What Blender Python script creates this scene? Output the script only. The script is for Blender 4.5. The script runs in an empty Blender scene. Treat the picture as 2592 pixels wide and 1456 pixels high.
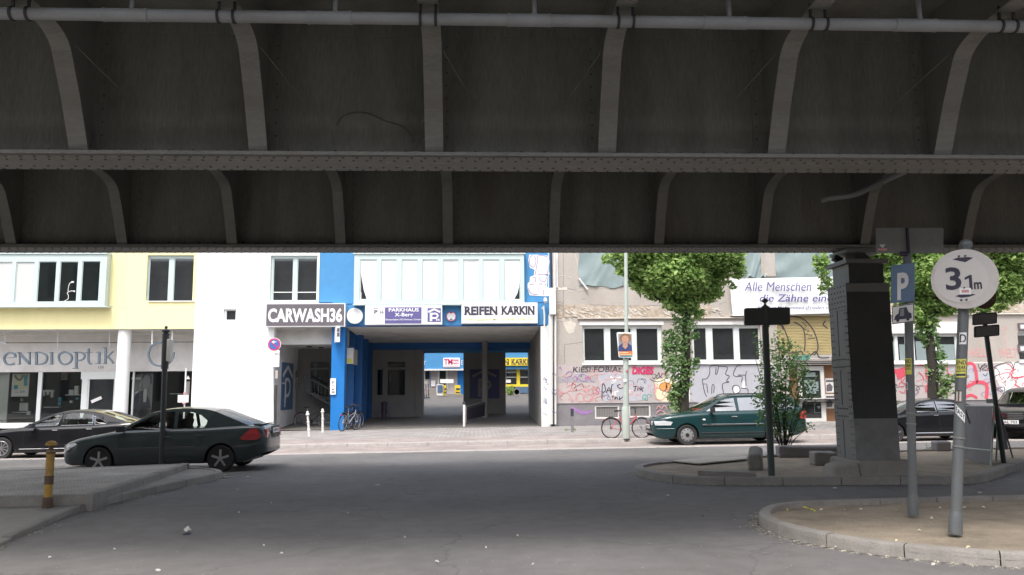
import bpy, bmesh, math, random
from mathutils import Vector, Matrix
from mathutils.geometry import tessellate_polygon
R = math.radians
scene = bpy.context.scene
COL = scene.collection
random.seed(7)

# ------------------------------------------------------------------ camera
FPX, IW, IH = 2050.0, 2592.0, 1456.0
YAW, PIT, ROLL = R(2.6), math.atan(257 / 2050), .0075
CAM = Vector((0, 0, 1.67))
_r = Vector((math.cos(YAW), -math.sin(YAW), 0))
_f = Vector((math.sin(YAW) * math.cos(PIT), math.cos(YAW) * math.cos(PIT), math.sin(PIT)))
_u = _r.cross(_f)
CR = _r * math.cos(ROLL) - _u * math.sin(ROLL)
CU = _u * math.cos(ROLL) + _r * math.sin(ROLL)
cd = bpy.data.cameras.new("camera"); cam = bpy.data.objects.new("camera", cd); COL.objects.link(cam)
cd.sensor_width = 36.0; cd.lens = FPX / IW * 36.0; cd.clip_start = .05; cd.clip_end = 2000
cam.matrix_world = Matrix(((CR.x, CU.x, -_f.x, 0), (CR.y, CU.y, -_f.y, 0), (CR.z, CU.z, -_f.z, CAM.z), (0, 0, 0, 1)))
scene.camera = cam

# ------------------------------------------------------------------ light
SUN_EL, SUN_AZ = R(62), R(200)      # azimuth of the sun measured from +Y towards +X
w = bpy.data.worlds.new("World"); scene.world = w; w.use_nodes = True
nt = w.node_tree; bg = nt.nodes['Background']
sky = nt.nodes.new('ShaderNodeTexSky'); sky.sky_type = 'NISHITA'; sky.sun_disc = False
sky.sun_elevation = SUN_EL; sky.sun_rotation = SUN_AZ; sky.air_density = 1.0; sky.dust_density = 4.0; sky.ozone_density = .6
hs = nt.nodes.new('ShaderNodeHueSaturation'); hs.inputs['Saturation'].default_value = .5
nt.links.new(sky.outputs[0], hs.inputs['Color']); nt.links.new(hs.outputs[0], bg.inputs[0]); bg.inputs[1].default_value = .15
sl = bpy.data.lights.new("sun", 'SUN'); sl.energy = .95; sl.angle = R(12); sl.color = (1, .96, .9)
so = bpy.data.objects.new("sun", sl); COL.objects.link(so)
sd = Vector((math.sin(SUN_AZ) * math.cos(SUN_EL), math.cos(SUN_AZ) * math.cos(SUN_EL), math.sin(SUN_EL)))
so.rotation_euler = sd.to_track_quat('Z', 'Y').to_euler(); so.location = (0, -5, 20)
scene.view_settings.view_transform = 'Standard'; scene.view_settings.look = 'None'
scene.view_settings.exposure = 1.3; scene.view_settings.gamma = 1

# ------------------------------------------------------------------ measuring: photograph pixel -> point on a known plane
SL = .008                            # the street climbs a little to the right
def ray(px, py): return _f + CR * ((px - IW / 2) / FPX) - CU * ((py - IH / 2) / FPX)
def F(px, py, Y): d = ray(px, py); return CAM + d * (Y / d.y)
def X(px, Y, py=850): return F(px, py, Y).x
def Z(py, Y, px=1216): return F(px, py, Y).z
def G(px, py, h=0):
    d = ray(px, py); t = (h - CAM.z) / (d.z - SL * d.x); return CAM + d * t
def gz(x, h=0): return SL * x + h
YF = 33.8                            # the facades across the street

# ------------------------------------------------------------------ materials
def mat(name, col, rough=.8, var=.12, scale=6., bump=.0, metal=0., fine=60., dirt=0., dirtcol=(.05, .045, .04), spec=.5, dscale=1.2, stretch=(1, 1, 1), coat=0, subs=0):
    m = bpy.data.materials.new(name); m.use_nodes = True; n = m.node_tree; L = n.links.new
    b = n.nodes['Principled BSDF']; b.inputs['Roughness'].default_value = rough; b.inputs['Metallic'].default_value = metal
    b.inputs['Specular IOR Level'].default_value = spec
    if coat: b.inputs['Coat Weight'].default_value = coat; b.inputs['Coat Roughness'].default_value = .04
    tc = n.nodes.new('ShaderNodeTexCoord'); mp = n.nodes.new('ShaderNodeMapping'); L(tc.outputs['Object'], mp.inputs[0])
    mp.inputs['Scale'].default_value = stretch
    a = n.nodes.new('ShaderNodeTexNoise'); a.inputs['Scale'].default_value = scale; a.inputs['Detail'].default_value = 6; L(mp.outputs[0], a.inputs[0])
    f = n.nodes.new('ShaderNodeTexNoise'); f.inputs['Scale'].default_value = fine; f.inputs['Detail'].default_value = 3; L(mp.outputs[0], f.inputs[0])
    ad = n.nodes.new('ShaderNodeMath'); ad.operation = 'ADD'; L(a.outputs['Fac'], ad.inputs[0]); L(f.outputs['Fac'], ad.inputs[1])
    mr = n.nodes.new('ShaderNodeMapRange'); mr.inputs[1].default_value = .6; mr.inputs[2].default_value = 1.4
    mr.inputs[3].default_value = 1 - var * 1.3; mr.inputs[4].default_value = 1 + var * 1.3; L(ad.outputs[0], mr.inputs[0])
    mx = n.nodes.new('ShaderNodeMix'); mx.data_type = 'RGBA'; mx.blend_type = 'MULTIPLY'; mx.inputs[0].default_value = 1
    mx.inputs[6].default_value = (*col, 1); L(mr.outputs[0], mx.inputs[7]); out = mx.outputs[2]
    if dirt:
        d = n.nodes.new('ShaderNodeTexNoise'); d.inputs['Scale'].default_value = dscale; d.inputs['Detail'].default_value = 8; d.inputs['Roughness'].default_value = .65; L(mp.outputs[0], d.inputs[0])
        r2 = n.nodes.new('ShaderNodeMapRange'); r2.inputs[1].default_value = .48; r2.inputs[2].default_value = .68; r2.inputs[4].default_value = dirt; L(d.outputs['Fac'], r2.inputs[0])
        m2 = n.nodes.new('ShaderNodeMix'); m2.data_type = 'RGBA'; L(r2.outputs[0], m2.inputs[0]); L(out, m2.inputs[6]); m2.inputs[7].default_value = (*dirtcol, 1); out = m2.outputs[2]
    L(out, b.inputs['Base Color'])
    if bump:
        bp = n.nodes.new('ShaderNodeBump'); bp.inputs['Strength'].default_value = bump; bp.inputs['Distance'].default_value = .02; L(ad.outputs[0], bp.inputs['Height']); L(bp.outputs[0], b.inputs['Normal'])
    return m
def glass(name, tint=(.55, .6, .6), refl=1., dark=0.):
    m = bpy.data.materials.new(name); m.use_nodes = True; n = m.node_tree; L = n.links.new; n.nodes.remove(n.nodes['Principled BSDF'])
    o = n.nodes['Material Output']; t = n.nodes.new('ShaderNodeBsdfTransparent'); t.inputs[0].default_value = (*tint, 1)
    g = n.nodes.new('ShaderNodeBsdfGlossy'); g.inputs['Roughness'].default_value = .03; g.inputs[0].default_value = (1, 1, 1, 1)
    fr = n.nodes.new('ShaderNodeFresnel'); fr.inputs[0].default_value = 1.52
    k = n.nodes.new('ShaderNodeMath'); k.operation = 'MULTIPLY_ADD'; k.inputs[1].default_value = refl; k.inputs[2].default_value = dark; k.use_clamp = True; L(fr.outputs[0], k.inputs[0])
    s = n.nodes.new('ShaderNodeMixShader'); L(k.outputs[0], s.inputs[0]); L(t.outputs[0], s.inputs[1]); L(g.outputs[0], s.inputs[2]); L(s.outputs[0], o.inputs[0])
    return m
def leafmat(name, c1, c2):
    m = bpy.data.materials.new(name); m.use_nodes = True; n = m.node_tree; L = n.links.new
    b = n.nodes['Principled BSDF']; b.inputs['Roughness'].default_value = .55; b.inputs['Specular IOR Level'].default_value = .3
    ge = n.nodes.new('ShaderNodeNewGeometry'); cr = n.nodes.new('ShaderNodeMix'); cr.data_type = 'RGBA'
    L(ge.outputs['Random Per Island'], cr.inputs[0]); cr.inputs[6].default_value = (*c1, 1); cr.inputs[7].default_value = (*c2, 1)
    L(cr.outputs[2], b.inputs['Base Color'])
    tr = n.nodes.new('ShaderNodeBsdfTranslucent'); L(cr.outputs[2], tr.inputs[0])
    s = n.nodes.new('ShaderNodeMixShader'); s.inputs[0].default_value = .45; L(b.outputs[0], s.inputs[1]); L(tr.outputs[0], s.inputs[2]); L(s.outputs[0], n.nodes['Material Output'].inputs[0])
    return m
def cobble(name, c1, c2, mortar, scale, bw=.5, rh=.5, rough=.9, offs=.5):
    m = bpy.data.materials.new(name); m.use_nodes = True; n = m.node_tree; L = n.links.new; b = n.nodes['Principled BSDF']; b.inputs['Roughness'].default_value = rough
    tc = n.nodes.new('ShaderNodeTexCoord'); br = n.nodes.new('ShaderNodeTexBrick'); br.inputs['Scale'].default_value = scale; br.offset = offs
    nz0 = n.nodes.new('ShaderNodeTexNoise'); nz0.inputs['Scale'].default_value = 3; L(tc.outputs['Object'], nz0.inputs[0])
    wp = n.nodes.new('ShaderNodeMix'); wp.data_type = 'RGBA'; wp.blend_type = 'ADD'; wp.inputs[0].default_value = .12; L(tc.outputs['Object'], wp.inputs[6]); L(nz0.outputs['Color'], wp.inputs[7])
    br.inputs['Brick Width'].default_value = bw; br.inputs['Row Height'].default_value = rh; br.inputs['Mortar Size'].default_value = .035; br.inputs['Mortar Smooth'].default_value = .3
    br.inputs['Color1'].default_value = (*c1, 1); br.inputs['Color2'].default_value = (*c2, 1); br.inputs['Mortar'].default_value = (*mortar, 1); L(wp.outputs[2], br.inputs[0])
    nz = n.nodes.new('ShaderNodeTexNoise'); nz.inputs['Scale'].default_value = 1.3; nz.inputs['Detail'].default_value = 8; L(tc.outputs['Object'], nz.inputs[0])
    mr = n.nodes.new('ShaderNodeMapRange'); mr.inputs[1].default_value = .3; mr.inputs[2].default_value = .7; mr.inputs[3].default_value = .75; mr.inputs[4].default_value = 1.2; L(nz.outputs[0], mr.inputs[0])
    mx = n.nodes.new('ShaderNodeMix'); mx.data_type = 'RGBA'; mx.blend_type = 'MULTIPLY'; mx.inputs[0].default_value = 1; L(br.outputs[0], mx.inputs[6]); L(mr.outputs[0], mx.inputs[7]); L(mx.outputs[2], b.inputs['Base Color'])
    bp = n.nodes.new('ShaderNodeBump'); bp.inputs['Strength'].default_value = .5; bp.inputs['Distance'].default_value = .01; L(br.outputs['Fac'], bp.inputs['Height']); bp.invert = True; L(bp.outputs[0], b.inputs['Normal'])
    return m
M = {}
def mk(k, *a, **kw): M[k] = mat(k, *a, **kw)
mk('asphalt', (.125, .117, .116), .85, .22, 1.2, .35, fine=90, dirt=.35, dirtcol=(.15, .143, .14), dscale=.5)
mk('steel', (.165, .163, .14), .62, .22, 2.2, .1, fine=30, dirt=.6, dirtcol=(.095, .08, .066), dscale=1.6, stretch=(1.2, 1, .25))
mk('peel_steel', (.26, .25, .22), .8, .2)
mk('grit', (.42, .38, .3), .9, .3)
mk('rivet_rust', (.095, .08, .066), .8, .2)
mk('steel_light', (.17, .165, .148), .55, .2, 5, .12, fine=40, dirt=.5, dirtcol=(.1, .085, .07), dscale=5, stretch=(.4, 1, 1))
mk('steel_column', (.165, .17, .163), .5, .12, 3, .08, dirt=.3, dirtcol=(.05, .05, .05))
mk('steel_patch', (.2, .2, .195), .6, .14, 5, .05, dirt=.4, dirtcol=(.11, .11, .11), dscale=3)
mk('pipe', (.23, .238, .238), .5, .1, 3, .03, dirt=.35, dirtcol=(.16, .13, .1))
mk('concrete', (.27, .25, .225), .9, .2, 4, .3, dirt=.5, dirtcol=(.14, .125, .11), dscale=2)
mk('litter', (.5, .49, .46), .8, .1)
mk('kerbstone', (.25, .235, .215), .9, .2, 8, .3, dirt=.5, dirtcol=(.13, .12, .11), dscale=2)
mk('granite', (.33, .305, .29), .85, .18, 6, .2, dirt=.4, dirtcol=(.28, .25, .23))
mk('dirt', (.28, .232, .175), 1., .25, 3, .5, fine=45, dirt=.6, dirtcol=(.12, .1, .075), dscale=1.0)
mk('sidewalk', (.25, .235, .215), .9, .18, 3, .25, dirt=.5, dirtcol=(.12, .115, .105))
mk('floor', (.13, .12, .11), .85, .2, 3, .2, dirt=.4, dirtcol=(.07, .065, .06))
mk('white_plaster', (.84, .84, .82), .85, .035, 3, .15, stretch=(1, 1, .25), dirt=.2, dirtcol=(.6, .6, .58))
mk('yellow_plaster', (.9, .81, .43), .85, .04, 3, .15, stretch=(1, 1, .25), dirt=.3, dirtcol=(.8, .74, .34))
mk('blue_plaster', (.06, .25, .5), .7, .07, 4, .08, dirt=.2, dirtcol=(.09, .28, .52))
mk('blue_gloss', (.008, .17, .5), .45, .05, 4, .05, dirt=.15, dirtcol=(.03, .2, .5))
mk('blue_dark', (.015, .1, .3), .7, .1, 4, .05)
mk('grey_plaster', (.7, .68, .66), .9, .08, 3, .1, dirt=.3, dirtcol=(.33, .31, .29))
mk('soffit', (.62, .61, .58), .9, .08, 2, .1, dirt=.5, dirtcol=(.3, .29, .27), dscale=.6)
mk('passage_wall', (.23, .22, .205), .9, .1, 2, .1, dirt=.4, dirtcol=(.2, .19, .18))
mk('old_plaster', (.42, .382, .345), .95, .12, 1.2, .3, fine=25, dirt=.6, dirtcol=(.36, .305, .26), dscale=.8, stretch=(1, 1, .5))
mk('peeled', (.4, .33, .26), 1., .3, 4, .8, fine=12, dirt=.8, dirtcol=(.56, .5, .43), dscale=2.2)
mk('peel_light', (.62, .57, .5), .95, .15, 4, .5)
mk('pink_wall', (.44, .395, .385), .9, .08, 2, .1, dirt=.35, dirtcol=(.54, .41, .39), dscale=.6)
mk('plinth', (.21, .2, .21), .9, .15, 3, .25, dirt=.5, dirtcol=(.2, .19, .19))
mk('frame', (.72, .75, .74), .45, .03, 5, dirt=.15, dirtcol=(.55, .58, .56))
mk('frame_mint', (.52, .61, .595), .4, .03, 5, dirt=.1, dirtcol=(.36, .44, .42))
mk('pane', (.03, .033, .035), .03, .15, 1.5, spec=1.)
mk('pane_dark', (.01, .014, .014), .03, .3, 1.2, spec=.8)
mk('blind', (.55, .56, .55), .6, .03, 4)
mk('tarp', (.24, .3, .3), .45, .06, 2, .25, fine=5)
mk('sheet', (.8, .81, .8), .6, .03, 2, .15, fine=4)
mk('black', (.02, .02, .02), .5, .1); mk('rubber', (.03, .03, .032), .8, .15)
mk('white', (.82, .82, .82), .5, .03); mk('offwhite', (.66, .65, .62), .6, .06, dirt=.2, dirtcol=(.5, .48, .45))
mk('ink', (.04, .035, .06), .6, .05); mk('navy', (.03, .035, .12), .5, .05); mk('violet', (.11, .095, .26), .5, .1)
mk('signgrey', (.13, .115, .13), .4, .08); mk('red', (.6, .02, .03), .4, .05); mk('signblue', (.03, .1, .32), .45, .06)
mk('roundblue', (.06, .14, .42), .4, .05); mk('faded_blue', (.09, .15, .25), .5, .08, dirt=.3, dirtcol=(.16, .2, .24))
mk('signwhite', (.62, .59, .56), .5, .06, 3, dirt=.25, dirtcol=(.5, .47, .42), dscale=3)
mk('signring', (.58, .55, .52), .5, .05, 3, dirt=.5, dirtcol=(.5, .3, .28), dscale=2.5)
mk('back_metal', (.22, .22, .215), .5, .1, 3, metal=.3, dirt=.5, dirtcol=(.13, .12, .11), stretch=(1, 1, .2))
mk('post', (.13, .14, .145), .5, .08, 4, .05, metal=.2, dirt=.3, dirtcol=(.17, .17, .17))
mk('post_dark', (.05, .055, .058), .45, .12, 4, .05, dirt=.3, dirtcol=(.09, .085, .08))
mk('post_green', (.05, .07, .065), .5, .12, 4, .05, dirt=.4, dirtcol=(.11, .1, .09))
mk('lamp_pole', (.42, .47, .42), .55, .08, 4, .05, dirt=.3, dirtcol=(.3, .31, .28))
mk('yellow_post', (.42, .25, .05), .6, .25, 9, .1, dirt=.75, dirtcol=(.13, .1, .07), dscale=4)
mk('rust', (.12, .08, .055), .85, .3, 12, .3)
mk('sticker', (.62, .6, .12), .7, .08, dirt=.2, dirtcol=(.4, .38, .1)); mk('shop_yellow', (.8, .6, .04), .5, .04)
mk('shutter', (.52, .43, .22), .6, .1, 2, .1, dirt=.25, dirtcol=(.42, .33, .17)); mk('shutter_white', (.55, .52, .49), .6, .1, 2, .1)
mk('wood', (.24, .12, .06), .7, .15, 3, .1); mk('board', (.42, .38, .33), .8, .2, 4, .2)
mk('bark', (.035, .03, .024), .95, .3, 8, .6, stretch=(1, 1, .3)); mk('chrome', (.7, .7, .7), .15, .03, metal=1.)
mk('alloy', (.5, .5, .52), .3, .05, metal=.8); mk('hubcap', (.33, .33, .34), .45, .08, metal=.3)
mk('car_green', (.05, .066, .069), .3, .05, coat=.8, spec=.1); mk('car_teal', (.012, .042, .046), .3, .05, coat=.8, spec=.1); mk('car_black', (.011, .011, .014), .3, .05, coat=.8, spec=.1)
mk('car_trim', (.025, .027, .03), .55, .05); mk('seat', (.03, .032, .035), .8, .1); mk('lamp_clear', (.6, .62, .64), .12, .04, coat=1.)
mk('lamp_red', (.5, .02, .03), .15, .06, coat=1.); mk('skin', (.5, .28, .2), .6, .05); mk('red_cloth', (.55, .05, .05), .8, .1)
mk('hair', (.25, .14, .07), .8, .2); mk('navy_cloth', (.04, .06, .18), .8, .1); mk('orange', (.75, .22, .05), .5, .05)
mk('bike_red', (.55, .05, .07), .35, .05, coat=.5); mk('bike_grey', (.45, .46, .48), .35, .05, metal=.6)
mk('g_black', (.06, .05, .06), .8, .2, 20); mk('g_red', (.6, .08, .12), .8, .15, 20); mk('g_pink', (.62, .3, .3), .8, .15, 20)
mk('g_crimson', (.55, .03, .13), .8, .15, 10); mk('g_silver', (.47, .47, .51), .5, .08, 6, metal=.1, dirt=.3, dirtcol=(.38, .38, .42)); mk('g_green', (.08, .32, .25), .8, .15, 20)
mk('g_purple', (.3, .17, .36), .85, .2, 20); mk('g_orange', (.75, .32, .1), .8, .1, 10); mk('g_grey', (.36, .34, .35), .9, .1, 3)
mk('g_white', (.75, .73, .72), .8, .05, 5); mk('g_cream', (.72, .66, .45), .8, .08, 5); mk('teal', (.08, .3, .38), .5, .1)
mk('sidewalk_gap', (.06, .055, .05), 1)
def asphalt(name, c, fine=170):
    m = bpy.data.materials.new(name); m.use_nodes = True; n = m.node_tree; L = n.links.new; b = n.nodes['Principled BSDF']; b.inputs['Roughness'].default_value = .86; b.inputs['Specular IOR Level'].default_value = .35
    tc = n.nodes.new('ShaderNodeTexCoord').outputs['Object']
    def noise(sc, lo, hi, a, z, det=6):
        t = n.nodes.new('ShaderNodeTexNoise'); t.inputs['Scale'].default_value = sc; t.inputs['Detail'].default_value = det; L(tc, t.inputs[0]); r = n.nodes.new('ShaderNodeMapRange'); L(t.outputs[0], r.inputs[0])
        for i, v in zip((1, 2, 3, 4), (lo, hi, a, z)): r.inputs[i].default_value = v
        return r.outputs[0], t.outputs[0]
    def mul(a, k):
        x = n.nodes.new('ShaderNodeMath'); x.operation = 'MULTIPLY'; L(a, x.inputs[0]); L(k, x.inputs[1]); return x.outputs[0]
    big, _ = noise(.35, .35, .65, .84, 1.14, 8); mid, _ = noise(4, .3, .7, .9, 1.1); fn, fr = noise(fine, .25, .75, .72, 1.28, 2); pale, _ = noise(38, .7, .76, 1, 1.5, 2)
    v = n.nodes.new('ShaderNodeTexVoronoi'); v.feature = 'DISTANCE_TO_EDGE'; v.inputs['Scale'].default_value = .3
    wn = n.nodes.new('ShaderNodeTexNoise'); wn.inputs['Scale'].default_value = 2.5; wn.inputs['Detail'].default_value = 6; L(tc, wn.inputs[0]); ad = n.nodes.new('ShaderNodeMix'); ad.data_type = 'RGBA'; ad.blend_type = 'ADD'; ad.inputs[0].default_value = .55; L(tc, ad.inputs[6]); L(wn.outputs['Color'], ad.inputs[7]); L(ad.outputs[2], v.inputs[0])
    cr = n.nodes.new('ShaderNodeMapRange'); L(v.outputs['Distance'], cr.inputs[0]); cr.inputs[1].default_value = 0; cr.inputs[2].default_value = .006; cr.inputs[3].default_value = .72; cr.inputs[4].default_value = 1
    k = mul(mul(mul(big, mid), mul(fn, pale)), cr.outputs[0])
    x = n.nodes.new('ShaderNodeMix'); x.data_type = 'RGBA'; x.blend_type = 'MULTIPLY'; x.inputs[0].default_value = 1; x.inputs[6].default_value = (*c, 1); L(k, x.inputs[7]); L(x.outputs[2], b.inputs['Base Color'])
    bp = n.nodes.new('ShaderNodeBump'); bp.inputs['Strength'].default_value = .4; bp.inputs['Distance'].default_value = .01; L(fr, bp.inputs['Height']); L(bp.outputs[0], b.inputs['Normal']); M[name] = m
asphalt('asphalt', (.142, .136, .135))
M['cobble_pink'] = cobble('cobble_pink', (.34, .285, .268), (.27, .23, .215), (.16, .14, .13), 5.5)
M['cobble_grey'] = cobble('cobble_grey', (.4, .37, .34), (.31, .29, .265), (.17, .155, .14), 9)
M['slabs'] = cobble('slabs', (.3, .28, .268), (.255, .24, .23), (.17, .155, .145), 1.6)
M['brickwork'] = cobble('brickwork', (.4, .36, .33), (.33, .3, .27), (.2, .19, .18), 4.5, .55, .22)
M['car_glass'] = glass('car_glass', (.74, .79, .77), 1.3, .02)
M['car_glass_bright'] = glass('car_glass_bright', (.3, .33, .33), 2.2, .22)
M['shop_glass'] = glass('shop_glass', (.86, .88, .87), 1.0, .01); mk('letter_metal', (.16, .2, .24), .35, .1, metal=.5)
M['leaf'] = leafmat('leaf', (.13, .26, .06), (.48, .62, .22))
M['leaf_dark'] = leafmat('leaf_dark', (.08, .19, .06), (.32, .46, .18))
M['leaf_shrub'] = leafmat('leaf_shrub', (.07, .16, .05), (.27, .4, .16))
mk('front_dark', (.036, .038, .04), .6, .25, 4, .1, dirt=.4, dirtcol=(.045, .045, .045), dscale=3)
mk('rear_glass', (.11, .115, .12), .22, .1)

# ------------------------------------------------------------------ objects
ORG = {}
def put(o, parent=None, world=True):
    COL.objects.link(o)
    if parent is not None: o.parent = parent
    return o
def tag(o, label, cat=None, group=None, kind=None):
    if label: o['label'] = label
    if cat: o['category'] = cat
    if group: o['group'] = group
    if kind: o['kind'] = kind
    return o
def thing(name, label, cat, loc=(0, 0, 0), rz=0, group=None, rx=0, ry=0):
    o = bpy.data.objects.new(name, None); COL.objects.link(o); o.location = loc; o.rotation_euler = (rx, ry, rz); o.empty_display_size = .2
    tag(o, label, cat, group); ORG[o.name] = (Vector(loc) if (rz == 0 and rx == 0 and ry == 0) else None); return o
class MB:
    def __init__(s): s.v = []; s.f = []
    def add(s, vs, fs):
        o = len(s.v); s.v += [tuple(p) for p in vs]; s.f += [tuple(i + o for i in f) for f in fs]; return s
    def box(s, x0, x1, y0, y1, z0, z1):
        if x0 > x1: x0, x1 = x1, x0
        if y0 > y1: y0, y1 = y1, y0
        if z0 > z1: z0, z1 = z1, z0
        return s.add([(x0, y0, z0), (x1, y0, z0), (x1, y1, z0), (x0, y1, z0), (x0, y0, z1), (x1, y0, z1), (x1, y1, z1), (x0, y1, z1)],
                     [(0, 3, 2, 1), (4, 5, 6, 7), (0, 1, 5, 4), (1, 2, 6, 5), (2, 3, 7, 6), (3, 0, 4, 7)])
    def obox(s, c, size, m):
        "oriented box: centre c, full size, 3x3 matrix"
        a, b, d = [k / 2 for k in size]; vs = [Vector(c) + m @ Vector((sx * a, sy * b, sz * d)) for sz in (-1, 1) for sx, sy in ((-1, -1), (1, -1), (1, 1), (-1, 1))]
        return s.add(vs, [(0, 3, 2, 1), (4, 5, 6, 7), (0, 1, 5, 4), (1, 2, 6, 5), (2, 3, 7, 6), (3, 0, 4, 7)])
    def poly(s, pts): return s.add(pts, [tuple(range(len(pts)))])
    def prism(s, pts, vec):
        "outline pts extruded along vec"
        n = len(pts); v = Vector(vec); tri = tessellate_polygon([[Vector(p) for p in pts]])
        s.add([Vector(p) for p in pts] + [Vector(p) + v for p in pts],
              [t for t in tri] + [tuple(i + n for i in reversed(t)) for t in tri] + [(i, (i + 1) % n, (i + 1) % n + n, i + n) for i in range(n)])
        return s
    def tube(s, pts, r, seg=10, closed=False, cap=True):
        pts = [Vector(p) for p in pts]; n = len(pts); rs = r if isinstance(r, (list, tuple)) else [r] * n; o = len(s.v); up = None
        for i, p in enumerate(pts):
            a = pts[i - 1] if (i > 0 or closed) else pts[0]; b = pts[(i + 1) % n] if (i < n - 1 or closed) else pts[-1]
            t = (b - a).normalized()
            if up is None: up = t.orthogonal().normalized()
            up = (up - t * up.dot(t)); up = up.normalized() if up.length > 1e-6 else t.orthogonal().normalized(); q = t.cross(up)
            for k in range(seg): an = 2 * math.pi * k / seg; s.v.append(tuple(p + (up * math.cos(an) + q * math.sin(an)) * rs[i]))
        m = n if closed else n - 1
        for i in range(m):
            for k in range(seg):
                a = o + i * seg + k; b = o + i * seg + (k + 1) % seg; c = o + ((i + 1) % n) * seg
                s.f.append((a, b, c + (k + 1) % seg, c + k))
        if cap and not closed: s.f.append(tuple(o + k for k in reversed(range(seg)))); s.f.append(tuple(o + (n - 1) * seg + k for k in range(seg)))
        return s
    def lathe(s, prof, c=(0, 0, 0), seg=20, axis='z', a0=0):
        c = Vector(c); o = len(s.v); n = len(prof)
        for r_, h in prof:
            for k in range(seg):
                an = a0 + 2 * math.pi * k / seg; x, y = r_ * math.cos(an), r_ * math.sin(an)
                p = (x, y, h) if axis == 'z' else ((x, h, y) if axis == 'y' else (h, x, y)); s.v.append(tuple(c + Vector(p)))
        for i in range(n - 1):
            for k in range(seg): a = o + i * seg; s.f.append((a + k, a + (k + 1) % seg, a + seg + (k + 1) % seg, a + seg + k))
        s.f.append(tuple(o + k for k in reversed(range(seg)))); s.f.append(tuple(o + (n - 1) * seg + k for k in range(seg))); return s
    def build(s, name, m, parent=None, smooth=False, local=False, bev=0, edge=None, **kw):
        me = bpy.data.meshes.new(name); o = bpy.data.objects.new(name, me)
        off = Vector((0, 0, 0)); root = parent
        while root is not None and root.parent is not None: root = root.parent
        if not local:
            if root is not None: off = ORG.get(root.name) or Vector((0, 0, 0))
            elif s.v:
                xs = [p[0] for p in s.v]; ys = [p[1] for p in s.v]; off = Vector(((min(xs) + max(xs)) / 2, (min(ys) + max(ys)) / 2, min(p[2] for p in s.v))); o.location = off
        me.from_pydata([(p[0] - off.x, p[1] - off.y, p[2] - off.z) for p in s.v], [], s.f)
        b = bmesh.new(); b.from_mesh(me); bmesh.ops.recalc_face_normals(b, faces=b.faces); b.to_mesh(me); b.free()
        for k in (m if isinstance(m, (list, tuple)) else [m]): me.materials.append(M[k] if isinstance(k, str) else k)
        if smooth:
            me.polygons.foreach_set('use_smooth', [True] * len(me.polygons)); me.set_sharp_from_angle(angle=R(edge or 40))
        if bev:
            md = o.modifiers.new('bevel', 'BEVEL'); md.width = bev; md.segments = 2; md.limit_method = 'ANGLE'
        put(o, parent)
        if parent is None: ORG[o.name] = off
        if kw: tag(o, kw.get('label'), kw.get('cat'), kw.get('group'), kw.get('kind'))
        return o
def _each(self, name, m, parent=None, **kw):
    "one object per connected piece"
    par = list(range(len(self.v)))
    def fd(a):
        while par[a] != a: par[a] = par[par[a]]; a = par[a]
        return a
    for f in self.f:
        r0 = fd(f[0])
        for i in f[1:]: par[fd(i)] = r0
    grp = {}
    for f in self.f: grp.setdefault(fd(f[0]), []).append(f)
    out = []
    for fs in grp.values():
        ids = sorted({i for f in fs for i in f}); mp = {i: k for k, i in enumerate(ids)}; q = MB(); q.v = [self.v[i] for i in ids]; q.f = [tuple(mp[i] for i in f) for f in fs]; out.append(q.build(name, m, parent, **kw))
    return out
MB.build_each = _each
def pbox(px0, px1, py0, py1, Y, dep=.1, mb=None):
    "box whose front face lies on plane Y over the pixel rectangle"
    mb = mb or MB(); ym = (py0 + py1) / 2; xm = (px0 + px1) / 2
    return mb.box(X(px0, Y, ym), X(px1, Y, ym), Y, Y + dep, Z(py1, Y, xm), Z(py0, Y, xm))
def pline(pts, Y): return [F(a, b, Y) for a, b in pts]
def ribbon(mb, pts, wid, Y, dep=.006, px=True, closed=False):
    "flat brush stroke on plane Y; pts in pixels, width in pixels"
    P = [F(a, b, Y) for a, b in pts] if px else [Vector(p) for p in pts]
    k = Y / FPX if px else 1; n = len(P); L_, R_ = [], []
    ws = wid if isinstance(wid, (list, tuple)) else [wid] * n
    for i in range(n):
        a = P[max(0, i - 1)] if not closed else P[i - 1]; b = P[min(n - 1, i + 1)] if not closed else P[(i + 1) % n]
        t = b - a; t.y = 0; t = t.normalized() if t.length > 1e-9 else Vector((1, 0, 0)); nn = Vector((-t.z, 0, t.x)) * ws[i] * k / 2
        L_.append(P[i] + nn); R_.append(P[i] - nn)
    dv = Vector((0, dep, 0)); o = len(mb.v); mb.v += [tuple(p) for p in L_ + R_] + [tuple(p + dv) for p in L_ + R_]
    for i in range(n if closed else n - 1):
        j = (i + 1) % n; mb.f.append((o + i, o + j, o + n + j, o + n + i)); mb.f.append((o + 2 * n + i, o + 2 * n + j, o + j, o + i)); mb.f.append((o + n + i, o + n + j, o + 3 * n + j, o + 3 * n + i))
    return mb
def curve(pts, k=6, closed=False):
    "Catmull-Rom through points"
    out = []; n = len(pts); g = lambda i: Vector(pts[i % n] if closed else pts[max(0, min(n - 1, i))])
    for i in range(n if closed else n - 1):
        a, b, c, d = g(i - 1), g(i), g(i + 1), g(i + 2)
        for j in range(k): t = j / k; out.append(.5 * ((2 * b) + (c - a) * t + (2 * a - 5 * b + 4 * c - d) * t * t + (3 * b - a - 3 * c + d) * t ** 3))
    if not closed: out.append(g(n - 1))
    return [tuple(p) for p in out]
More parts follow.
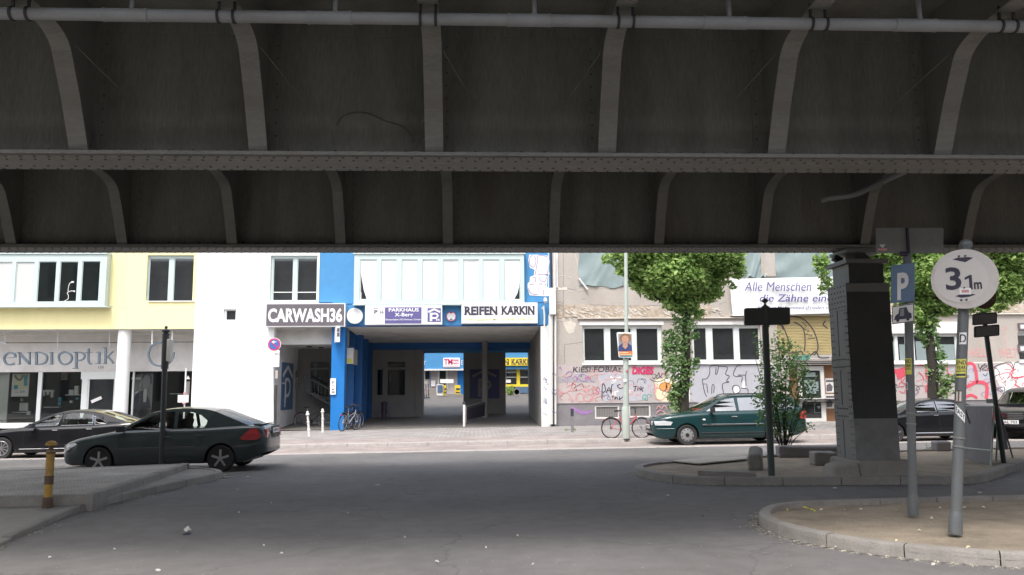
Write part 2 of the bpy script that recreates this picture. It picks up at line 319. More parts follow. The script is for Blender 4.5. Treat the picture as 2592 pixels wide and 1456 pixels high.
def text_mesh(body, bold=0., shear=0., space=1.):
    c = bpy.data.curves.new('t', 'FONT'); c.body = body; c.size = 1; c.offset = bold; c.shear = shear; c.resolution_u = 3; c.space_character = space
    o = bpy.data.objects.new('t', c); COL.objects.link(o); dg = bpy.context.evaluated_depsgraph_get(); dg.update()
    me = bpy.data.meshes.new_from_object(o.evaluated_get(dg)); vs = [tuple(v.co) for v in me.vertices]; fs = [tuple(p.vertices) for p in me.polygons]
    bpy.data.objects.remove(o); bpy.data.curves.remove(c); bpy.data.meshes.remove(me); return vs, fs
def text_on(mb, body, o, ux, uy, w, h, bold=0., shear=0., space=1., th=.004, slab=0):
    "lettering filling w x h from corner o (lower left) along unit vectors ux, uy; stands th proud"
    vs, fs = text_mesh(body, bold, shear, space)
    if not vs: return mb
    x0 = min(v[0] for v in vs); x1 = max(v[0] for v in vs); y0 = min(v[1] for v in vs); y1 = max(v[1] for v in vs)
    o = Vector(o); ux = Vector(ux); uy = Vector(uy); nn = ux.cross(uy).normalized()
    P = [o + ux * ((v[0] - x0) / (x1 - x0) * w) + uy * ((v[1] - y0) / (y1 - y0) * h) for v in vs]; n = len(P)
    ed = {}
    for f in fs:
        for a, b in zip(f, f[1:] + f[:1]): ed[(a, b)] = 1
    side = [(a, b, b + n, a + n) for a, b in ed if (b, a) not in ed]
    mb.add([p + nn * th for p in P] + P, list(fs) + side); return mb
def ptext(mb, body, px0, px1, py0, py1, Y, **kw):
    a = F(px0, py1, Y); b = F(px1, py1, Y); c = F(px0, py0, Y)
    return text_on(mb, body, (a.x, Y, (a.z + b.z) / 2), (1, 0, 0), (0, 0, 1), b.x - a.x, c.z - a.z, **kw)
def holes_wall(mb, x0, x1, z0, z1, Y, dep, holes):
    xs = sorted({x0, x1} | {min(max(h[i], x0), x1) for h in holes for i in (0, 1)}); zs = sorted({z0, z1} | {min(max(h[i], z0), z1) for h in holes for i in (2, 3)})
    for i in range(len(xs) - 1):
        j = 0
        while j < len(zs) - 1:
            inside = lambda jj: any(h[0] - 1e-6 <= (xs[i] + xs[i + 1]) / 2 <= h[1] and h[2] <= (zs[jj] + zs[jj + 1]) / 2 <= h[3] for h in holes)
            if inside(j): j += 1; continue
            k = j
            while k + 1 < len(zs) - 1 and not inside(k + 1): k += 1
            mb.add([(xs[i], Y, zs[j]), (xs[i + 1], Y, zs[j]), (xs[i + 1], Y, zs[k + 1]), (xs[i], Y, zs[k + 1])], [(0, 1, 2, 3)])
            mb.add([(xs[i], Y + dep, zs[j]), (xs[i + 1], Y + dep, zs[j]), (xs[i + 1], Y + dep, zs[k + 1]), (xs[i], Y + dep, zs[k + 1])], [(3, 2, 1, 0)])
            j = k + 1
    for a, b, c, d in holes + [(x0, x1, z0, z1)]:
        mb.add([(a, Y, c), (b, Y, c), (b, Y, d), (a, Y, d), (a, Y + dep, c), (b, Y + dep, c), (b, Y + dep, d), (a, Y + dep, d)], [(0, 4, 5, 1), (1, 5, 6, 2), (2, 6, 7, 3), (3, 7, 4, 0)])
    return mb
def hole(px0, px1, py0, py1, Y=YF):
    ym = (py0 + py1) / 2; xm = (px0 + px1) / 2; return (X(px0, Y, ym), X(px1, Y, ym), Z(py1, Y, xm), Z(py0, Y, xm))
def window(parent, h, panes, Y, fr='frame', pane='pane', dep=.09, bar=.06, proud=0, blinds=()):
    "frame round the hole h, one bar between panes; panes = list of (x0,x1,z0,z1)"
    f = MB(); x0, x1, z0, z1 = h; holes_wall(f, x0, x1, z0, z1, Y, dep, panes)
    fo = f.build('window', fr, parent, local=False)
    for i, (a, b, c, d) in enumerate(panes):
        s = .028; g = MB(); holes_wall(g, a + .004, b - .004, c + .004, d - .004, Y + .02, .05, [(a + s, b - s, c + s, d - s)]); g.build('sash', fr, fo)
        MB().box(a + s, b - s, Y + .04, Y + .05, c + s, d - s).build('pane', 'blind' if i in blinds else pane, fo)
    return fo
def ppanes(lst, Y=YF): return [hole(*p, Y) for p in lst]

# ================================================================== SETTING
def sheet(name, pts, h, m, thick=0, sub=None):
    mb = MB(); P = [Vector((x, y, gz(x, h))) for x, y in pts]
    if thick: mb.prism(P, (0, 0, -thick))
    else:
        tri = tessellate_polygon([P]); mb.add(P, tri)
    o = mb.build(name, m); o['kind'] = 'structure'; return o
def kerb(name, path, wid, h, m='kerbstone', stone=1.0, closed=False, h1=None, inward=1, deep=.3):
    "kerb stones laid end to end along the outer edge path"
    P = [Vector((x, y)) for x, y in path]
    if closed: P = P + [P[0]]
    s = [0]
    for a, b in zip(P, P[1:]): s.append(s[-1] + (b - a).length)
    def at(t):
        for i in range(len(P) - 1):
            if t <= s[i + 1] + 1e-9: return P[i].lerp(P[i + 1], (t - s[i]) / max(1e-9, s[i + 1] - s[i]))
        return P[-1]
    def nrm(t): a, b = at(max(0, t - .15)), at(min(s[-1], t + .15)); d = (b - a).normalized(); return Vector((-d.y, d.x)) * inward
    mb = MB(); n = max(1, round(s[-1] / stone)); L = s[-1] / n
    for i in range(n):
        j = random.uniform(-.004, .004); t0, t1 = i * L + .006, (i + 1) * L - .006; k = 5; o = len(mb.v)
        for q in range(k):
            t = t0 + (t1 - t0) * q / (k - 1); p = at(t); d = nrm(t); hh = (h if h1 is None else h + (h1 - h) * t / s[-1]) + j
            a = p; b = p + d * wid; c = p + d * .02
            mb.v += [(a.x, a.y, gz(a.x, hh - deep)), (a.x, a.y, gz(a.x, hh - .02)), (c.x, c.y, gz(c.x, hh)), (b.x, b.y, gz(b.x, hh)), (b.x, b.y, gz(b.x, hh - deep))]
        for q in range(k - 1):
            for e in range(5): a = o + q * 5; mb.f.append((a + e, a + (e + 1) % 5, a + 5 + (e + 1) % 5, a + 5 + e))
        mb.f.append(tuple(o + e for e in range(5))); e0 = o + (k - 1) * 5; mb.f.append(tuple(e0 + e for e in reversed(range(5))))
    o = mb.build(name, m, smooth=True, edge=50); o['kind'] = 'structure'; return o

g = MB()
for i in range(20):
    for j in range(1): pass
g.add([(-600, -600, gz(-600)), (600, -600, gz(600)), (600, 600, gz(600)), (-600, 600, gz(-600))], [(0, 1, 2, 3)])
go = g.build('road', 'asphalt', local=True); go['kind'] = 'structure'
# parking strip, kerb and pavement on the far side
sheet('parking_strip', [(-60, 22.6), (60, 22.6), (60, 25.0), (-60, 25.0)], .006, 'cobble_pink')
kerb('gutter', [(-40, 22.45), (60, 22.45)], .3, .02, 'granite', 1.0)
kerb('kerb', [(-40, 24.9), (60, 24.9)], .28, .115, 'granite', 1.2)
sheet('pavement', [(-60, 25.17), (60, 25.17), (60, 34.0), (-60, 34.0)], .105, 'slabs', .3)
sheet('paving_border', [(-60, 25.18), (60, 25.18), (60, 27.2), (-60, 27.2)], .111, 'cobble_pink')
# left median: raised cobbled platform and the low pavement round it
ML = [(-40, 12.5), (-5.6, 12.35), (-5.75, 14.5), (-6.0, 17.6), (-8.9, 16.8), (-40, 16.5)]
sheet('median_paving', [(x + (.14 if x < -30 else -.14 if x > -7 else 0), y + (.14 if y < 14 else -.14)) for x, y in ML], .222, 'cobble_grey', .3)
kerb('median_kerb', [(-6.0, 17.6), (-5.75, 14.5), (-5.6, 12.35), (-40, 12.5)], .15, .23, inward=-1, stone=1.0)
kerb('median_kerb', [(-40, 16.5), (-8.9, 16.8), (-6.0, 17.6)], .15, .23, inward=-1, stone=1.0)
lo = [(-40, 2), (-4.3, 2), (-5.0, 8), (-5.42, 10), (-5.72, 12), (-5.6, 13.4), (-5.35, 14.9), (-5.05, 16.2), (-5.03, 16.7), (-5.2, 17.1), (-5.5, 17.45), (-5.8, 17.6), (-6.0, 17.75), (-40, 17.3)]
def lo_h(y): return .025 + .09 * max(0, min(1, (y - 9.0) / 5.0))
mb = MB(); ys = [2 + .5 * i for i in range(35)]
edge = []
def lo_edge(y):
    for (a, b), (c, d) in zip(lo[1:-1], lo[2:]):
        if b <= y <= d: return a + (c - a) * (y - b) / (d - b)
    return -6.5
for i, y in enumerate(ys):
    xe = lo_edge(y) - .1
    for x in (-40, -12, -7.5, xe): mb.v.append((x, y, gz(x, lo_h(y))))
for i in range(len(ys) - 1):
    for j in range(3): a = i * 4 + j; mb.f.append((a, a + 1, a + 5, a + 4))
o = mb.build('median_pavement', 'sidewalk'); o['kind'] = 'structure'
kerb('pavement_edge', [p for p in lo[1:4]], .12, .022, h1=.04, inward=1, stone=1.0)
kerb('pavement_edge', [p for p in lo[3:6]], .12, .055, h1=.118, inward=1, stone=1.0)
kerb('pavement_edge', [p for p in lo[5:13]], .13, .118, h1=.135, inward=1, stone=.9)
# right islands
IA = curve([(3.12, 16.15), (3.08, 15.4), (3.35, 14.45), (4.0, 13.85), (5.2, 13.6), (6.8, 13.4), (8.1, 13.28), (8.9, 13.85), (10.2, 15.1), (11.5, 16.0), (14, 16.4), (40, 16.5)], 5)
IAb = curve([(40, 19.2), (14, 18.9), (9, 18.5), (6.2, 17.9), (4.6, 17.3), (3.6, 16.8), (3.12, 16.15)], 5)
sheet('island_ground', IA + IAb[1:-1], .09, 'dirt')
kerb('island_kerb', IA + IAb[1:], .16, .13, stone=.95)
IB = curve([(4.6, 10.98), (4.0, 10.8), (3.62, 10.4), (3.4, 9.85), (3.38, 9.3), (3.5, 8.75), (3.8, 8.2), (4.3, 7.7), (5.0, 7.3), (6.2, 6.95), (9, 6.5), (30, 6.3)], 5)
IBb = [(30, 11.1), (8, 11.1), (4.6, 10.98)]
sheet('island_ground', IB + IBb[:-1], .06, 'dirt')
kerb('island_kerb', IB, .14, .125, stone=.8)
kerb('island_kerb', IBb, .14, .125, stone=.8)
# yard behind the passage: the drive climbs
def dz(y): return .12 + max(0, min(y - 34.9, 28)) * .046
mb = MB()
for y in (33.85, 34.9, 38, 42, 46, 50, 55, 62.9, 120):
    for x in (-12, 60): mb.v.append((x, y, dz(y) + SL * max(-6, min(6, x))))
for i in range(8): mb.f.append((2 * i, 2 * i + 1, 2 * i + 3, 2 * i + 2))
o = mb.build('courtyard_drive', 'floor'); o['kind'] = 'structure'

# the row of houses behind the viewer, seen only in reflections
m = cobble('house_row', (.03, .035, .04), (.05, .05, .055), (.3, .27, .22), 1.0, 1.4, 3.0, .5, 0)
for nn in m.node_tree.nodes:
    if nn.type == 'TEX_BRICK': nn.inputs['Mortar Size'].default_value = .42; nn.inputs['Scale'].default_value = .55; nn.inputs['Mortar Smooth'].default_value = 0
mp_ = m.node_tree.nodes.new('ShaderNodeMapping'); M['house_row'] = m
for nn in m.node_tree.nodes:
    if nn.type == 'TEX_BRICK':
        l_ = nn.inputs[0].links[0]; src = l_.from_socket; m.node_tree.links.new(src, mp_.inputs[0]); m.node_tree.links.new(mp_.outputs[0], nn.inputs[0])
mp_.inputs['Rotation'].default_value = (R(90), 0, 0)
oh = thing('opposite_house', 'long plain house row on the near side of the street behind the viewer', 'building', (0, -20, 0))
MB().box(-60, 60, -30, -20, -1, 15).build('wall', 'house_row', oh); MB().box(-60, 60, -30, -19.7, 15.003, 15.6).build('roof', 'plinth', oh)

# ================================================================== VIADUCT
ZB = 4.08
NW, FW = 8.53, 13.97                 # the two girder webs
vi = thing('railway_viaduct', 'dark steel railway viaduct on riveted plate girders crossing above the street', 'viaduct', (0, 11.2, 0))
def dome(mb, c, n, r=.017):
    c = Vector(c); n = Vector(n); a = n.orthogonal().normalized(); b = n.cross(a); o = len(mb.v)
    for k in range(6): an = k * math.pi / 3; mb.v.append(tuple(c + (a * math.cos(an) + b * math.sin(an)) * r))
    mb.v.append(tuple(c + n * r * .75))
    for k in range(6): mb.f.append((o + k, o + (k + 1) % 6, o + 6))
XA, XB = -26.0, 36.0
def girder(W, face, nm):
    s = -1                                        # visible side looks towards the camera (-y)
    rv_ = MB(); w_ = MB(); w_.box(XA, XB, W, W + .014, ZB + .05, 5.75).box(XA, XB, W - .02, W, ZB + .05, ZB + .2).box(XA, XB, W - .016, W, 5.52, 5.75)
    for x in range(int(XA), int(XB)):
        for q in range(4): dome(rv_, (x + q * .25, W - .02, ZB + .13), (0, -1, 0), .019)
    k = math.floor((XA + .45) / 1.825)
    xs = [-.43 + 1.825 * i for i in range(-13, 20)]
    for x in xs:
        if XA < x < XB:
            w_.box(x - .16, x + .16, W - .012, W, ZB + .2, 5.52)
            if abs(x) < 12:
                for sx in (-.12, .12):
                    for q in range(9): dome(rv_, (x + sx, W - .012, ZB + .3 + q * .145), (0, -1, 0), .013)
    wo = w_.build('girder_web', 'steel', vi)
    f = MB(); f.box(XA, XB, W - .3, W + .3, ZB + .012, ZB + .05).box(XA, XB, W - .27, W + .27, ZB, ZB + .012)
    for x in range(-9, 15):
        for q in range(7):
            for dy in (-.24, -.13, .13, .24): dome(rv_, (x + q / 7 + (.05 if abs(dy) > .2 else 0), W + dy, ZB), (0, 0, -1), .019)
    f.build('bottom_flange', 'steel_light', vi); rv_.build('rivet', 'rivet_rust', vi, kind='stuff')
    return xs
def bracket_mesh(path, wid, W, top, back):
    mb = MB(); P = [Vector((0, a, b)) for a, b in path]
    for i, (a, b) in enumerate(zip(P, P[1:])):
        t = (b - a).normalized(); n = Vector((0, t.z, -t.y)); n = n if n.y > 0 or abs(n.y) < .3 and n.z > 0 else -n; n *= .018
        h = Vector((wid / 2, 0, 0)); mb.add([a - h, a + h, b + h, b - h, a - h + n, a + h + n, b + h + n, b - h + n], [(0, 1, 2, 3), (7, 6, 5, 4), (0, 4, 5, 1), (1, 5, 6, 2), (2, 6, 7, 3), (3, 7, 4, 0)])
    pts = [p + Vector((-.006, .008, 0)) for p in P] + [Vector((-.006, P[-1].y, top)), Vector((-.006, W, top)), Vector((-.006, W, P[0].z))]
    mb.prism(pts, (.012, 0, 0)); return mb
girder(NW, -1, 'near'); girder(FW, -1, 'far')
nb = curve([(8.29, 4.14), (8.02, 4.65), (7.80, 5.03), (7.66, 5.14), (7.4, 5.185), (6.55, 5.2)], 4)
nb = [(8.29, 4.14), (8.06, 4.62), (7.83, 5.02)] + curve([(7.83, 5.02), (7.76, 5.09), (7.62, 5.15), (7.4, 5.18), (6.6, 5.2)], 3)[1:]
fb = [(13.72, 4.14), (13.5, 4.6), (13.3, 4.95)] + curve([(13.3, 4.95), (13.18, 5.04), (12.98, 5.1), (12.6, 5.14), (12.2, 5.15)], 3)[1:]
proto = None
for i in range(-7, 12):
    x = -.43 + 1.825 * i
    if proto is None: proto = bracket_mesh(nb, .19, NW, 5.75, 0).build('stiffener', 'steel_light', vi, smooth=True, edge=30, local=True)
    else: o = proto.copy(); put(o, vi); 
    o = proto if i == -7 else o
    o.location = (x, 0 - 11.2, 0)
proto = None
for i in range(-9, 14):
    x = -.47 + 1.825 * i
    if proto is None: proto = bracket_mesh(fb, .17, FW, 5.75, 0).build('knee_bracket', 'steel_light', vi, smooth=True, edge=30, local=True); o = proto
    else: o = proto.copy(); put(o, vi)
    o.location = (x, -11.2, 0)
cb = None
for i in range(-9, 14):
    x = -.47 + 1.825 * i
    if cb is None: cb = MB().box(-.085, .085, 8.56, 12.2, 5.15, 5.168).box(-.006, .006, 8.56, 12.2, 5.17, 5.75).build('cross_beam', 'steel', vi, local=True); o = cb
    else: o = cb.copy(); put(o, vi)
    o.location = (x, -11.2, 0)
MB().box(XA, XB, 6.35, 16.15, 5.752, 5.95).box(XA, XB, 6.3, 6.42, 5.55, 6.15).box(XA, XB, 16.08, 16.2, 5.6, 6.15).build('deck', 'steel', vi)
gu = MB()
for i in range(-5, 8):          # thin gusset struts beside each stiffener
    x = -.43 + 1.825 * i; s = -1 if x > .3 else 1
    gu.tube([(x + .1 * s, 7.9, 5.1), (x + .42 * s, 8.5, 4.75)], .005, 6)
gu.build_each('gusset_strut', 'steel', vi)
rs = MB(); ribbon(rs, curve([(852, 318), (868, 294), (905, 284), (935, 288), (975, 306), (1015, 318), (1035, 335), (1046, 360)], 5), [2.2] * 36, 8.515, .004)
rs.build('rust_streak', 'rust', vi, label='curved orange rust streak across one panel of the near girder')

pe = MB(); rp = random.Random(31)
for k in range(70):
    x = rp.uniform(-5, 7.5); y = NW + rp.uniform(-.27, .2); L_ = rp.uniform(.03, .16); pe.poly([(x, y, ZB - .002), (x + L_ * .4, y - .02, ZB - .002), (x + L_, y + rp.uniform(-.01, .02), ZB - .002), (x + L_ * .7, y + .035, ZB - .002), (x + L_ * .2, y + .03, ZB - .002)])
for k in range(30):
    x = rp.uniform(-5, 7.5); z = rp.uniform(4.12, 4.22); L_ = rp.uniform(.02, .1); pe.poly([(x, NW - .0215, z), (x + L_, NW - .0215, z + .006), (x + L_ * .8, NW - .0215, z + .02), (x + L_ * .2, NW - .0215, z + .016)])
pe.build('peeling_paint', 'peel_steel', vi, kind='stuff')

# long drain pipe under the near brackets
dp = thing('drain_pipe', 'long pale grey drain pipe slung along the near girder below its brackets', 'pipe', (0, 7.1, 5.0))
py_ = lambda x: F(1296, 51.5, 7.1).z + (-.004) * (x - .3)
zp = F(1296, 51, 7.1).z
MB().tube([(-16, 7.1, zp), (24, 7.1, zp)], .056, 16).build('pipe_run', 'pipe', dp, smooth=True)
cl0 = None
for i in range(-6, 9):
    x = -.43 + 1.825 * i
    for dx in (-.07, .07):
        if cl0 is None: cl0 = MB().lathe([(.054, -.012), (.066, -.012), (.066, .012), (.054, .012)], (0, 0, 0), 16, 'x').box(-.012, .012, -.008, .008, .06, .2).build('clamp', 'black', dp, local=True); o = cl0
        else: o = cl0.copy(); put(o, dp)
        o.location = (x + dx, 0, zp - 5.0)
    jx = x + .93
    c = MB().lathe([(.054, -.2), (.064, -.2), (.064, -.185), (.06, -.18), (.06, .18), (.064, .185), (.064, .2), (.054, .2)], (jx, 7.1, zp), 16, 'x'); c.build('coupling', 'pipe', dp, smooth=True)
    MB().tube([(jx + .05, 7.1, zp + .05), (jx + .05, 7.11, 5.35), (jx + .02, 7.3, 5.5), (jx, 7.3, 5.75)], .024, 10).build('inlet_pipe', 'pipe', dp, smooth=True)
d2 = thing('downpipe', 'short bent grey pipe sloping down to the far girder above the riveted column', 'pipe', tuple(F(2160, 487, 13.0)))
MB().tube(curve([tuple(F(2078, 509, 13.3)), tuple(F(2098, 502, 13.25)), tuple(F(2165, 492, 13.1)), tuple(F(2236, 458, 12.4)), tuple(F(2330, 415, 10.8))], 5), .05, 12).build('pipe_run', 'pipe', d2, smooth=True)
p = F(2236, 458, 12.4); MB().lathe([(.05, -.02), (.062, -.02), (.062, .02), (.05, .02)], tuple(p), 14, 'x').build('clamp', 'steel', d2)

# ------------------------------------------------------------------ column
co = thing('steel_column', 'square riveted steel column on a stone plinth carrying the far girder', 'column', (6.8, 14.0, gz(6.8, .1)))
x0, x1, y0, y1, zb, zt = 6.42, 7.17, 13.65, 14.38, .44, 3.45
MB().add([(5.98, 13.72, .05), (6.2, 13.5, .05), (6.42, 13.48, .05), (6.42, 14.3, .05), (6.0, 14.3, .05), (6.08, 13.76, .34), (6.22, 13.6, .38), (6.42, 13.58, .4), (6.42, 14.25, .4), (6.1, 14.2, .34)], [(0, 1, 6, 5), (1, 2, 7, 6), (2, 3, 8, 7), (3, 4, 9, 8), (4, 0, 5, 9), (5, 6, 7, 8, 9), (0, 4, 3, 2, 1)]).add([(6.43, 13.5, .05), (7.5, 13.5, .05), (7.5, 14.6, .05), (6.3, 14.6, .05), (6.43, 13.56, zb), (7.3, 13.58, zb), (7.3, 14.5, zb), (6.33, 14.5, zb)], [(0, 1, 5, 4), (1, 2, 6, 5), (2, 3, 7, 6), (3, 0, 4, 7), (4, 5, 6, 7), (3, 2, 1, 0)]).build('plinth', 'concrete', co, bev=.04)
sh = MB(); sh.box(x0 + .02, x1 - .02, y0 + .035, y1 - .02, zb, zt).box(x0, x0 + .02, y0, y0 + .4, zb, zt).box(x0, x0 + .02, y0 + .43, y1, zb, zt).box(x0, x0 + .09, y0, y0 + .035, zb, zt).box(x1 - .09, x1, y0, y0 + .035, zb, zt).box(x1 - .02, x1, y0, y1, zb, zt)
sh.box(x0 - .012, x0, y0, y1, 3.0, zt).box(x0 - .012, x0, y0, y1, 1.95, 2.2).box(x0 - .012, x0, y0, y1, 1.1, 1.35).box(x0, x1, y0 - .01, y0, 3.3, zt)
sh.build('shaft', 'steel_column', co)
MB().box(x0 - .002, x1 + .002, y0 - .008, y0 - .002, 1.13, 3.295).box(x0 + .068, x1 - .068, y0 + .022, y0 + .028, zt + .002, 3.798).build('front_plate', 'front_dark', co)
rv = MB()
def side_r(y, z): dome(rv, (x0 - (.012 if (z > 3.0 or 1.95 < z < 2.2 or 1.1 < z < 1.35) else 0), y, z), (-1, 0, 0), .017)
for k in range(22):
    z = zb + .08 + k * .115
    for y in (y0 + .05, y0 + .13, y1 - .05, y1 - .13):
        if z < 2.98: side_r(y, z)
for z in (1.16, 1.29, 2.01, 2.14):
    for k in range(7): side_r(y0 + .2 + k * .065, z)
for k in range(5):
    for j in range(6): side_r(y0 + .07 + j * .118 + (.03 if k % 2 else 0), 3.05 + k * .09)
rv.build('rivet', 'black', co, kind='stuff')
MB().box(x0, x1, y0 - .007, y0 - .002, zb, 1.128).box(x0 - .003, x0 - .001, y0, y0 + .4, zb, 1.1).box(x0 - .003, x0 - .001, y0 + .43, y1, zb, 1.1).build('repaint_patch', 'steel_patch', co, label='paler repainted lower part of the column')
MB().box(x0 + .07, x1 - .07, y0 + .03, y1 - .06, zt, 3.8).build('capital', 'steel_column', co, bev=.01)
MB().box(x0 + .0, x1 + .0, y0 - .04, y1 + .03, 3.8, 3.87).build('cap_plate', 'steel_column', co)
MB().add([(x0 + .2, y0 + .1, 3.87), (x1 - .2, y0 + .1, 3.87), (x1 - .2, y1 - .1, 3.87), (x0 + .2, y1 - .1, 3.87), (x0 + .28, y0 + .2, 4.0), (x1 - .28, y0 + .2, 4.0), (x1 - .28, y1 - .2, 4.0), (x0 + .28, y1 - .2, 4.0)], [(0, 3, 2, 1), (4, 5, 6, 7), (0, 1, 5, 4), (1, 2, 6, 5), (2, 3, 7, 6), (3, 0, 4, 7)]).box(x0 + .05, x1 - .05, y0 + .02, y1 - .02, 4.0, 4.065).build('bearing', 'steel_column', co)
fl = F(2120, 657, 14.0); f_ = MB(); f_.obox(fl, (.16, .12, .1), Matrix.Rotation(.5, 3, 'Y')).tube([fl, (x0 + .15, 14.1, 3.88)], .012, 6)
tag(f_.build('floodlight', 'black'), 'small black floodlight on the shoulder of the riveted column', 'floodlight')

# ================================================================== BUILDINGS ACROSS THE STREET
TOP = 13.0
def FX(px, py, Xp): d = ray(px, py); return CAM + d * (Xp / d.x)
def emis(name, col, st):
    m = bpy.data.materials.new(name); m.use_nodes = True; b = m.node_tree.nodes['Principled BSDF']; b.inputs['Base Color'].default_value = (*col, 1)
    b.inputs['Emission Color'].default_value = (*col, 1); b.inputs['Emission Strength'].default_value = st; M[name] = m
emis('lamp_on', (1, .8, .6), 30)
zc = Z(833, YF, 250)
# ---------- yellow house
ye = thing('yellow_shop_house', 'yellow rendered house with a recessed optician shopfront on the ground floor', 'building', (-14, YF, 0))
xr = X(491, YF)
bayY = 33.42
hb = hole(-190, 268, 643, 776, bayY)
h2 = hole(371, 489, 646, 762)
wl = MB(); holes_wall(wl, -30, xr, zc, TOP, YF, .35, [hole(-185, 262, 648, 772), h2]); wl.box(-30, xr, YF + .36, 44, zc + .02, TOP)
wl.build('wall', 'yellow_plaster', ye)
ln = MB(); ln.add([F(268, 775.5, YF - .004), F(365, 774.5, YF - .004), F(365, 775.8, YF - .004), F(268, 776.8, YF - .004)], [(0, 1, 2, 3)]); ln.build('render_joint', 'signring', ye)
pn = [(-175, -135, 663, 766), (-120, -80, 663, 766), (-62, -22, 663, 766), (-12, 28, 663, 766), (38, 85, 663, 766), (95, 141, 662, 765), (150, 196, 662, 764), (206, 252, 661, 763)]
window(ye, hb, ppanes(pn, bayY), bayY, 'frame_mint', 'pane_dark', dep=.5, blinds=(0, 1, 2, 3, 4))
f = MB(); pbox(-190, 272, 637, 643, bayY - .05, .5, f); pbox(-190, 270, 775, 778, bayY - .04, .45, f); f.build('bay_edge', 'frame_mint', ye)
window(ye, h2, ppanes([(374, 425, 653, 763), (437, 489, 653, 762)]), YF + .1, 'frame_mint', 'pane')
MB().box(X(371, YF), X(489, YF), YF - .06, YF + .1, Z(764, YF, 430), Z(762, YF, 430)).build('sill', 'white', ye)
SY = 35.3
so_ = MB(); so_.box(-30, xr, YF + .02, 40, zc - .02, zc); so_.box(-30, xr, SY - .5, 40, zc - .16, zc - .02); so_.build('soffit', 'soffit', ye)
fa = MB(); zf0, zf1 = Z(941, SY, 250), Z(868, SY, 250)
fa.box(-30, xr, SY, SY + .25, zf0, zf1); fa.box(-30, xr, SY - .03, SY + .25, zf1 + .03, zc - .16); fa.build('fascia', 'grey_plaster', ye)
cf = MB(); cx = X(316, 34.15)
cf.lathe([(.26, .0), (.26, zc)], (cx, 34.15, 0), 28); cf.build('round_column', 'white_plaster', ye, smooth=True)
zt = zf0; zg = .05
fr = MB()
for a, b in ((93, 103), (205, 220), (289, 301), (333, 337), (484, 489)): pbox(a, b, 941, 1080, SY, .12, fr)
pbox(205, 301, 941, 960, SY + .001, .1, fr); pbox(-300, 490, 1070, 1084, SY + .002, .1, fr); fr.build('shopfront_frame', 'frame', ye)
dr = MB(); holes_wall(dr, *hole(220, 289, 957, 1080, SY + .03), SY + .03, .05, [hole(224, 286, 960, 1070, SY + .03)]); do = dr.build('door', 'frame', ye)
pbox(224, 286, 960, 1070, SY + .05, .01).build('door_pane', 'pane', do)
t = MB(); ptext(t, '133', 249, 262, 927, 933, SY, bold=.01); t.build('house_number', 'ink', ye)
for a, b in ((-300, 93), (103, 205), (337, 484)): pbox(a, b, 942, 1070, SY + .05, .01).build('shop_window_pane', 'shop_glass', ye)
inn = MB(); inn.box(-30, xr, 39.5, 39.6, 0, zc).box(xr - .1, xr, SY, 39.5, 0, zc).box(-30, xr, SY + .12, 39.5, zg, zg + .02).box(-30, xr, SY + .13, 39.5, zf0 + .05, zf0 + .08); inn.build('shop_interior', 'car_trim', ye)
for a in (20, 48, 163, 367, 470): c = F(a, 929, SY + .8); MB().lathe([(.12, -.05), (.14, 0), (.1, .04)], (c.x, c.y, c.z), 14).build('spotlight', 'lamp_on', ye)
pl = MB(); pbox(-20, 20, 935, 1080, SY + .3, .04, pl); pl.build('display_panel', 'offwhite', ye)
# the hanging letters: strokes measured from the photograph
def c6(p): return [(x * .1797, 820 + y * .1797) for x, y in p]
LY = 34.0
letters = {
 'e': [([(45, 480), (200, 475)], 1.6), (curve([(205, 475), (200, 430), (150, 405), (90, 420), (50, 480), (75, 555), (140, 575), (205, 555)], 5), 4.2)],
 'N': [([(270, 570), (268, 405)], 2.2), ([(262, 408), (410, 565)], 5), ([(412, 575), (412, 400)], 2.4), ([(235, 402), (290, 402)], 1.6), ([(385, 402), (440, 402)], 1.6), ([(240, 570), (300, 570)], 1.6)],
 'D': [([(505, 568), (505, 404)], 5), (curve([(490, 404), (570, 404), (640, 440), (655, 490), (630, 545), (560, 570), (490, 570)], 5), 3.6)],
 'I': [([(722, 568), (722, 402)], 5), ([(690, 402), (755, 402)], 1.6), ([(690, 570), (755, 570)], 1.6)],
 'O': [(curve([(905, 392), (830, 430), (825, 500), (860, 555), (910, 572), (975, 545), (1005, 485), (980, 425), (905, 392)], 5), 4)],
 'P': [([(1068, 625), (1068, 402)], 5), (curve([(1060, 404), (1140, 404), (1185, 440), (1170, 490), (1120, 515), (1085, 512)], 5), 3.4), ([(1020, 628), (1112, 628)], 2), ([(1030, 402), (1080, 402)], 1.6)],
 't': [(curve([(1246, 345), (1240, 420), (1240, 520), (1262, 560), (1300, 562)], 5), 4), ([(1195, 408), (1290, 400)], 1.8)],
 'i': [([(1388, 560), (1392, 400)], 5), ([(1345, 562), (1425, 562)], 1.8), ([(1350, 402), (1400, 392)], 1.8)],
 'k': [([(1478, 560), (1480, 335)], 4.6), ([(1445, 340), (1490, 330)], 1.8), ([(1490, 480), (1590, 385)], 2.4), ([(1515, 465), (1600, 555)], 4), ([(1445, 562), (1510, 562)], 1.8), ([(1570, 558), (1610, 558)], 1.8)]}
sg = thing('shop_lettering', 'brushed metal letters hanging in front of the optician shopfront on thin rods', 'sign', tuple(F(145, 900, LY)))
for k, sts in letters.items():
    mb = MB()
    for pts, wd in sts: ribbon(mb, c6(pts), wd, LY, .09)
    mb.build('letter', 'letter_metal', sg)
rd = MB()
for a in ((146, 838, 892), (277, 838, 885), (12, 838, 868)): p, q = F(a[0], a[1], LY + .05), F(a[0], a[2], LY + .05); rd.tube([p, q], .012, 6)
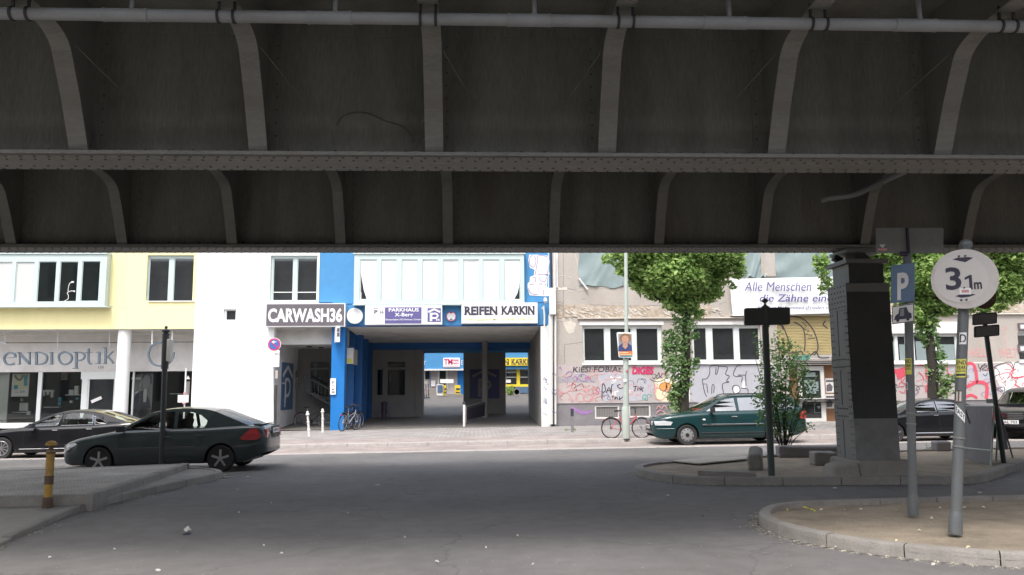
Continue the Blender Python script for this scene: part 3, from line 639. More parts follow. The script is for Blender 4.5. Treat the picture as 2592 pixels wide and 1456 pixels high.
rd.tube([F(10, 893, LY + .08), F(285, 893, LY + .08)], .012, 6); ribbon(rd, curve([(-14, 872), (0, 867), (18, 872)], 4), 4, LY, .05); rd.build_each('rod', 'alloy', sg)
lg = thing('ring_sign', 'open crescent ring sign hanging on two white rods right of the round column', 'sign', tuple(F(407, 860, LY)))
def c7(p): return [(300 + x * .1659, 820 + y * .1659) for x, y in p]
mb = MB(); ribbon(mb, c7(curve([(660, 285), (580, 295), (490, 350), (455, 450), (480, 560), (560, 630), (660, 645)], 6)), [1.5] + [3 + 3.5 * math.sin(math.pi * i / 35) for i in range(35)] + [1.5] if False else 4.5, LY, .08)
ribbon(mb, c7(curve([(840, 430), (830, 510), (790, 570), (740, 620), (655, 645)], 6)), 3, LY, .08); ribbon(mb, c7(curve([(655, 285), (740, 300), (800, 350), (815, 400)], 6)), 2.4, LY, .08); mb.build('ring', 'letter_metal', lg, smooth=False)
mb = MB(); mb.tube([F(385, 838, LY), F(385, 872, LY)], .022, 8); mb.tube([F(436, 838, LY), F(435, 882, LY)], .022, 8); mb.build_each('rod', 'white', lg)
# displays in the shop windows
po = thing('shop_poster', 'framed blue and beige poster with a 69 price in the left shop window', 'poster', tuple(F(51, 975, SY + .35)))
PY = SY + .35
pbox(30, 73, 946, 1004, PY, .03).build('frame', 'offwhite', po); pbox(34, 72, 948, 1001, PY - .004, .004).build('sheet', 'g_white', po)
mb = MB(); ribbon(mb, [(53, 949), (53, 985)], 34, PY - .008, .003); mb.build('photo', 'g_cream', po); mb = MB(); ribbon(mb, [(65, 950), (65, 977)], 9, PY - .012, .003); pbox(35, 45, 975, 985, PY - .012, .003, mb); mb.build('panel', 'teal', po)
mb = MB(); ribbon(mb, curve([(38, 950), (42, 958), (50, 962), (56, 956), (58, 950)], 4), 5, PY - .012, .003); ptext(mb, '69,-', 51, 68, 988, 996, PY - .006); pbox(36, 47, 989, 990, PY - .006, .002, mb); pbox(36, 47, 993, 994, PY - .006, .002, mb); mb.build('print', 'back_metal', po)
po = thing('portrait_poster', 'black and white portrait poster of a person in the right shop window', 'poster', tuple(F(360, 990, SY + .5)))
PY = SY + .5
pbox(333, 386, 948, 1036, PY, .02).build('sheet', 'back_metal', po)
mb = MB(); ribbon(mb, [(358, 1036), (357, 1010), (360, 990)], [46, 40, 14], PY - .008, .004); mb.build('jacket', 'ink', po)
mb = MB(); ribbon(mb, [(368, 985), (367, 1000), (366, 1018)], [7, 9, 6], PY - .012, .003); pbox(333, 356, 955, 961, PY - .006, .003, mb); ribbon(mb, curve([(334, 1000), (345, 994), (356, 990)], 4), 3, PY - .006, .003); mb.build('shirt', 'offwhite', po)
mb = MB(); ribbon(mb, [(371, 950), (371, 962), (370, 975), (369, 984)], [12, 18, 16, 9], PY - .01, .004); mb.build('face', 'hubcap', po); mb = MB(); ribbon(mb, curve([(361, 958), (366, 948), (376, 947), (382, 956), (382, 972)], 4), 4, PY - .014, .003); mb.build('hair', 'ink', po)
sh = thing('shop_display', 'shelf with small white boxes and spectacle stands behind the middle shop window', 'display', tuple(F(160, 1020, SY + .9)))
DY = SY + .9
mb = MB()
for a, b, y in ((165, 204, 999), (30, 70, 1043), (110, 150, 1030), (430, 465, 996)): pbox(a, b, y, y + 2, DY, .3, mb)
mb.build_each('shelf', 'offwhite', sh)
mb = MB()
for a, b, c, d in ((174, 186, 987, 999), (188, 198, 977, 999), (107, 136, 987, 993), (109, 113, 993, 1003), (118, 123, 993, 1000), (128, 134, 993, 1006), (49, 70, 1020, 1040), (67, 76, 1041, 1050), (52, 56, 1008, 1016), (176, 182, 1014, 1020), (335, 380, 1031, 1034)): pbox(a, b, c, d, DY + .02, .1, mb)
mb.build_each('box', 'offwhite', sh)
mb = MB()
for a, b, c, d in ((147, 155, 1006, 1016), (146, 154, 1018, 1026), (191, 198, 1006, 1012)): pbox(a, b, c, d, DY, .1, mb)
mb.build_each('stand', 'teal', sh); mb = MB(); pbox(155, 172, 935, 962, DY, .03, mb); mb.build('hanging_card', 'board', sh)
mb = MB(); c = F(244, 1012, SY - .0); mb.obox(c, (.45, .01, .13), Matrix.Rotation(-.42, 3, 'Y')); tag(mb.build('white_notice', 'g_white'), 'tilted white notice strip stuck low on the shop door', 'notice')

dl = thing('desk_lamp', 'white bent desk lamp standing in the fourth pane of the bay window', 'lamp', tuple(F(170, 762, bayY + .03)))
mb = MB(); ribbon(mb, curve([(163, 762), (172, 757), (173, 748), (170, 742), (178, 737), (188, 737)], 4), 1.6, bayY + .03, .008); ribbon(mb, curve([(172, 738), (173, 728), (176, 718), (182, 714)], 4), 1.4, bayY + .03, .008); ribbon(mb, [(180, 714), (187, 714)], 4, bayY + .028, .008); ribbon(mb, [(186, 737), (190, 738)], 4, bayY + .028, .008); mb.build('arm', 'offwhite', dl)
# ---------- white house
wh = thing('white_house', 'bright white rendered house with one small square window above street level', 'building', (-9, YF, 0))
xw1 = X(691, YF, 960); x3 = X(805, YF); xp0 = X(838, YF, 960)
sq = hole(566, 598, 783, 815); h3 = hole(684, 803, 647, 762)
zl = Z(828, YF, 760)
mb = MB(); holes_wall(mb, xr + .003, xw1, 0, zl, YF - .02, .3, []) ; holes_wall(mb, xr + .003, x3, zl, TOP, YF - .02, .3, [sq, h3]); mb.box(xr + .01, xw1 - .35, YF + .3, 44, 0, TOP - .1); mb.box(xw1 - .35, x3, YF + .3, 42.5, zl, TOP - .1)
mb.box(x3 - .2, xp0, YF, YF + .2, zl, Z(768, YF, 800)); mb.build('wall', 'white_plaster', wh)
window(wh, sq, [hole(571, 597, 785, 811)], YF + .04, 'frame', 'pane')
window(wh, h3, ppanes([(690, 741, 653, 761), (751, 802, 653, 761)]), YF + .08, 'frame_mint', 'pane')
mb = MB(); pbox(692, 740, 739, 741, YF + .115, .02, mb); pbox(752, 801, 739, 741, YF + .115, .02, mb); mb.build_each('glazing_bar', 'frame', wh)
MB().box(X(682, YF), X(805, YF), YF - .08, YF + .08, Z(765, YF, 740), Z(762.5, YF, 740)).build('sill', 'white', wh)
# side passage under the car wash sign
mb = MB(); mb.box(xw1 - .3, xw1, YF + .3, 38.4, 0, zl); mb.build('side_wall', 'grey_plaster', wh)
mb = MB(); mb.box(xw1, xp0, 34.35, 34.6, Z(872, 34.35, 760), zl).box(xw1, xp0, YF + .01, 34.35, zl - .03, zl + .1).box(xw1, xp0 + .3, 34.6, 38.4, Z(872, 34.35, 760) + .02, zl + .1); mb.build('ceiling', 'soffit', wh)
for a, b in ((783, 877), (813, 884)): c = F(a, b, 36 if a < 800 else 37); MB().lathe([(.12, -.02), (.12, .03)], (c.x, c.y, Z(872, 34.35, 760) - .01), 14).build('ceiling_lamp', 'black', wh)
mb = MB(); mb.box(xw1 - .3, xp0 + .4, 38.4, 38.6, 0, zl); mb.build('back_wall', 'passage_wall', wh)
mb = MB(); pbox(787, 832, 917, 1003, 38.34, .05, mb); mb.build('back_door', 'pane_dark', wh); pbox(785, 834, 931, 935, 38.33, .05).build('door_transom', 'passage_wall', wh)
mb = MB(); mb.box(xw1 + .02, xw1 + .05, YF + .02, YF + .6, 0.1, 1.9); mb.build('brick_panel', 'brickwork', wh)
mb = MB(); pbox(767, 840, 1068, 1082, 37.2, .9, mb); mb.build('step', 'concrete', wh)
st = MB(); a, b = F(771, 988, 37.4), F(842, 1028, 37.4); a2, b2 = F(768, 950, 37.4), F(842, 990, 37.4)
st.tube([a2, b2], .03, 8); st.tube([a, b], .05, 6)
for k in range(9):
    t = k / 8; st.tube([a.lerp(b, t), a2.lerp(b2, t)], .012, 6)
tag(st.build('stair_railing', 'post', None), 'grey sloping stair railing inside the opening under the car wash sign', 'railing')
for k in range(5): q = a.lerp(b, k / 4.4 + .05)
mb = MB()
for k in range(6): q = a.lerp(b, k / 5.5); mb.box(q.x, q.x + .25, 37.5, 38.3, q.z - .03, q.z)
tag(mb.build('staircase', 'concrete', None), 'open concrete stair treads behind the sloping railing', 'stairs')
ps = thing('parking_wall_sign', 'tall blue parking sign with roof chevron on the side wall under the car wash sign', 'sign', tuple(FX(728, 978, xw1 + .03)))
A, B = FX(713, 978, xw1 + .03), FX(742, 978, xw1 + .03); z0, z1 = FX(728, 1037, xw1).z, FX(728, 919, xw1).z
MB().box(xw1 + .003, xw1 + .03, A.y, B.y, z0, z1).build('panel', 'faded_blue', ps)
H_ = z1 - z0; W_ = B.y - A.y
mb = MB()
def on_side(u, v): return Vector((xw1 + .03, A.y + u * W_, z0 + v * H_))
def side_stroke(mb, pts, wd):
    for p, q in zip(pts, pts[1:]):
        a, b = on_side(*p), on_side(*q); t = (b - a).normalized(); n = Vector((0, -t.z, t.y)) * wd / 2; e = Vector((.008, 0, 0))
        mb.add([a - n + e, a + n + e, b + n + e, b - n + e, a - n, a + n, b + n, b - n], [(0, 1, 2, 3), (0, 4, 5, 1), (1, 5, 6, 2), (2, 6, 7, 3), (3, 7, 4, 0)])
side_stroke(mb, [(.1, .72), (.5, .92), (.93, .7)], .16); side_stroke(mb, [(.3, .06), (.33, .64)], .15)
side_stroke(mb, [(.33, .64), (.55, .65), (.7, .58), (.74, .48), (.7, .38), (.56, .3), (.33, .3)], .13); side_stroke(mb, [(.02, .56), (.33, .56)], .06); mb.build('parking_symbol', 'offwhite', ps)
mb = MB(); mb.tube([FX(750, 960, xw1 + .05), FX(750, 1068, xw1 + .05)], .03, 8); c = FX(750, 948, xw1 + .05); mb.lathe([(.16, 0), (.16, .04)], c, 16, 'x'); tag(mb.build('wall_pipe', 'passage_wall'), 'thin grey pipe with a round box beside the tall blue parking sign', 'pipe')

# ---------- blue house with the passage
bl = thing('blue_house', 'blue rendered house over a wide drive-through passage', 'building', (-1, YF, 0))
xb1 = X(1393, YF, 700); xo1 = X(1370, YF, 950); xc1 = X(872, YF, 960)
zo = Z(826, YF, 1100); zop = Z(826, YF, 870)
b2Y = 33.45
mb = MB(); holes_wall(mb, x3 + .004, xb1, Z(765, YF, 1000), TOP, YF, .3, [hole(900, 1322, 648, 764)]); mb.box(xp0 + .004, xb1, YF, YF + .3, zo, Z(765, YF, 1000)); mb.box(x3 + .01, xb1, YF + .31, 42.3, zo + .06, TOP - .1); mb.build('wall', 'blue_plaster', bl)
mb = MB(); pbox(805, 895, 769, 770.5, YF - .015, .02, mb); pbox(1330, 1386, 765, 766.5, YF - .015, .02, mb); pbox(872, 1385, 823, 826.5, YF - .03, .05, mb); mb.build_each('ledge', 'blue_dark', bl)
mb = MB(); mb.box(xp0, xc1, YF - .02, YF + .55, 0, zo - .003); mb.build('pillar', 'blue_gloss', bl, bev=.01)
hb = hole(896, 1327, 643, 770, b2Y)
cs = [(225, 415), (465, 640), (697, 875), (930, 1105), (1160, 1335), (1390, 1565), (1610, 1795), (1850, 2028)]
panes = ppanes([(860 + a / 4.441, 860 + b / 4.441, 657, 760) for a, b in cs], b2Y)
window(bl, hb, panes, b2Y, 'frame_mint', 'sheet', dep=.5)
mb = MB(); pbox(893, 1330, 637, 643, b2Y - .05, .5, mb); pbox(893, 1329, 769, 772, b2Y - .04, .45, mb); mb.build('bay_edge', 'frame_mint', bl)
mb = MB(); mb.prism(pline([(913.5, 757), (928, 757), (921, 735), (915.5, 705), (913.5, 690)], b2Y + .035), (0, .003, 0)); mb.prism(pline([(1315, 757), (1302, 757), (1310, 742), (1314, 725), (1315, 710)], b2Y + .035), (0, .003, 0)); mb.build_each('uncovered_pane', 'pane', bl)
mb = MB()
for a, b in cs[:4]: pbox(860 + a / 4.441 + 3, 860 + a / 4.441 + 4.2, 740, 757, b2Y + .03, .004, mb)
ribbon(mb, curve([(1149, 750), (1156, 756), (1161, 750)], 4), .8, b2Y + .03, .004); ribbon(mb, [(1173, 664), (1212, 660)], 1.2, b2Y + .03, .004); ribbon(mb, [(1122, 662), (1160, 661)], 1, b2Y + .03, .004); ribbon(mb, curve([(1277, 756), (1290, 752), (1300, 750)], 4), 1, b2Y + .03, .004); mb.build_each('paper_crease', 'blind', bl)
# passage shell
mb = MB(); ZC0, ZC1 = zo, Z(868, 40.5, 1100)
mb.prism([(xc1, YF + .02, ZC0), (xc1, 40.5, ZC1), (xc1, 40.5, ZC1 + .6), (xc1, YF + .02, ZC0 + .1)], (xo1 - xc1, 0, 0)); mb.build('passage_ceiling', 'soffit', bl)
mb = MB(); mb.box(xc1 - .3, xo1, 40.5, 41.2, Z(885, 40.5, 1100), ZC1 + .6); mb.build('passage_beam', 'blue_dark', bl)
mb = MB(); mb.box(X(968, 41.9), xo1, 41.8, 42.3, Z(893, 41.8, 1150), Z(884, 41.8, 1150)); mb.box(xc1 - .3, xo1 + .3, 41.9, 42.3, Z(884, 41.8, 1150), 4.6); mb.build('rear_lintel', 'blue_plaster', bl)
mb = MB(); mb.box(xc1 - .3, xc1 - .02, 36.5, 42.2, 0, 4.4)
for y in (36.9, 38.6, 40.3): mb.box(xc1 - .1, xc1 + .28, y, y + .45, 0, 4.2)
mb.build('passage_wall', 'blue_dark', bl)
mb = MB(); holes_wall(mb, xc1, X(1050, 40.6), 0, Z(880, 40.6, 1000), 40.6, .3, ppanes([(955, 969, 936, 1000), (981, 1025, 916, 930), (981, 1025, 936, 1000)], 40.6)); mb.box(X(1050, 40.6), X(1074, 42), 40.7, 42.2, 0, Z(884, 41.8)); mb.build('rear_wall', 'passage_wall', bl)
mb = MB()
for p in ((955, 969, 936, 1000), (981, 1025, 916, 930), (981, 1025, 936, 1000)): pbox(*p, 40.7, .02, mb)
mb.build_each('rear_window', 'pane_dark', bl)
pbox(940, 1050, 1018, 1070, 40.5, .1).build('rear_plinth', 'plinth', bl)
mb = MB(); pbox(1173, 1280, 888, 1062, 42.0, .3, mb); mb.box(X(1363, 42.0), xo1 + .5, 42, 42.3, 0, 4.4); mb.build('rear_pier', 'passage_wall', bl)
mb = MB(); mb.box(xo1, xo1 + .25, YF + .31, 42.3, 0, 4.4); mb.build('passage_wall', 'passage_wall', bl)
mb = MB(); mb.box(xo1, X(1392, YF), YF - .03, YF + .3, 0, Z(823, YF, 1380)); mb.build('white_pier', 'white_plaster', bl)
# round pillar inside
mb = MB(); c = F(1228, 1055, 39.8); mb.lathe([(.15, 0), (.15, 4.2)], (c.x, 39.8, 0), 18); tag(mb.build('passage_post', 'passage_wall', smooth=True), 'round grey post in front of the dark parking panel at the back of the passage', 'post')
pp = thing('parking_symbol_sign', 'square dark blue parking panel with roof chevron at the back of the passage', 'sign', tuple(F(1226, 970, 41.97)))
pbox(1189, 1264, 935, 1009, 41.95, .04).build('panel', 'navy', pp)
mb = MB(); ribbon(mb, [(1196, 953), (1226, 938), (1256, 953)], 6, 41.94, .006); ribbon(mb, [(1214, 1005), (1214, 958)], 8, 41.94, .006); ribbon(mb, curve([(1214, 962), (1232, 962), (1241, 974), (1232, 986), (1214, 987)], 4), 6, 41.93, .006); mb.build('parking_symbol', 'passage_wall', pp)
# graffiti paste-up on the blue wall
mb = MB(); c4 = lambda p: [(1130 + x / 6.029, 620 + y / 6.029) for x, y in p]
mb.prism(pline(c4([(1262, 150), (1250, 230), (1275, 350), (1345, 380), (1335, 465), (1275, 490), (1270, 560), (1240, 590), (1238, 660), (1270, 770), (1500, 785), (1570, 780), (1570, 660), (1530, 640), (1545, 480), (1500, 455), (1580, 450), (1555, 380), (1575, 250), (1545, 165), (1400, 150)]), YF - .012), (0, .01, 0)); pu = mb.build('wall_painting', 'g_white', bl)
mb = MB()
for p in ([(1318, 150), (1275, 200), (1272, 290), (1310, 340), (1350, 320), (1365, 230), (1340, 160)], [(1385, 165), (1395, 220), (1375, 330), (1355, 460)], [(1400, 155), (1530, 180), (1555, 230), (1545, 440)], [(1400, 455), (1480, 445), (1560, 450)], [(1320, 500), (1365, 510), (1350, 570)], [(1530, 490), (1500, 560), (1440, 545), (1410, 490)], [(1270, 600), (1310, 610), (1330, 590)], [(1250, 660), (1290, 740), (1400, 760)], [(1410, 650), (1415, 720)], [(1480, 690), (1485, 770)], [(1415, 620), (1440, 590), (1465, 620)], [(1500, 640), (1520, 590)]): ribbon(mb, c4(curve(p, 5)), 1.6, YF - .018, .005)
mb.build('wall_painting_line', 'g_purple', bl)
mb = MB(); ribbon(mb, [(1083, 871), (1085, 874)], 1, 40, .01)
# pipes and boxes at the joint between blue and old house
jp = thing('service_pipes', 'white pipes and a tall white box running down the joint between blue and old house', 'pipe', tuple(F(1400, 1080, 33.6)))
pbox(1391, 1407, 729, 796, 33.4, .25).build('cable_box', 'white', jp, bev=.02)
mb = MB()
for a, y0_, y1_, r in ((1404, 640, 730, .05), (1394, 796, 1074, .1), (1406, 800, 1074, .045), (1388, 640, 728, .02)): mb.tube([F(a, y0_, 33.6), F(a + .1, y1_, 33.6)], r, 10)
mb.build('pipe_run', 'offwhite', jp, smooth=True); mb = MB(); mb.tube([F(1372, 782, 33.5), F(1376, 775, 33.5), F(1378, 800, 33.5), F(1378, 830, 33.5)], .035, 8); mb.tube([F(1380, 757, 33.6), F(1381, 765, 33.4)], .07, 10); mb.build('bracket_arm', 'offwhite', jp)
mb = MB(); mb.box(X(1393, YF), X(1401, YF), YF + .05, YF + .3, 0, TOP); tag(mb.build('joint_strip', 'ink'), 'dark vertical joint between the blue house and the old plaster house', 'joint')

# ---------- facade signs
def board(name, label, px0, px1, py0, py1, Y, dep, face, border, bw=1.6, group=None):
    t = thing(name, label, 'sign', tuple(F((px0 + px1) / 2, py1, Y)), group=group); a = hole(px0, px1, py0, py1, Y)
    k = bw * Y / FPX; MB().box(a[0], a[1], Y + .01, Y + dep, a[2], a[3]).build('box', border, t)
    MB().box(a[0] + k, a[1] - k, Y, Y + .012, a[2] + k, a[3] - k).build('face', face, t); return t
s = board('car_wash_sign', 'dark CARWASH36 lightbox sign with rounded white letters and a white edge', 672, 873, 768, 827, 33.4, .35, 'signgrey', 'white', 2)
mb = MB(); ptext(mb, 'CARWASH36', 678, 866, 780, 816, 33.4, bold=.035, th=.012); mb.build('lettering', 'white', s)
s = thing('round_logo_sign', 'white round sign with a thick rim between the car wash sign and the parking sign', 'sign', tuple(F(898, 800, 33.6)))
c = F(898, 800, 33.6); MB().lathe([(.33, .1), (.33, 0), (.31, -.02), (.27, -.02), (.26, 0), (0.02, 0)], c, 36, 'y').build('disc', 'white', s, smooth=True)
mb = MB(); ribbon(mb, [tuple(c + Vector((.2 * math.cos(a / 16 * math.pi * 2), -.012, .2 * math.sin(a / 16 * math.pi * 2)))) for a in range(16)], .012, 0, .005, px=False, closed=True); ptext(mb, 'JC', 891, 905, 794, 806, 33.59); mb.build('lettering', 'offwhite', s)
s = board('car_park_sign', 'white PARKHAUS X-Berg sign box with a violet centre and a square parking symbol', 924, 1119, 773, 822, 33.4, .35, 'white', 'white', 1)
mb = MB(); pbox(974, 1067, 778, 819, 33.39, .008, mb); pbox(1082, 1116, 780, 815, 33.39, .008, mb); mb.build('panel', 'violet', s)
mb = MB(); ptext(mb, 'PARKHAUS', 984, 1060, 780, 789, 33.385, bold=.018); ptext(mb, 'X-Berg', 999, 1045, 792, 804, 33.385, bold=.018); ptext(mb, 'Dauerparkplätze | KFZ-Werkstatt | Carwash', 976, 1065, 807, 812, 33.385, bold=.01)
ribbon(mb, [(1084, 790), (1099, 783), (1114, 790)], 4.6, 33.38, .008); ribbon(mb, [(1091, 813), (1091, 792)], 6, 33.38, .008); ribbon(mb, curve([(1091, 795), (1103, 794), (1108, 799), (1103, 805), (1091, 805)], 4), 4, 33.378, .008); ptext(mb, '36', 1103, 1113, 807, 812, 33.385, bold=.02); mb.build('lettering', 'white', s)
mb = MB(); ribbon(mb, [(944, 783), (951, 780), (958, 783)], 1.6, 33.39, .006); ptext(mb, 'P', 947, 956, 785, 794, 33.39, bold=.03); ptext(mb, '36', 960, 971, 786, 794, 33.39); ptext(mb, 'parken', 960, 971, 797, 799, 33.39); mb.build('small_logo', 'signgrey', s)
s = thing('round_badge_sign', 'small white round badge with a red rim right of the parking sign', 'sign', tuple(F(1142, 801, 33.7)))
c = F(1142, 801, 33.72); MB().lathe([(.2, .06), (.2, 0), (.02, 0)], c, 28, 'y').build('disc', 'white', s); mb = MB(); ribbon(mb, [tuple(c + Vector((.19 * math.cos(a / 24 * math.pi * 2), -.012, .19 * math.sin(a / 24 * math.pi * 2)))) for a in range(24)], .022, 0, .01, px=False, closed=True)
ribbon(mb, [(1139, 791), (1145, 791)], 4, 33.7, .005); mb.build('rim', 'g_crimson', s); mb = MB(); ribbon(mb, [(1139, 810), (1142, 807), (1145, 810)], 2.5, 33.7, .005); mb.build('mark', 'navy', s)
s = board('tyre_shop_sign', 'cream REIFEN KARKIN sign box with dark slab letters and yellow opening hours', 1168, 1361, 766, 819, 33.4, .35, 'white', 'offwhite', 1)
mb = MB(); ptext(mb, 'REIFEN', 1176, 1259, 775.5, 797.5, 33.39, bold=.04); ptext(mb, 'KARKIN', 1270, 1353, 774.5, 796.5, 33.39, bold=.04)
lx = [1176, 1190, 1205, 1219, 1233, 1247]; mb2 = []
for x in (1177, 1206, 1217, 1246, 1256, 1271, 1297, 1314, 1328, 1340, 1350):
    for y in (777, 796): pbox(x - 2.5, x + 3, y - 1, y + .8, 33.386, .004, mb)
mb.build('lettering', 'ink', s); mb = MB(); ptext(mb, 'Öffnungszeiten: Mo - Sa  8:00 - 20:00 Uhr', 1181, 1351, 805, 812.5, 33.39, bold=.005); mb.build('opening_hours', 'sticker', s)
s = thing('projecting_sign', 'narrow white lightbox with yellow dark squares projecting from the top of the blue pillar', 'sign', tuple(F(851, 866, 33.3)))
a = hole(843, 860, 827, 866, 33.2); MB().obox(((a[0] + a[1]) / 2, 33.4, (a[2] + a[3]) / 2), (.14, .6, a[3] - a[2]), Matrix.Rotation(.3, 3, 'Z')).build('box', 'white', s)
mb = MB(); xx = (a[0] + a[1]) / 2
for v, kk in ((.78, 0), (.48, 0)): mb.obox((xx + .085, 33.4, a[2] + v * (a[3] - a[2])), (.01, .4, .16), Matrix.Rotation(.3, 3, 'Z')); mb.obox((xx + .09, 33.1, a[2] + v * (a[3] - a[2])), (.1, .01, .15), Matrix.Rotation(.3, 3, 'Z'))
mb.build('panel', 'signgrey', s)
s = thing('passage_lightbox', 'square beige and yellow lightbox hanging inside the passage beside the blue pillar', 'sign', tuple(F(884, 922, 34.8)))
pbox(873, 894, 881, 921, 34.9, .25).build('box', 'offwhite', s); mb = MB(); pbox(875, 892, 884, 904, 34.89, .02, mb); mb.build('face', 'grey_plaster', s); mb = MB(); pbox(875, 892, 908, 919, 34.89, .02, mb); mb.build('stripe', 'sticker', s); pbox(894, 904, 886, 924, 35.3, .2).build('box', 'passage_wall', s)
s = thing('pillar_notice', 'white notice sheet hung on the left edge of the blue pillar', 'notice', tuple(F(843, 998, 33.7)))
pbox(836, 850, 958, 999, 33.7, .03).build('sheet', 'white', s); mb = MB(); pbox(840, 846, 984, 987, 33.69, .008, mb); pbox(839, 847, 991, 994, 33.69, .008, mb); mb.build('print', 'signgrey', s); mb = MB(); ptext(mb, 'P', 840, 846, 964, 972, 33.69); pbox(839, 847, 976, 977, 33.69, .008, mb); mb.build('print', 'faded_blue', s)

# ---------- old plaster house
ol = thing('old_plaster_house', 'weathered plaster house with peeling render and a graffiti covered ground floor', 'building', (16, YF, 0))
xo0 = X(1401, YF); XE = 60
zs, zb_, zp = Z(922, YF, 1480), Z(1020, YF, 1600), .0
zpl = Z(803, YF, 1600)
W = [(1475, 1676, 823, 920), (1752, 1926, 822, 918), (2238, 2300, 845, 919), (2312, 2428, 845, 919), (2578, 2700, 842, 915)]
T = [(1467, 1700, 560, 722), (1862, 1930, 560, 700), (1962, 2250, 560, 702), (2330, 2470, 560, 702)]
SHU = (1968, 2180, 797, 922); DO = (2016, 2090, 924, 1069)
hs = [hole(*w) for w in W] + [hole(*t) for t in T]
sx0, sx1, sz0, sz1 = hole(*SHU); dx0, dx1, dz0, dz1 = hole(2000, 2180, 921, 1095)
hs += [(sx0, sx1, sz0 - .02, sz1)]
mb = MB(); holes_wall(mb, xo0, XE, zs, TOP, YF, .35, hs); mb.box(xo0, XE, YF + .9, 44, .0, TOP - .1); mb.build('wall', 'old_plaster', ol)
mb = MB(); holes_wall(mb, xo0, XE, zb_, zs - .003, YF - .012, .33, [(dx0, sx1, zb_ - .1, zs + .1)]); mb.build('painted_band', 'pink_wall', ol)
bw = [hole(1506, 1568, 1027, 1060), hole(1592, 1647, 1025, 1057)]
mb = MB(); holes_wall(mb, xo0, XE, 0, zb_ - .003, YF + .02, .3, bw + [(dx0, sx1, -.1, zb_ + .1)]); mb.build('plinth', 'plinth', ol)
for h in bw:
    fo = MB(); holes_wall(fo, *h, YF + .04, .06, [(h[0] + .06, h[1] - .06, h[2] + .06, h[3] - .05)]); fo = fo.build('basement_window', 'grey_plaster', ol)
    MB().box(h[0], h[1], YF + .08, YF + .09, h[2], h[3]).build('grille', 'passage_wall', fo)
    mb = MB()
    for k in range(14): x = h[0] + .06 + k * (h[1] - h[0] - .12) / 13; mb.box(x - .004, x + .004, YF + .065, YF + .075, h[2] + .05, h[3] - .05)
    mb.build('grille_bar', 'ink', fo)
P3 = [[(1479, 1532, 830, 914), (1545, 1600, 830, 914), (1612, 1668, 830, 914)], [(1757, 1791, 829, 912), (1805, 1861, 829, 912), (1873, 1925, 829, 912)], [(2243, 2270, 850, 914), (2276, 2297, 850, 914)], [(2318, 2364, 850, 914), (2374, 2424, 850, 914)], [(2582, 2640, 847, 911), (2650, 2695, 847, 911)]]
for w_, p_ in zip(W, P3):
    window(ol, hole(*w_), ppanes(p_), YF + .12, 'frame', 'pane')
    h = hole(*w_); MB().box(h[0] - .05, h[1] + .05, YF - .09, YF + .13, h[2] - .06, h[2]).build('sill', 'white', ol)
MB().box(xo0 + 3.5, XE, YF - .02, YF - .001, Z(925, YF, 1700), Z(921, YF, 1700)).build('band_trim', 'offwhite', ol)
for i, p_ in enumerate([P3[2][0], P3[2][1], P3[3][0], P3[3][1]]):        # pale lower half curtains
    mb = MB(); pbox(p_[0] + 1, p_[1] - 1, p_[2] + (22 if i % 2 else 14), p_[3], YF + .155, .004, mb); mb.build('half_curtain', 'tarp', ol)
# peeling band, ledge, lintel hood, pilasters
mb = MB()
def rag(mb, px0, px1, py0, py1, Y, dep, jit=2.2, step=7):
    n = max(3, int((px1 - px0) / step)); top = [(px0 + (px1 - px0) * i / n, py0 + random.uniform(-jit, jit)) for i in range(n + 1)]; bot = [(px1 - (px1 - px0) * i / n, py1 + random.uniform(-jit * .4, jit * .4)) for i in range(n + 1)]
    mb.prism(pline(top + bot, Y), (0, dep, 0))
rag(mb, 1428, 1800, 773, 803, YF - .02, .02); rag(mb, 1402, 1424, 770, 808, YF - .02, .02)
rag(mb, 2180, 2592, 770, 790, YF - .02, .02); mb.build_each('peeled_patch', 'peeled', ol)
mb = MB()
for k in range(90):
    px = random.uniform(1430, 1830); py = random.uniform(777, 800); a = random.uniform(-.9, -.2); L = random.uniform(5, 16); ribbon(mb, [(px, py), (px + L * .6 + random.uniform(-2, 2), py + L * .45 * -a), (px + L, py + L * .9 * -a)], [random.uniform(.8, 2), random.uniform(2, 5), .6], YF - .03 - random.random() * .012, .008)
for k in range(26): px = random.uniform(2190, 2590); py = random.uniform(773, 787); ribbon(mb, [(px, py), (px + 6, py + 3), (px + 12, py + 1)], [1, 4, 1], YF - .03, .008)
mb.build('paint_flake', 'peel_light', ol, kind='stuff')
mb = MB()
for px0, px1, py0, py1 in ((1403, 1436, 728, 735), (1404, 1450, 806, 812), (1430, 1500, 806, 809)): rag(mb, px0, px1, py0, py1, YF - .008, .006, 1.5, 5)
for a in ([(1432, 740), (1470, 735), (1500, 728), (1545, 730)], [(1455, 640), (1462, 670), (1468, 700), (1474, 722)], [(1403, 700), (1426, 698), (1448, 702)]): ribbon(mb, curve(a, 5), 1.1, YF - .006, .004)
for a in ([(1425, 815), (1445, 812), (1458, 820), (1452, 842), (1440, 845), (1432, 835)],): mb.prism(pline(a, YF - .006), (0, .005, 0))
mb.build_each('plaster_patch', 'peel_light', ol)
mb = MB()
for a in ([(1429, 872), (1450, 870), (1475, 866)], [(1428, 773), (1500, 772), (1600, 774), (1700, 772)], [(1429, 872), (1429, 922)], [(1402, 768), (1424, 768), (1426, 810)], [(1402, 782), (1424, 781)], [(1402, 795), (1424, 796)], [(1426, 640), (1426, 770)], [(1402, 730), (1426, 728), (1470, 738)]): ribbon(mb, curve(a, 4), 1.1, YF - .004, .006)
for k in range(12): x = random.uniform(1440, 2590); y = random.uniform(735, 770); ribbon(mb, [(x, y), (x + random.uniform(4, 14), y + random.uniform(-2, 2))], 1, YF - .004, .006)
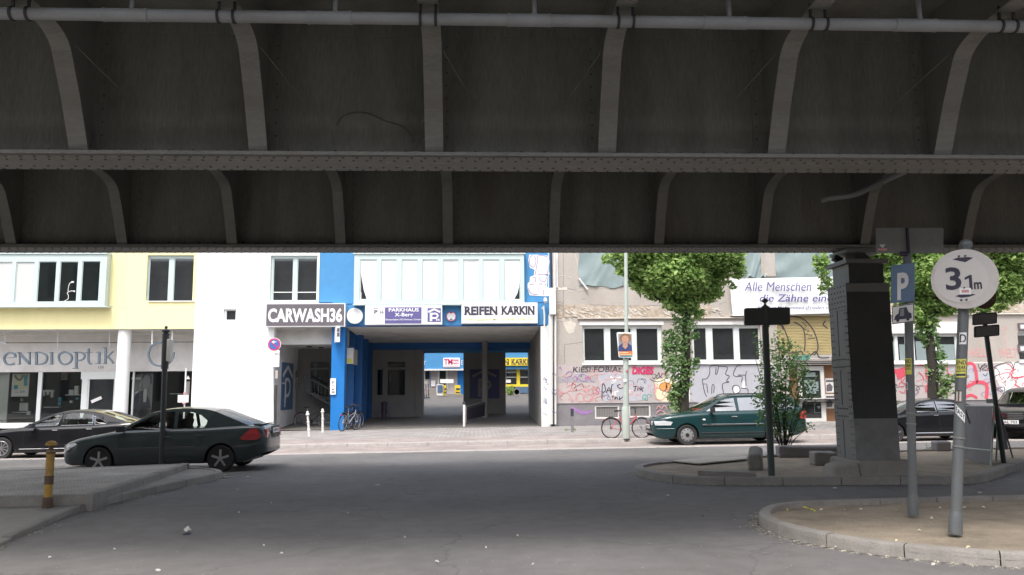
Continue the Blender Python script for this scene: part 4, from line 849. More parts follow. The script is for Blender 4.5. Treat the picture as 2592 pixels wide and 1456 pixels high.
mb.build_each('crack', 'dirtline' if 'dirtline' in M else 'plinth', ol)
mb = MB(); pbox(1462, 1962, 803, 806, YF - .1, .12, mb); pbox(1850, 2110, 796, 799, YF - .14, .15, mb); mb.box(X(2180, YF), XE, YF - .1, YF + .01, Z(797, YF, 2300), Z(793, YF, 2300)); mb.build_each('cornice', 'peel_light', ol)
mb = MB(); pbox(1467, 1680, 814, 823, YF - .015, .02, mb); pbox(1745, 1930, 814, 822, YF - .015, .02, mb); pbox(2230, 2435, 815, 844, YF - .015, .02, mb); pbox(1403, 1412, 640, 728, YF - .05, .06, mb); mb.build_each('lintel', 'g_white', ol)
mb = MB(); pbox(1931, 1961, 560, 700, YF - .06, .1, mb); mb.build('pilaster', 'old_plaster', ol); mb = MB(); pbox(1925, 1932, 560, 698, YF - .1, .1, mb); mb.build('window_jamb', 'board', ol); mb = MB(); mb.tube([F(1465, 705, YF - .05), F(1487, 733, YF - .1)], .04, 6); mb.build('loose_batten', 'offwhite', ol)
# tarpaulins over the upper openings
for i, t in enumerate(T):
    x0, x1, z0, z1 = hole(*t); z0 -= .06; x0 -= .05; x1 += .08; nx, nz = 36, 26; mb = MB(); random.seed(20 + i)
    fx = [(random.uniform(x0, x1), random.uniform(.1, .35), random.uniform(-.6, .6)) for _ in range(7)]
    for j in range(nz + 1):
        for k in range(nx + 1):
            u, v = k / nx, j / nz; x = x0 + (x1 - x0) * u; z = z0 + (z1 - z0) * v; d = 0
            for c_, w2, s2 in fx: d += .05 * math.exp(-((x - c_ - s2 * (z - z0)) / w2) ** 2 * 4) * (1.2 - v)
            d += .03 * math.sin(9 * (u * 1.3 + (1 - v)) ** 2) * math.exp(-6 * min(u, 1 - u)) + .012 * math.sin(23 * u + 9 * v)
            zz = z + (.05 * math.sin(14 * u + i) + .03 * math.sin(31 * u)) * max(0, 1 - v * 5)
            mb.v.append((x + .03 * math.sin(17 * v) * (1 if u in (0, 1) else 0), YF - .03 - d, zz))
    for j in range(nz):
        for k in range(nx): a = j * (nx + 1) + k; mb.f.append((a, a + 1, a + nx + 2, a + nx + 1))
    tg = ['left of the street tree beside the lamp post', 'strip between the street tree and the bare pilaster', 'above the banner to the right of the pilaster', 'behind the round height sign']
    tag(mb.build('tarpaulin', 'tarp', smooth=True), 'grey green tarpaulin covering an upper opening, ' + tg[i], 'tarpaulin', 'tarpaulins over the upper openings')
random.seed(3)
# banner
bn = thing('protest_banner', 'white fabric banner with slanted blue writing hung above the rolled shutter', 'banner', tuple(F(1980, 798, YF - .2)))
mb = MB(); nx, nz = 40, 14; BY = YF - .2
tl, tr, br_, bl_ = F(1846, 706, BY), F(2200, 699, BY), F(2200, 791, BY), F(1855, 800, BY)
def bpt(u, v): a = bl_.lerp(br_, u); b = tl.lerp(tr, u); p = a.lerp(b, v); p.y += .02 * math.sin(6 * u * 3 + 5 * v) - .03 * (1 - v) * math.sin(3.1 * u); return p
for j in range(nz + 1):
    for k in range(nx + 1): mb.v.append(tuple(bpt(k / nx, j / nz)))
for j in range(nz):
    for k in range(nx): a = j * (nx + 1) + k; mb.f.append((a, a + 1, a + nx + 2, a + nx + 1))
mb.build('cloth', 'sheet', bn, smooth=True)
mb = MB(); Bt = YF - .31
ptext(mb, 'Alle Menschen', 1884, 2054, 714, 737, Bt, bold=0, shear=.22); ptext(mb, 'die Zähne einer', 1923, 2122, 745, 764, Bt, bold=.012, shear=.22); ptext(mb, 'Prophet Mohammed (Frieden und', 1918, 2112, 775, 785, Bt, bold=.005, shear=.22); mb.build('lettering', 'violet', bn)
# roll shutter and shop door
mb = MB(); x0, x1, z0, z1 = sx0, sx1, sz0, sz1; zy = Z(898, YF, 2040)
n = 26
for k in range(n): a = zy + (z1 - zy) * k / n; b = zy + (z1 - zy) * (k + 1) / n; mb.prism([(x0, YF + .1, a), (x0, YF + .06, a + (b - a) * .3), (x0, YF + .06, b - (b - a) * .25), (x0, YF + .1, b), (x0, YF + .13, b), (x0, YF + .13, a)], (x1 - x0, 0, 0))
shu = mb.build('roll_shutter', 'shutter', ol); mb = MB()
for k in range(5): a = z0 + .05 + (zy - z0 - .05) * k / 5; b = a + (zy - z0 - .05) / 5; mb.prism([(x0, YF + .1, a), (x0, YF + .06, a + (b - a) * .3), (x0, YF + .06, b - (b - a) * .25), (x0, YF + .1, b), (x0, YF + .13, b), (x0, YF + .13, a)], (x1 - x0, 0, 0))
mb.box(x0, x1, YF - .02, YF + .12, z0, z0 + .05); mb.build('shutter_foot', 'shutter_white', ol)
mb = MB()
for pts in ([(1960, 800), (1975, 812), (1990, 845), (1998, 870), (1998, 885)], [(1995, 800), (2030, 806), (2055, 830), (2068, 860), (2070, 885), (2060, 900)], [(2010, 815), (2032, 830), (2038, 860), (2036, 890)], [(1965, 880), (1985, 892), (2010, 893), (2028, 890), (2034, 898), (2048, 902), (2065, 890), (2075, 905), (2100, 905)], [(1963, 815), (1975, 822), (1984, 835)], [(2090, 812), (2084, 822), (2096, 832)]): ribbon(mb, curve(pts, 5), [1.4] + [2.9] * (len(pts) * 5 - 6) + [1.4], YF + .05, .006)
ribbon(mb, [(2030, 815), (2042, 826), (2034, 832), (2048, 838), (2040, 846), (2056, 850), (2044, 858), (2062, 856)], 1.5, YF + .05, .006); mb.build('graffiti', 'g_black', shu)
mb = MB(); ptext(mb, 'REES', 2008, 2052, 899, 911, YF + .045, bold=.03, shear=.2); mb.build('graffiti', 'g_green', shu)
dr = MB(); mb = MB(); mb.box(dx0, sx1, YF + .3, YF + .4, 0, sz0); mb.build('entrance_wall', 'wood', ol)
D = hole(2022, 2088, 927, 1068, YF + .2); dr = MB(); holes_wall(dr, *D, YF + .18, .1, ppanes([(2030, 2078, 938, 1008), (2032, 2080, 1018, 1059)], YF + .18)); do = dr.build('door', 'offwhite', ol)
mb = MB(); pbox(2028, 2082, 936, 1061, YF + .24, .01, mb); mb.build('door_pane', 'pane', do)
mb = MB(); pbox(2030, 2064, 943, 954, YF + .225, .01, mb); pbox(2036, 2063, 962, 985, YF + .22, .01, mb); pbox(2048, 2072, 966, 990, YF + .225, .01, mb); pbox(2040, 2066, 989, 997, YF + .22, .01, mb); ribbon(mb, [(2062, 1022), (2062, 1045), (2079, 1045), (2079, 1022)], 1.5, YF + .22, .006, closed=True); mb.prism(pline([(2067, 1028), (2077, 1028), (2073, 1036)], YF + .22), (0, .005, 0)); mb.build('notice', 'tarp', do)
st_ = MB(); st_.box(dx0, sx1, YF - .1, YF + .3, .1, Z(1069, YF, 2050)); st_.build('door_step', 'concrete', ol)
pq = thing('fly_posters', 'black and white posters pasted on the brown panel beside the shop door', 'poster', tuple(F(2100, 1036, YF + .28)))
for a, b in ((958, 994), (998, 1034)):
    pbox(2090, 2140, a, b, YF + .285, .01).build('sheet', 'offwhite', pq); mb = MB(); pbox(2091, 2140, a + 4, a + 9, YF + .28, .004, mb); mb.prism(pline([(2092, b - 3), (2092, a + 18), (2100, a + 12), (2108, a + 20), (2106, b - 4)], YF + .28), (0, .004, 0)); mb.build('print', 'signgrey', pq)
sg_ = thing('wall_box_signs', 'small dark framed signs on the wall at the right edge of the picture', 'sign', tuple(F(2585, 900, YF - .05)))
for a, b in ((818, 836), (873, 892)): pbox(2578, 2600, a, b, YF - .06, .05).build('frame', 'signgrey', sg_); mb = MB(); pbox(2583, 2597, a + 4, b - 4, YF - .065, .01, mb); mb.build('face', 'offwhite', sg_)
# ---------- graffiti (paint on the house)
def c8(p): return [(1380 + x / 5.565, 880 + y / 5.565) for x, y in p]
def gpaint(m, fn): mb = MB(); fn(mb); mb.build('graffiti', m, ol)
GY = YF - .022
def rect(mb, a, b, c, d, Y=GY + .004): pbox(a, b, c, d, Y, .004, mb)
gpaint('g_grey', lambda mb: (rect(mb, 1412, 1509, 954, 968),))
def blob(mb, pts, Y): mb.prism(pline(curve(pts, 5, closed=True), Y), (0, .003, 0))
gpaint('g_silver', lambda mb: (blob(mb, [(1515, 945), (1545, 938), (1580, 945), (1620, 950), (1650, 965), (1655, 985), (1640, 1008), (1600, 1016), (1560, 1012), (1530, 1015), (1520, 990)], GY + .002), blob(mb, [(1742, 925), (1800, 924), (1960, 925), (1962, 970), (1960, 1018), (1850, 1019), (1760, 1018), (1748, 985)], GY + .002)))
gpaint('g_cream', lambda mb: (blob(mb, [(1658, 965), (1690, 958), (1715, 962), (1716, 1012), (1690, 1017), (1664, 1010)], GY + .003),))
def blk(mb):
    ptext(mb, 'KiESI·FOBIAt', 1450, 1572, 928, 942, GY - .002, bold=.006, shear=.12)
    for p in ([(800, 720), (805, 540), (830, 515), (850, 600), (815, 640)], [(860, 640), (900, 560), (925, 640)], [(870, 610), (920, 605)], [(930, 530), (960, 525)], [(935, 540), (930, 650)], [(1060, 520), (1015, 535), (1050, 575), (1110, 560)], [(1240, 550), (1300, 545)], [(1270, 550), (1262, 620)], [(1305, 610), (1310, 550), (1345, 600), (1350, 545)], [(1385, 560), (1360, 590), (1380, 620)], [(940, 700), (960, 680), (950, 735)], [(990, 690), (980, 730), (1010, 700), (1020, 730)], [(1050, 690), (1045, 735), (1070, 715), (1100, 690)]): ribbon(mb, c8(curve(p, 3)), 2.5, GY - .002, .005)
    for p in ([(1540, 370), (1580, 400), (1600, 350), (1620, 410), (1650, 360)], [(1480, 440), (1520, 470), (1600, 480), (1680, 450)], [(1510, 410), (1530, 440), (1560, 410), (1580, 440), (1620, 410), (1650, 440)]): ribbon(mb, c8(curve(p, 4)), 1.5, GY - .002, .005)
gpaint('g_black', blk)
gpaint('g_crimson', lambda mb: ptext(mb, 'DiGES', 1600, 1655, 928, 948, GY - .004, bold=.05, shear=.1))
def pk(mb):
    for p in ([(300, 560), (340, 530), (380, 540)], [(300, 640), (330, 610), (420, 600), (360, 560)], [(320, 640), (360, 700), (400, 760), (330, 720)], [(440, 660), (430, 740)], [(455, 650), (500, 640), (540, 680), (530, 750), (470, 755), (455, 700), (455, 650)], [(560, 660), (545, 720), (600, 760), (640, 740), (650, 680), (600, 650), (580, 700)], [(665, 610), (660, 760)], [(740, 640), (670, 690), (740, 755)], [(180, 610), (210, 580)], [(230, 620), (190, 650), (230, 670), (235, 620)], [(250, 660), (200, 700), (250, 740)], [(650, 590), (690, 560), (740, 570), (750, 620), (700, 640), (660, 610), (700, 580), (730, 600)], [(690, 370), (730, 380), (830, 370), (900, 330), (1100, 340)], [(720, 400), (740, 440), (745, 510)], [(830, 440), (900, 450), (960, 430), (1050, 440), (1100, 470)], [(770, 540), (800, 510), (850, 480)], [(940, 590), (970, 680), (920, 770)], [(1250, 490), (1280, 520), (1320, 570)], [(1540, 560), (1560, 600), (1540, 660), (1560, 720)], [(1560, 720), (1640, 740), (1700, 700), (1760, 740)], [(1570, 860), (1600, 820), (1640, 860), (1680, 810), (1720, 880)], [(1560, 930), (1620, 880), (1690, 920)], [(430, 560), (470, 600), (520, 580), (560, 620), (610, 590)]): ribbon(mb, c8(curve(p, 4)), 1.8, GY - .003, .005)
gpaint('g_pink', pk)
def gr(mb):
    for p in ([(290, 380), (330, 340), (380, 350), (360, 400), (310, 420), (330, 470)], [(380, 440), (430, 400), (440, 470), (390, 460)], [(440, 480), (480, 390), (560, 380), (570, 470), (490, 460), (450, 430)], [(590, 480), (600, 400), (640, 460), (690, 490)], [(190, 290), (220, 280), (230, 320)]): ribbon(mb, c8(curve(p, 4)), 1.7, GY - .003, .005)
gpaint('g_purple', gr)
gpaint('g_orange', lambda mb: (blob(mb, c8([(1620, 520), (1660, 495), (1700, 500), (1720, 560), (1700, 610), (1650, 615), (1620, 580)]), GY), blob(mb, c8([(1700, 500), (1750, 500), (1775, 560), (1750, 610), (1710, 615)]), GY)))
gpaint('wood', lambda mb: [ribbon(mb, c8(curve(p, 4)), 1.2, GY - .004, .005) for p in ([(1620, 520), (1660, 495), (1720, 500), (1770, 530), (1770, 590), (1720, 620), (1660, 610), (1620, 590), (1610, 550), (1620, 520)], [(1700, 500), (1720, 560), (1680, 615)], [(1700, 430), (1740, 420), (1765, 460), (1740, 510), (1700, 500), (1680, 460), (1700, 430)])])
gpaint('g_green', lambda mb: ribbon(mb, c8(curve([(1380, 740), (1370, 690), (1410, 660), (1420, 700), (1390, 720), (1440, 740), (1440, 670), (1480, 660), (1500, 690)], 4)), 1.6, GY - .003, .005))
def hk(mb):
    q = lambda p: [(1600 + x / 4.019, 900 + y / 4.019) for x, y in p]
    for p in ([(715, 240), (760, 235), (790, 180), (795, 110), (860, 100), (880, 110), (865, 180), (850, 190), (855, 120)], [(880, 110), (970, 120), (950, 190), (990, 210), (960, 260), (990, 270), (920, 290), (930, 380)], [(715, 240), (720, 290), (740, 380), (760, 420)], [(810, 390), (815, 300), (835, 310), (830, 380)], [(725, 290), (760, 290), (770, 380)], [(1110, 100), (1065, 110), (1030, 190), (1060, 215), (1120, 215), (1110, 270)], [(1165, 160), (1155, 200), (1160, 310)], [(1020, 340), (1030, 310), (1070, 305), (1095, 330), (1095, 370), (1060, 385)], [(1075, 200), (1160, 200)], [(1110, 330), (1130, 335), (1175, 340), (1180, 385)], [(1020, 340), (1030, 370), (1045, 385)]): ribbon(mb, q(curve(p, 3) if len(p) > 3 else p), 1.9, GY - .003, .005)
gpaint('ink', hk)
gpaint('g_white', lambda mb: (blob(mb, [(1857, 985), (1862, 977), (1870, 978), (1872, 990), (1866, 996), (1858, 994)], GY), blob(mb, [(1878, 982), (1881, 965), (1885, 966), (1886, 983)], GY), blob(mb, [(1712, 925), (1742, 925), (1745, 970), (1745, 1018), (1718, 1018)], GY + .001)))
def rr(mb):
    q = lambda p: [(2300 + x / 4.257, 900 + y / 4.257) for x, y in p]
    for p, wd in (([(610, 90), (690, 90), (720, 150), (735, 260), (720, 290), (620, 340)], 8), ([(720, 290), (790, 290), (840, 320), (845, 400), (835, 465)], 9), ([(615, 450), (650, 430), (690, 430), (740, 460)], 7), ([(1100, 200), (1130, 240), (1180, 240), (1243, 225)], 4), ([(1140, 310), (1200, 345), (1243, 350)], 4), ([(1160, 450), (1210, 400), (1243, 370)], 4), ([(1060, 90), (1100, 110), (1130, 170)], 3), ([(90, 100), (180, 110), (200, 120)], 4), ([(190, 130), (190, 230), (230, 250)], 4), ([(190, 400), (190, 330), (260, 340)], 4), ([(345, 100), (410, 90), (420, 180), (470, 220)], 3), ([(110, 180), (150, 220), (165, 260)], 2.5), ([(1070, 490), (1100, 520), (1140, 480)], 5)): ribbon(mb, q(curve(p, 4)), wd, GY - .003, .005)
    blob(mb, [(2255, 930), (2270, 935), (2295, 928), (2300, 945), (2275, 960), (2268, 948)], GY - .002); ribbon(mb, [(2296, 962), (2297, 985), (2294, 998)], 3, GY - .002, .005)
    for p in ([(2280, 955), (2283, 966), (2291, 957)], [(2275, 975), (2280, 968), (2290, 972), (2285, 980), (2276, 978)], [(2277, 990), (2288, 995), (2292, 985)]): ribbon(mb, curve(p, 4), 2, GY - .003, .005)
gpaint('g_red', rr)
gpaint('g_silver', lambda mb: (blob(mb, [(2475, 943), (2512, 941), (2517, 955), (2500, 968), (2480, 965)], GY + .001), blob(mb, [(2452, 925), (2462, 925), (2465, 965), (2450, 970)], GY + .002)))
gpaint('g_white', lambda mb: blob(mb, [(2523, 930), (2560, 920), (2610, 922), (2610, 1008), (2560, 1009), (2540, 1000), (2530, 975), (2520, 955)], GY + .002))
def gb(mb):
    q = lambda p: [(2300 + x / 4.257, 900 + y / 4.257) for x, y in p]
    for p in ([(920, 130), (970, 100), (1080, 70), (1120, 100), (1130, 150), (1150, 75), (1243, 70)], [(920, 130), (960, 150), (980, 200), (930, 230), (940, 340), (990, 350), (1030, 340), (1035, 420), (1050, 465)], [(750, 90), (770, 140), (830, 80)], [(770, 170), (790, 110), (850, 110), (790, 150), (850, 160)], [(850, 150), (880, 100), (900, 160)], [(930, 350), (990, 390), (1010, 370), (1030, 470)], [(800, 200), (830, 220), (850, 190)]): ribbon(mb, q(curve(p, 3)), 1.6, GY - .005, .005)
gpaint('g_black', gb)
def hw(mb):
    ptext(mb, 'HELL', 2452, 2498, 882, 903, YF - .006, bold=.0, shear=.3); ptext(mb, 'WELT', 2530, 2578, 882, 905, YF - .006, bold=.0, shear=.2)
    for p in ([(2542, 825), (2544, 850), (2545, 880)], [(2536, 838), (2544, 824), (2552, 836)]): ribbon(mb, p, 1.2, YF - .006, .004)
gpaint('g_pink', hw)
gpaint('g_purple', lambda mb: (ribbon(mb, curve([(1445, 1030), (1475, 1045), (1500, 1040)], 5), [3, 5, 7, 9, 10, 10, 9, 8, 7, 6, 4], YF + .012, .004),))
for m_, n_, wd_, sd_ in (('g_pink', 34, 1.6, 1), ('g_purple', 16, 1.2, 2), ('g_black', 14, 1.1, 3), ('g_red', 14, 1.8, 4), ('g_silver', 10, 4, 5), ('g_white', 8, 4, 6)):
    mb = MB(); rq = random.Random(sd_)
    for _ in range(n_):
        px, py = (rq.uniform(1412, 1740), rq.uniform(945, 1012)) if rq.random() < .55 else (rq.uniform(2250, 2590), rq.uniform(935, 1000)); r_ = rq.uniform(3, 11); a0 = rq.uniform(0, 6)
        ribbon(mb, curve([(px + j * r_ * .5 + r_ * math.cos(a0 + j * rq.uniform(1.2, 2.2)), py + r_ * .9 * math.sin(a0 + j * 1.7)) for j in range(rq.randint(3, 7))], 4), wd_, GY + (.001 if m_ in ('g_silver', 'g_white') else -.001), .003)
    mb.build('graffiti', m_, ol, kind='stuff')
mb = MB()
for k in range(14): px = random.choice([1380, 1384, 1403]); py = random.uniform(940, 1060); ribbon(mb, curve([(px - 5, py), (px - 1, py - 4), (px + 2, py + 3), (px + 5, py - 2)], 3), 1.1, 33.45 if px == 1403 else YF - .04, .004)
mb.build('graffiti', 'violet', bl)
# ---------- courtyard building seen through the passage
CY = 62.0
cy = thing('courtyard_workshop', 'low workshop building with a sky blue fascia seen through the passage', 'building', tuple(F(1215, 1000, CY)))
f = lambda p0, p1, q0, q1, Y=CY, dep=.2: pbox(p0, p1, q0, q1, Y, dep)
f(950, 1480, 870, 935, CY - .6, .9).build('fascia', 'blue_plaster', cy); f(950, 1480, 935, 1006, CY, 6).build('wall', 'pink_wall', cy); f(1100, 1300, 800, 900, CY + .3, 6).build('upper_wall', 'offwhite', cy)
mb = MB(); ptext(mb, 'DIENST', 1035, 1078, 914, 925, CY - .61); ptext(mb, 'ELEKTRO', 1167, 1215, 912, 923, CY - .61); mb.build('lettering', 'white', cy)
mb = MB(); pbox(1064, 1175, 934, 938, CY - .7, .3, mb); pbox(1074, 1076, 937, 985, CY - .05, .06, mb); pbox(1108, 1112, 937, 985, CY - .05, .06, mb); pbox(1130, 1133, 937, 985, CY - .05, .06, mb); pbox(1281, 1310, 941, 944, CY - .05, .05, mb); pbox(1282, 1345, 954, 956, CY - .05, .05, mb); mb.build_each('frame', 'offwhite', cy)
mb = MB(); pbox(1076, 1087, 938, 960, CY - .03, .05, mb); pbox(1113, 1128, 938, 985, CY - .03, .05, mb); pbox(1282, 1307, 938, 978, CY - .03, .05, mb); pbox(1317, 1346, 938, 978, CY - .03, .05, mb); mb.build_each('window', 'pane', cy)
mb = MB(); pbox(1158, 1175, 937, 1000, CY - .04, .1, mb); pbox(1346, 1358, 930, 990, CY - .1, .2, mb); pbox(1088, 1089, 938, 985, CY - .05, .05, mb); mb.build_each('blue_pier', 'blue_gloss', cy)
mb = MB(); pbox(1308, 1316, 930, 980, CY - .2, .2, mb); pbox(1281, 1364, 928, 934, CY - .3, .3, mb); pbox(1281, 1364, 973, 979, CY - .3, .3, mb); pbox(1355, 1364, 940, 980, CY - .05, .1, mb); mb.build_each('yellow_trim', 'shop_yellow', cy)
f(1305, 1364, 979, 995, CY - .5, .4).build('low_wall', 'faded_blue', cy); f(1082, 1106, 986, 1003, CY - .3, .3).build('step', 'concrete', cy)
s = board('timber_sign', 'small white TM Holz sign with crimson letters on the blue courtyard fascia', 1122, 1164, 906, 930, CY - .7, .08, 'white', 'white', .5)
mb = MB(); ptext(mb, 'TM', 1124, 1145, 909, 923, CY - .71, bold=.03); ptext(mb, 'Holz', 1146, 1161, 909, 915, CY - .71, bold=.02); ptext(mb, 'Design', 1145, 1161, 917, 923, CY - .71, bold=.02); pbox(1124, 1162, 926, 927, CY - .71, .01, mb); mb.build('lettering', 'g_crimson', s)
s = board('yard_tyre_sign', 'yellow REIFEN KARKIN sign with dark slab letters on the courtyard fascia', 1226, 1354, 906, 926, CY - .75, .1, 'shop_yellow', 'shop_yellow', .5)
mb = MB(); ptext(mb, 'REIFEN', 1233, 1288, 909, 923, CY - .76, bold=.02); ptext(mb, 'KARKIN', 1295, 1349, 909, 923, CY - .76, bold=.02)
for x in (1296, 1300, 1313, 1320, 1330, 1339, 1347, 1286, 1283):
    for y in (910, 923): pbox(x - 1.5, x + 1.5, y - .7, y + .5, CY - .76, .008, mb)
mb.build('lettering', 'ink', s)
def small(name, label, cat, parts, Y=58):
    t = thing(name, label, cat, tuple(F(sum(parts[0][1][:2]) / 2, parts[0][1][3], Y)))
    for nm, r, m in parts:
        if len(r) == 4: pbox(*r, Y, .25).build(nm, m, t)
        else: MB().prism(pline(r, Y), (0, .1, 0)).build(nm, m, t)
    return t
small('pavement_board', 'dark leaning advertising board with white frame in the yard', 'board', [('frame', (1105, 1122, 973, 1001), 'g_white'), ('face', (1107, 1120, 975, 993), 'faded_blue')][0:1] + [], 57.9); pbox(1107, 1120, 975, 993, 57.85, .04).build('face', 'faded_blue', bpy.data.objects['pavement_board'])
for i, (a, b, c, d, lab) in enumerate([(1122, 1130, 975, 1001, 'yellow upright post with dark patches beside the leaning board in the yard'), (1151, 1165, 975, 998, 'yellow notched stand beside the blue pier in the yard')]):
    t = thing('yellow_stand', lab, 'stand', tuple(F((a + b) / 2, d, 58))); pbox(a, b, c, d, 58, .25).build('body', 'shop_yellow', t); mb = MB(); pbox(a + 3, b - 1, c + 8, c + 12, 57.98, .03, mb); pbox(a + 3, b - 1, c + 17, c + 20, 57.98, .03, mb); mb.build('slot', 'ink', t)
t = thing('white_table_sign', 'plain white rectangular sign on a thin post in the yard', 'sign', tuple(F(1130, 1000, 57.5))); pbox(1114, 1148, 960, 970, 57.5, .06).build('panel', 'white', t); pbox(1129, 1131, 970, 1001, 57.5, .06).build('post', 'passage_wall', t)
t = thing('yard_notice', 'small white notice sheet on the dark window of the yard building', 'notice', tuple(F(1096, 985, CY - .1))); pbox(1091, 1102, 963, 978, CY - .12, .03).build('sheet', 'white', t)
t = thing('pictogram_sign', 'white sign with two dark dots on the blue pier beyond the right opening', 'sign', tuple(F(1350, 960, CY - .2))); pbox(1341, 1360, 939, 955, CY - .2, .06).build('panel', 'white', t); mb = MB(); pbox(1346, 1349, 948, 951, CY - .21, .02, mb); pbox(1353, 1357, 947, 950, CY - .21, .02, mb); mb.build('dot', 'ink', t); pbox(1345, 1355, 956, 965, CY - .2, .06).build('panel', 'offwhite', t)
t = thing('licence_sign', 'small white sign on the dark window left of the yellow post', 'sign', tuple(F(1287, 970, CY - .2))); pbox(1281, 1293, 961, 969, CY - .2, .06).build('panel', 'white', t)
c = F(1308, 992, 57.5); t = thing('display_tyre', 'round tyre standing beside the bush in the yard', 'tyre', (c.x, 57.5, c.z - .22)); MB().lathe([(.1, 0), (.18, -.04), (.23, -.04), (.23, .1), (.1, .1)], (c.x, 57.5, c.z), 20, 'y').build('tread', 'plinth', t); MB().lathe([(.17, -.05), (.02, -.05)], (c.x, 57.5, c.z), 16, 'y').build('rim', 'pink_wall', t)
c = F(1076, 1000, 55); t = thing('metal_trolley', 'dark metal frame trolley beside the passage opening', 'trolley', tuple(c)); mb = MB()
for a in (1073, 1078, 1084): mb.tube([F(a, 972, 55), F(a + 1, 1008, 55)], .03, 6)
mb.tube([F(1071, 1008, 55), F(1088, 1006, 55)], .04, 6); mb.build('frame', 'ink', t); pbox(1071, 1081, 965, 976, 55, .3).build('box', 'board', t)
# barrier and bollard in the passage
t = thing('passage_barrier', 'dark tubular barrier with mesh beside the white passage post', 'barrier', tuple(F(1205, 1062, 37.5))); mb = MB()
a, b, c, d = F(1180, 1030, 36), F(1228, 1018, 38.5), F(1228, 1058, 38.5), F(1180, 1070, 36); mb.tube([d, a, b, c], .03, 8); mb.tube([a.lerp(d, .12), b.lerp(c, .12)], .015, 6); mb.build('frame', 'plinth', t); MB().add([a + Vector((0, .02, 0)), b + Vector((0, .02, 0)), c + Vector((0, .02, .1)), d + Vector((0, .02, .1))], [(0, 1, 2, 3)]).build('panel', 'ink', t)
t = thing('passage_bollard', 'slim white post with a dark cap at the mouth of the passage', 'bollard', tuple(F(1175, 1080, 34.6))); c = F(1175, 1080, 34.6); MB().lathe([(.055, 0), (.055, .92), (.045, .95)], c, 12).build('post', 'offwhite', t, smooth=True); MB().lathe([(.06, .92), (.075, .96), (.06, 1.03), (.02, 1.05)], c, 12).build('cap', 'ink', t, smooth=True)
c = F(972, 1062, 39.5); t = thing('litter_bin', 'dark waisted bin standing before the dark plinth inside the passage', 'bin', tuple(c)); MB().lathe([(.12, 0), (.1, .1), (.14, .4), (.11, .55), (.15, .8), (.1, .85)], c, 12).build('body', 'ink', t, smooth=True)

# ================================================================== CARS
def lerp_tab(tab, x):
    if x <= tab[0][0]: return tab[0][1]
    for (a, b), (c, d) in zip(tab, tab[1:]):
        if x <= c: return b + (d - b) * (x - a) / (c - a)
    return tab[-1][1]
def wheel(parent, x, y, r, style, side):
    wh_ = MB(); s = side
    wh_.lathe([(r * .66, -.085), (r * .93, -.1), (r, -.07), (r, .07), (r * .93, .1), (r * .66, .085)], (x, y, r), 36, 'y'); wo = wh_.build('wheel', 'rubber', parent, smooth=True, local=True)
    o_ = y + s * .088; rm = MB()
    if style == 'hubcap':
        rm.lathe([(r * .66, -s * .03), (r * .64, s * .0), (r * .5, s * .012), (r * .25, s * .02), (.01, s * .024)], (x, o_, r), 36, 'y'); rm.build('rim', 'hubcap', wo, smooth=True, local=True)
        h = MB()
        for k in range(10): a = k * math.pi / 5 + .2; h.obox((x + math.cos(a) * r * .54, o_ + s * .012, r + math.sin(a) * r * .54), (r * .09, .012, r * .12), Matrix.Rotation(-a, 3, 'Y'))
        h.lathe([(r * .2, s * .024), (r * .16, s * .026)], (x, o_, r), 16, 'y')
        h.build('hole', 'black', wo, local=True)
    else:
        n = 5 if style == 'star' else 10
        MB().lathe([(r * .66, -s * .06), (.02, -s * .06)], (x, o_, r), 30, 'y').build('brake', 'black', wo, local=True)
        if style != 'star': rm.tube([(x + math.cos(a) * r * .64, o_ - s * .005, r + math.sin(a) * r * .64) for a in [k * math.pi / 16 for k in range(32)]], .014, 8, closed=True)
        for k in range(n):
            a = k * 2 * math.pi / n + .3; d = Vector((math.cos(a), 0, math.sin(a)))
            rm.obox(Vector((x, o_ - s * .012, r)) + d * r * .36, (r * .6, .02, r * (.17 if style == 'star' else .09)), Matrix.Rotation(-a, 3, 'Y'))
        if style == 'star': rm.tube([(x + math.cos(a) * r * .62, o_ - s * .02, r + math.sin(a) * r * .62) for a in [k * math.pi / 16 for k in range(32)]], .012, 8, closed=True)
        rm.lathe([(r * .14, -.01), (r * .12, s * .012), (.01, s * .014)], (x, o_, r), 16, 'y')
        rm.build('rim', 'alloy', wo, local=True)
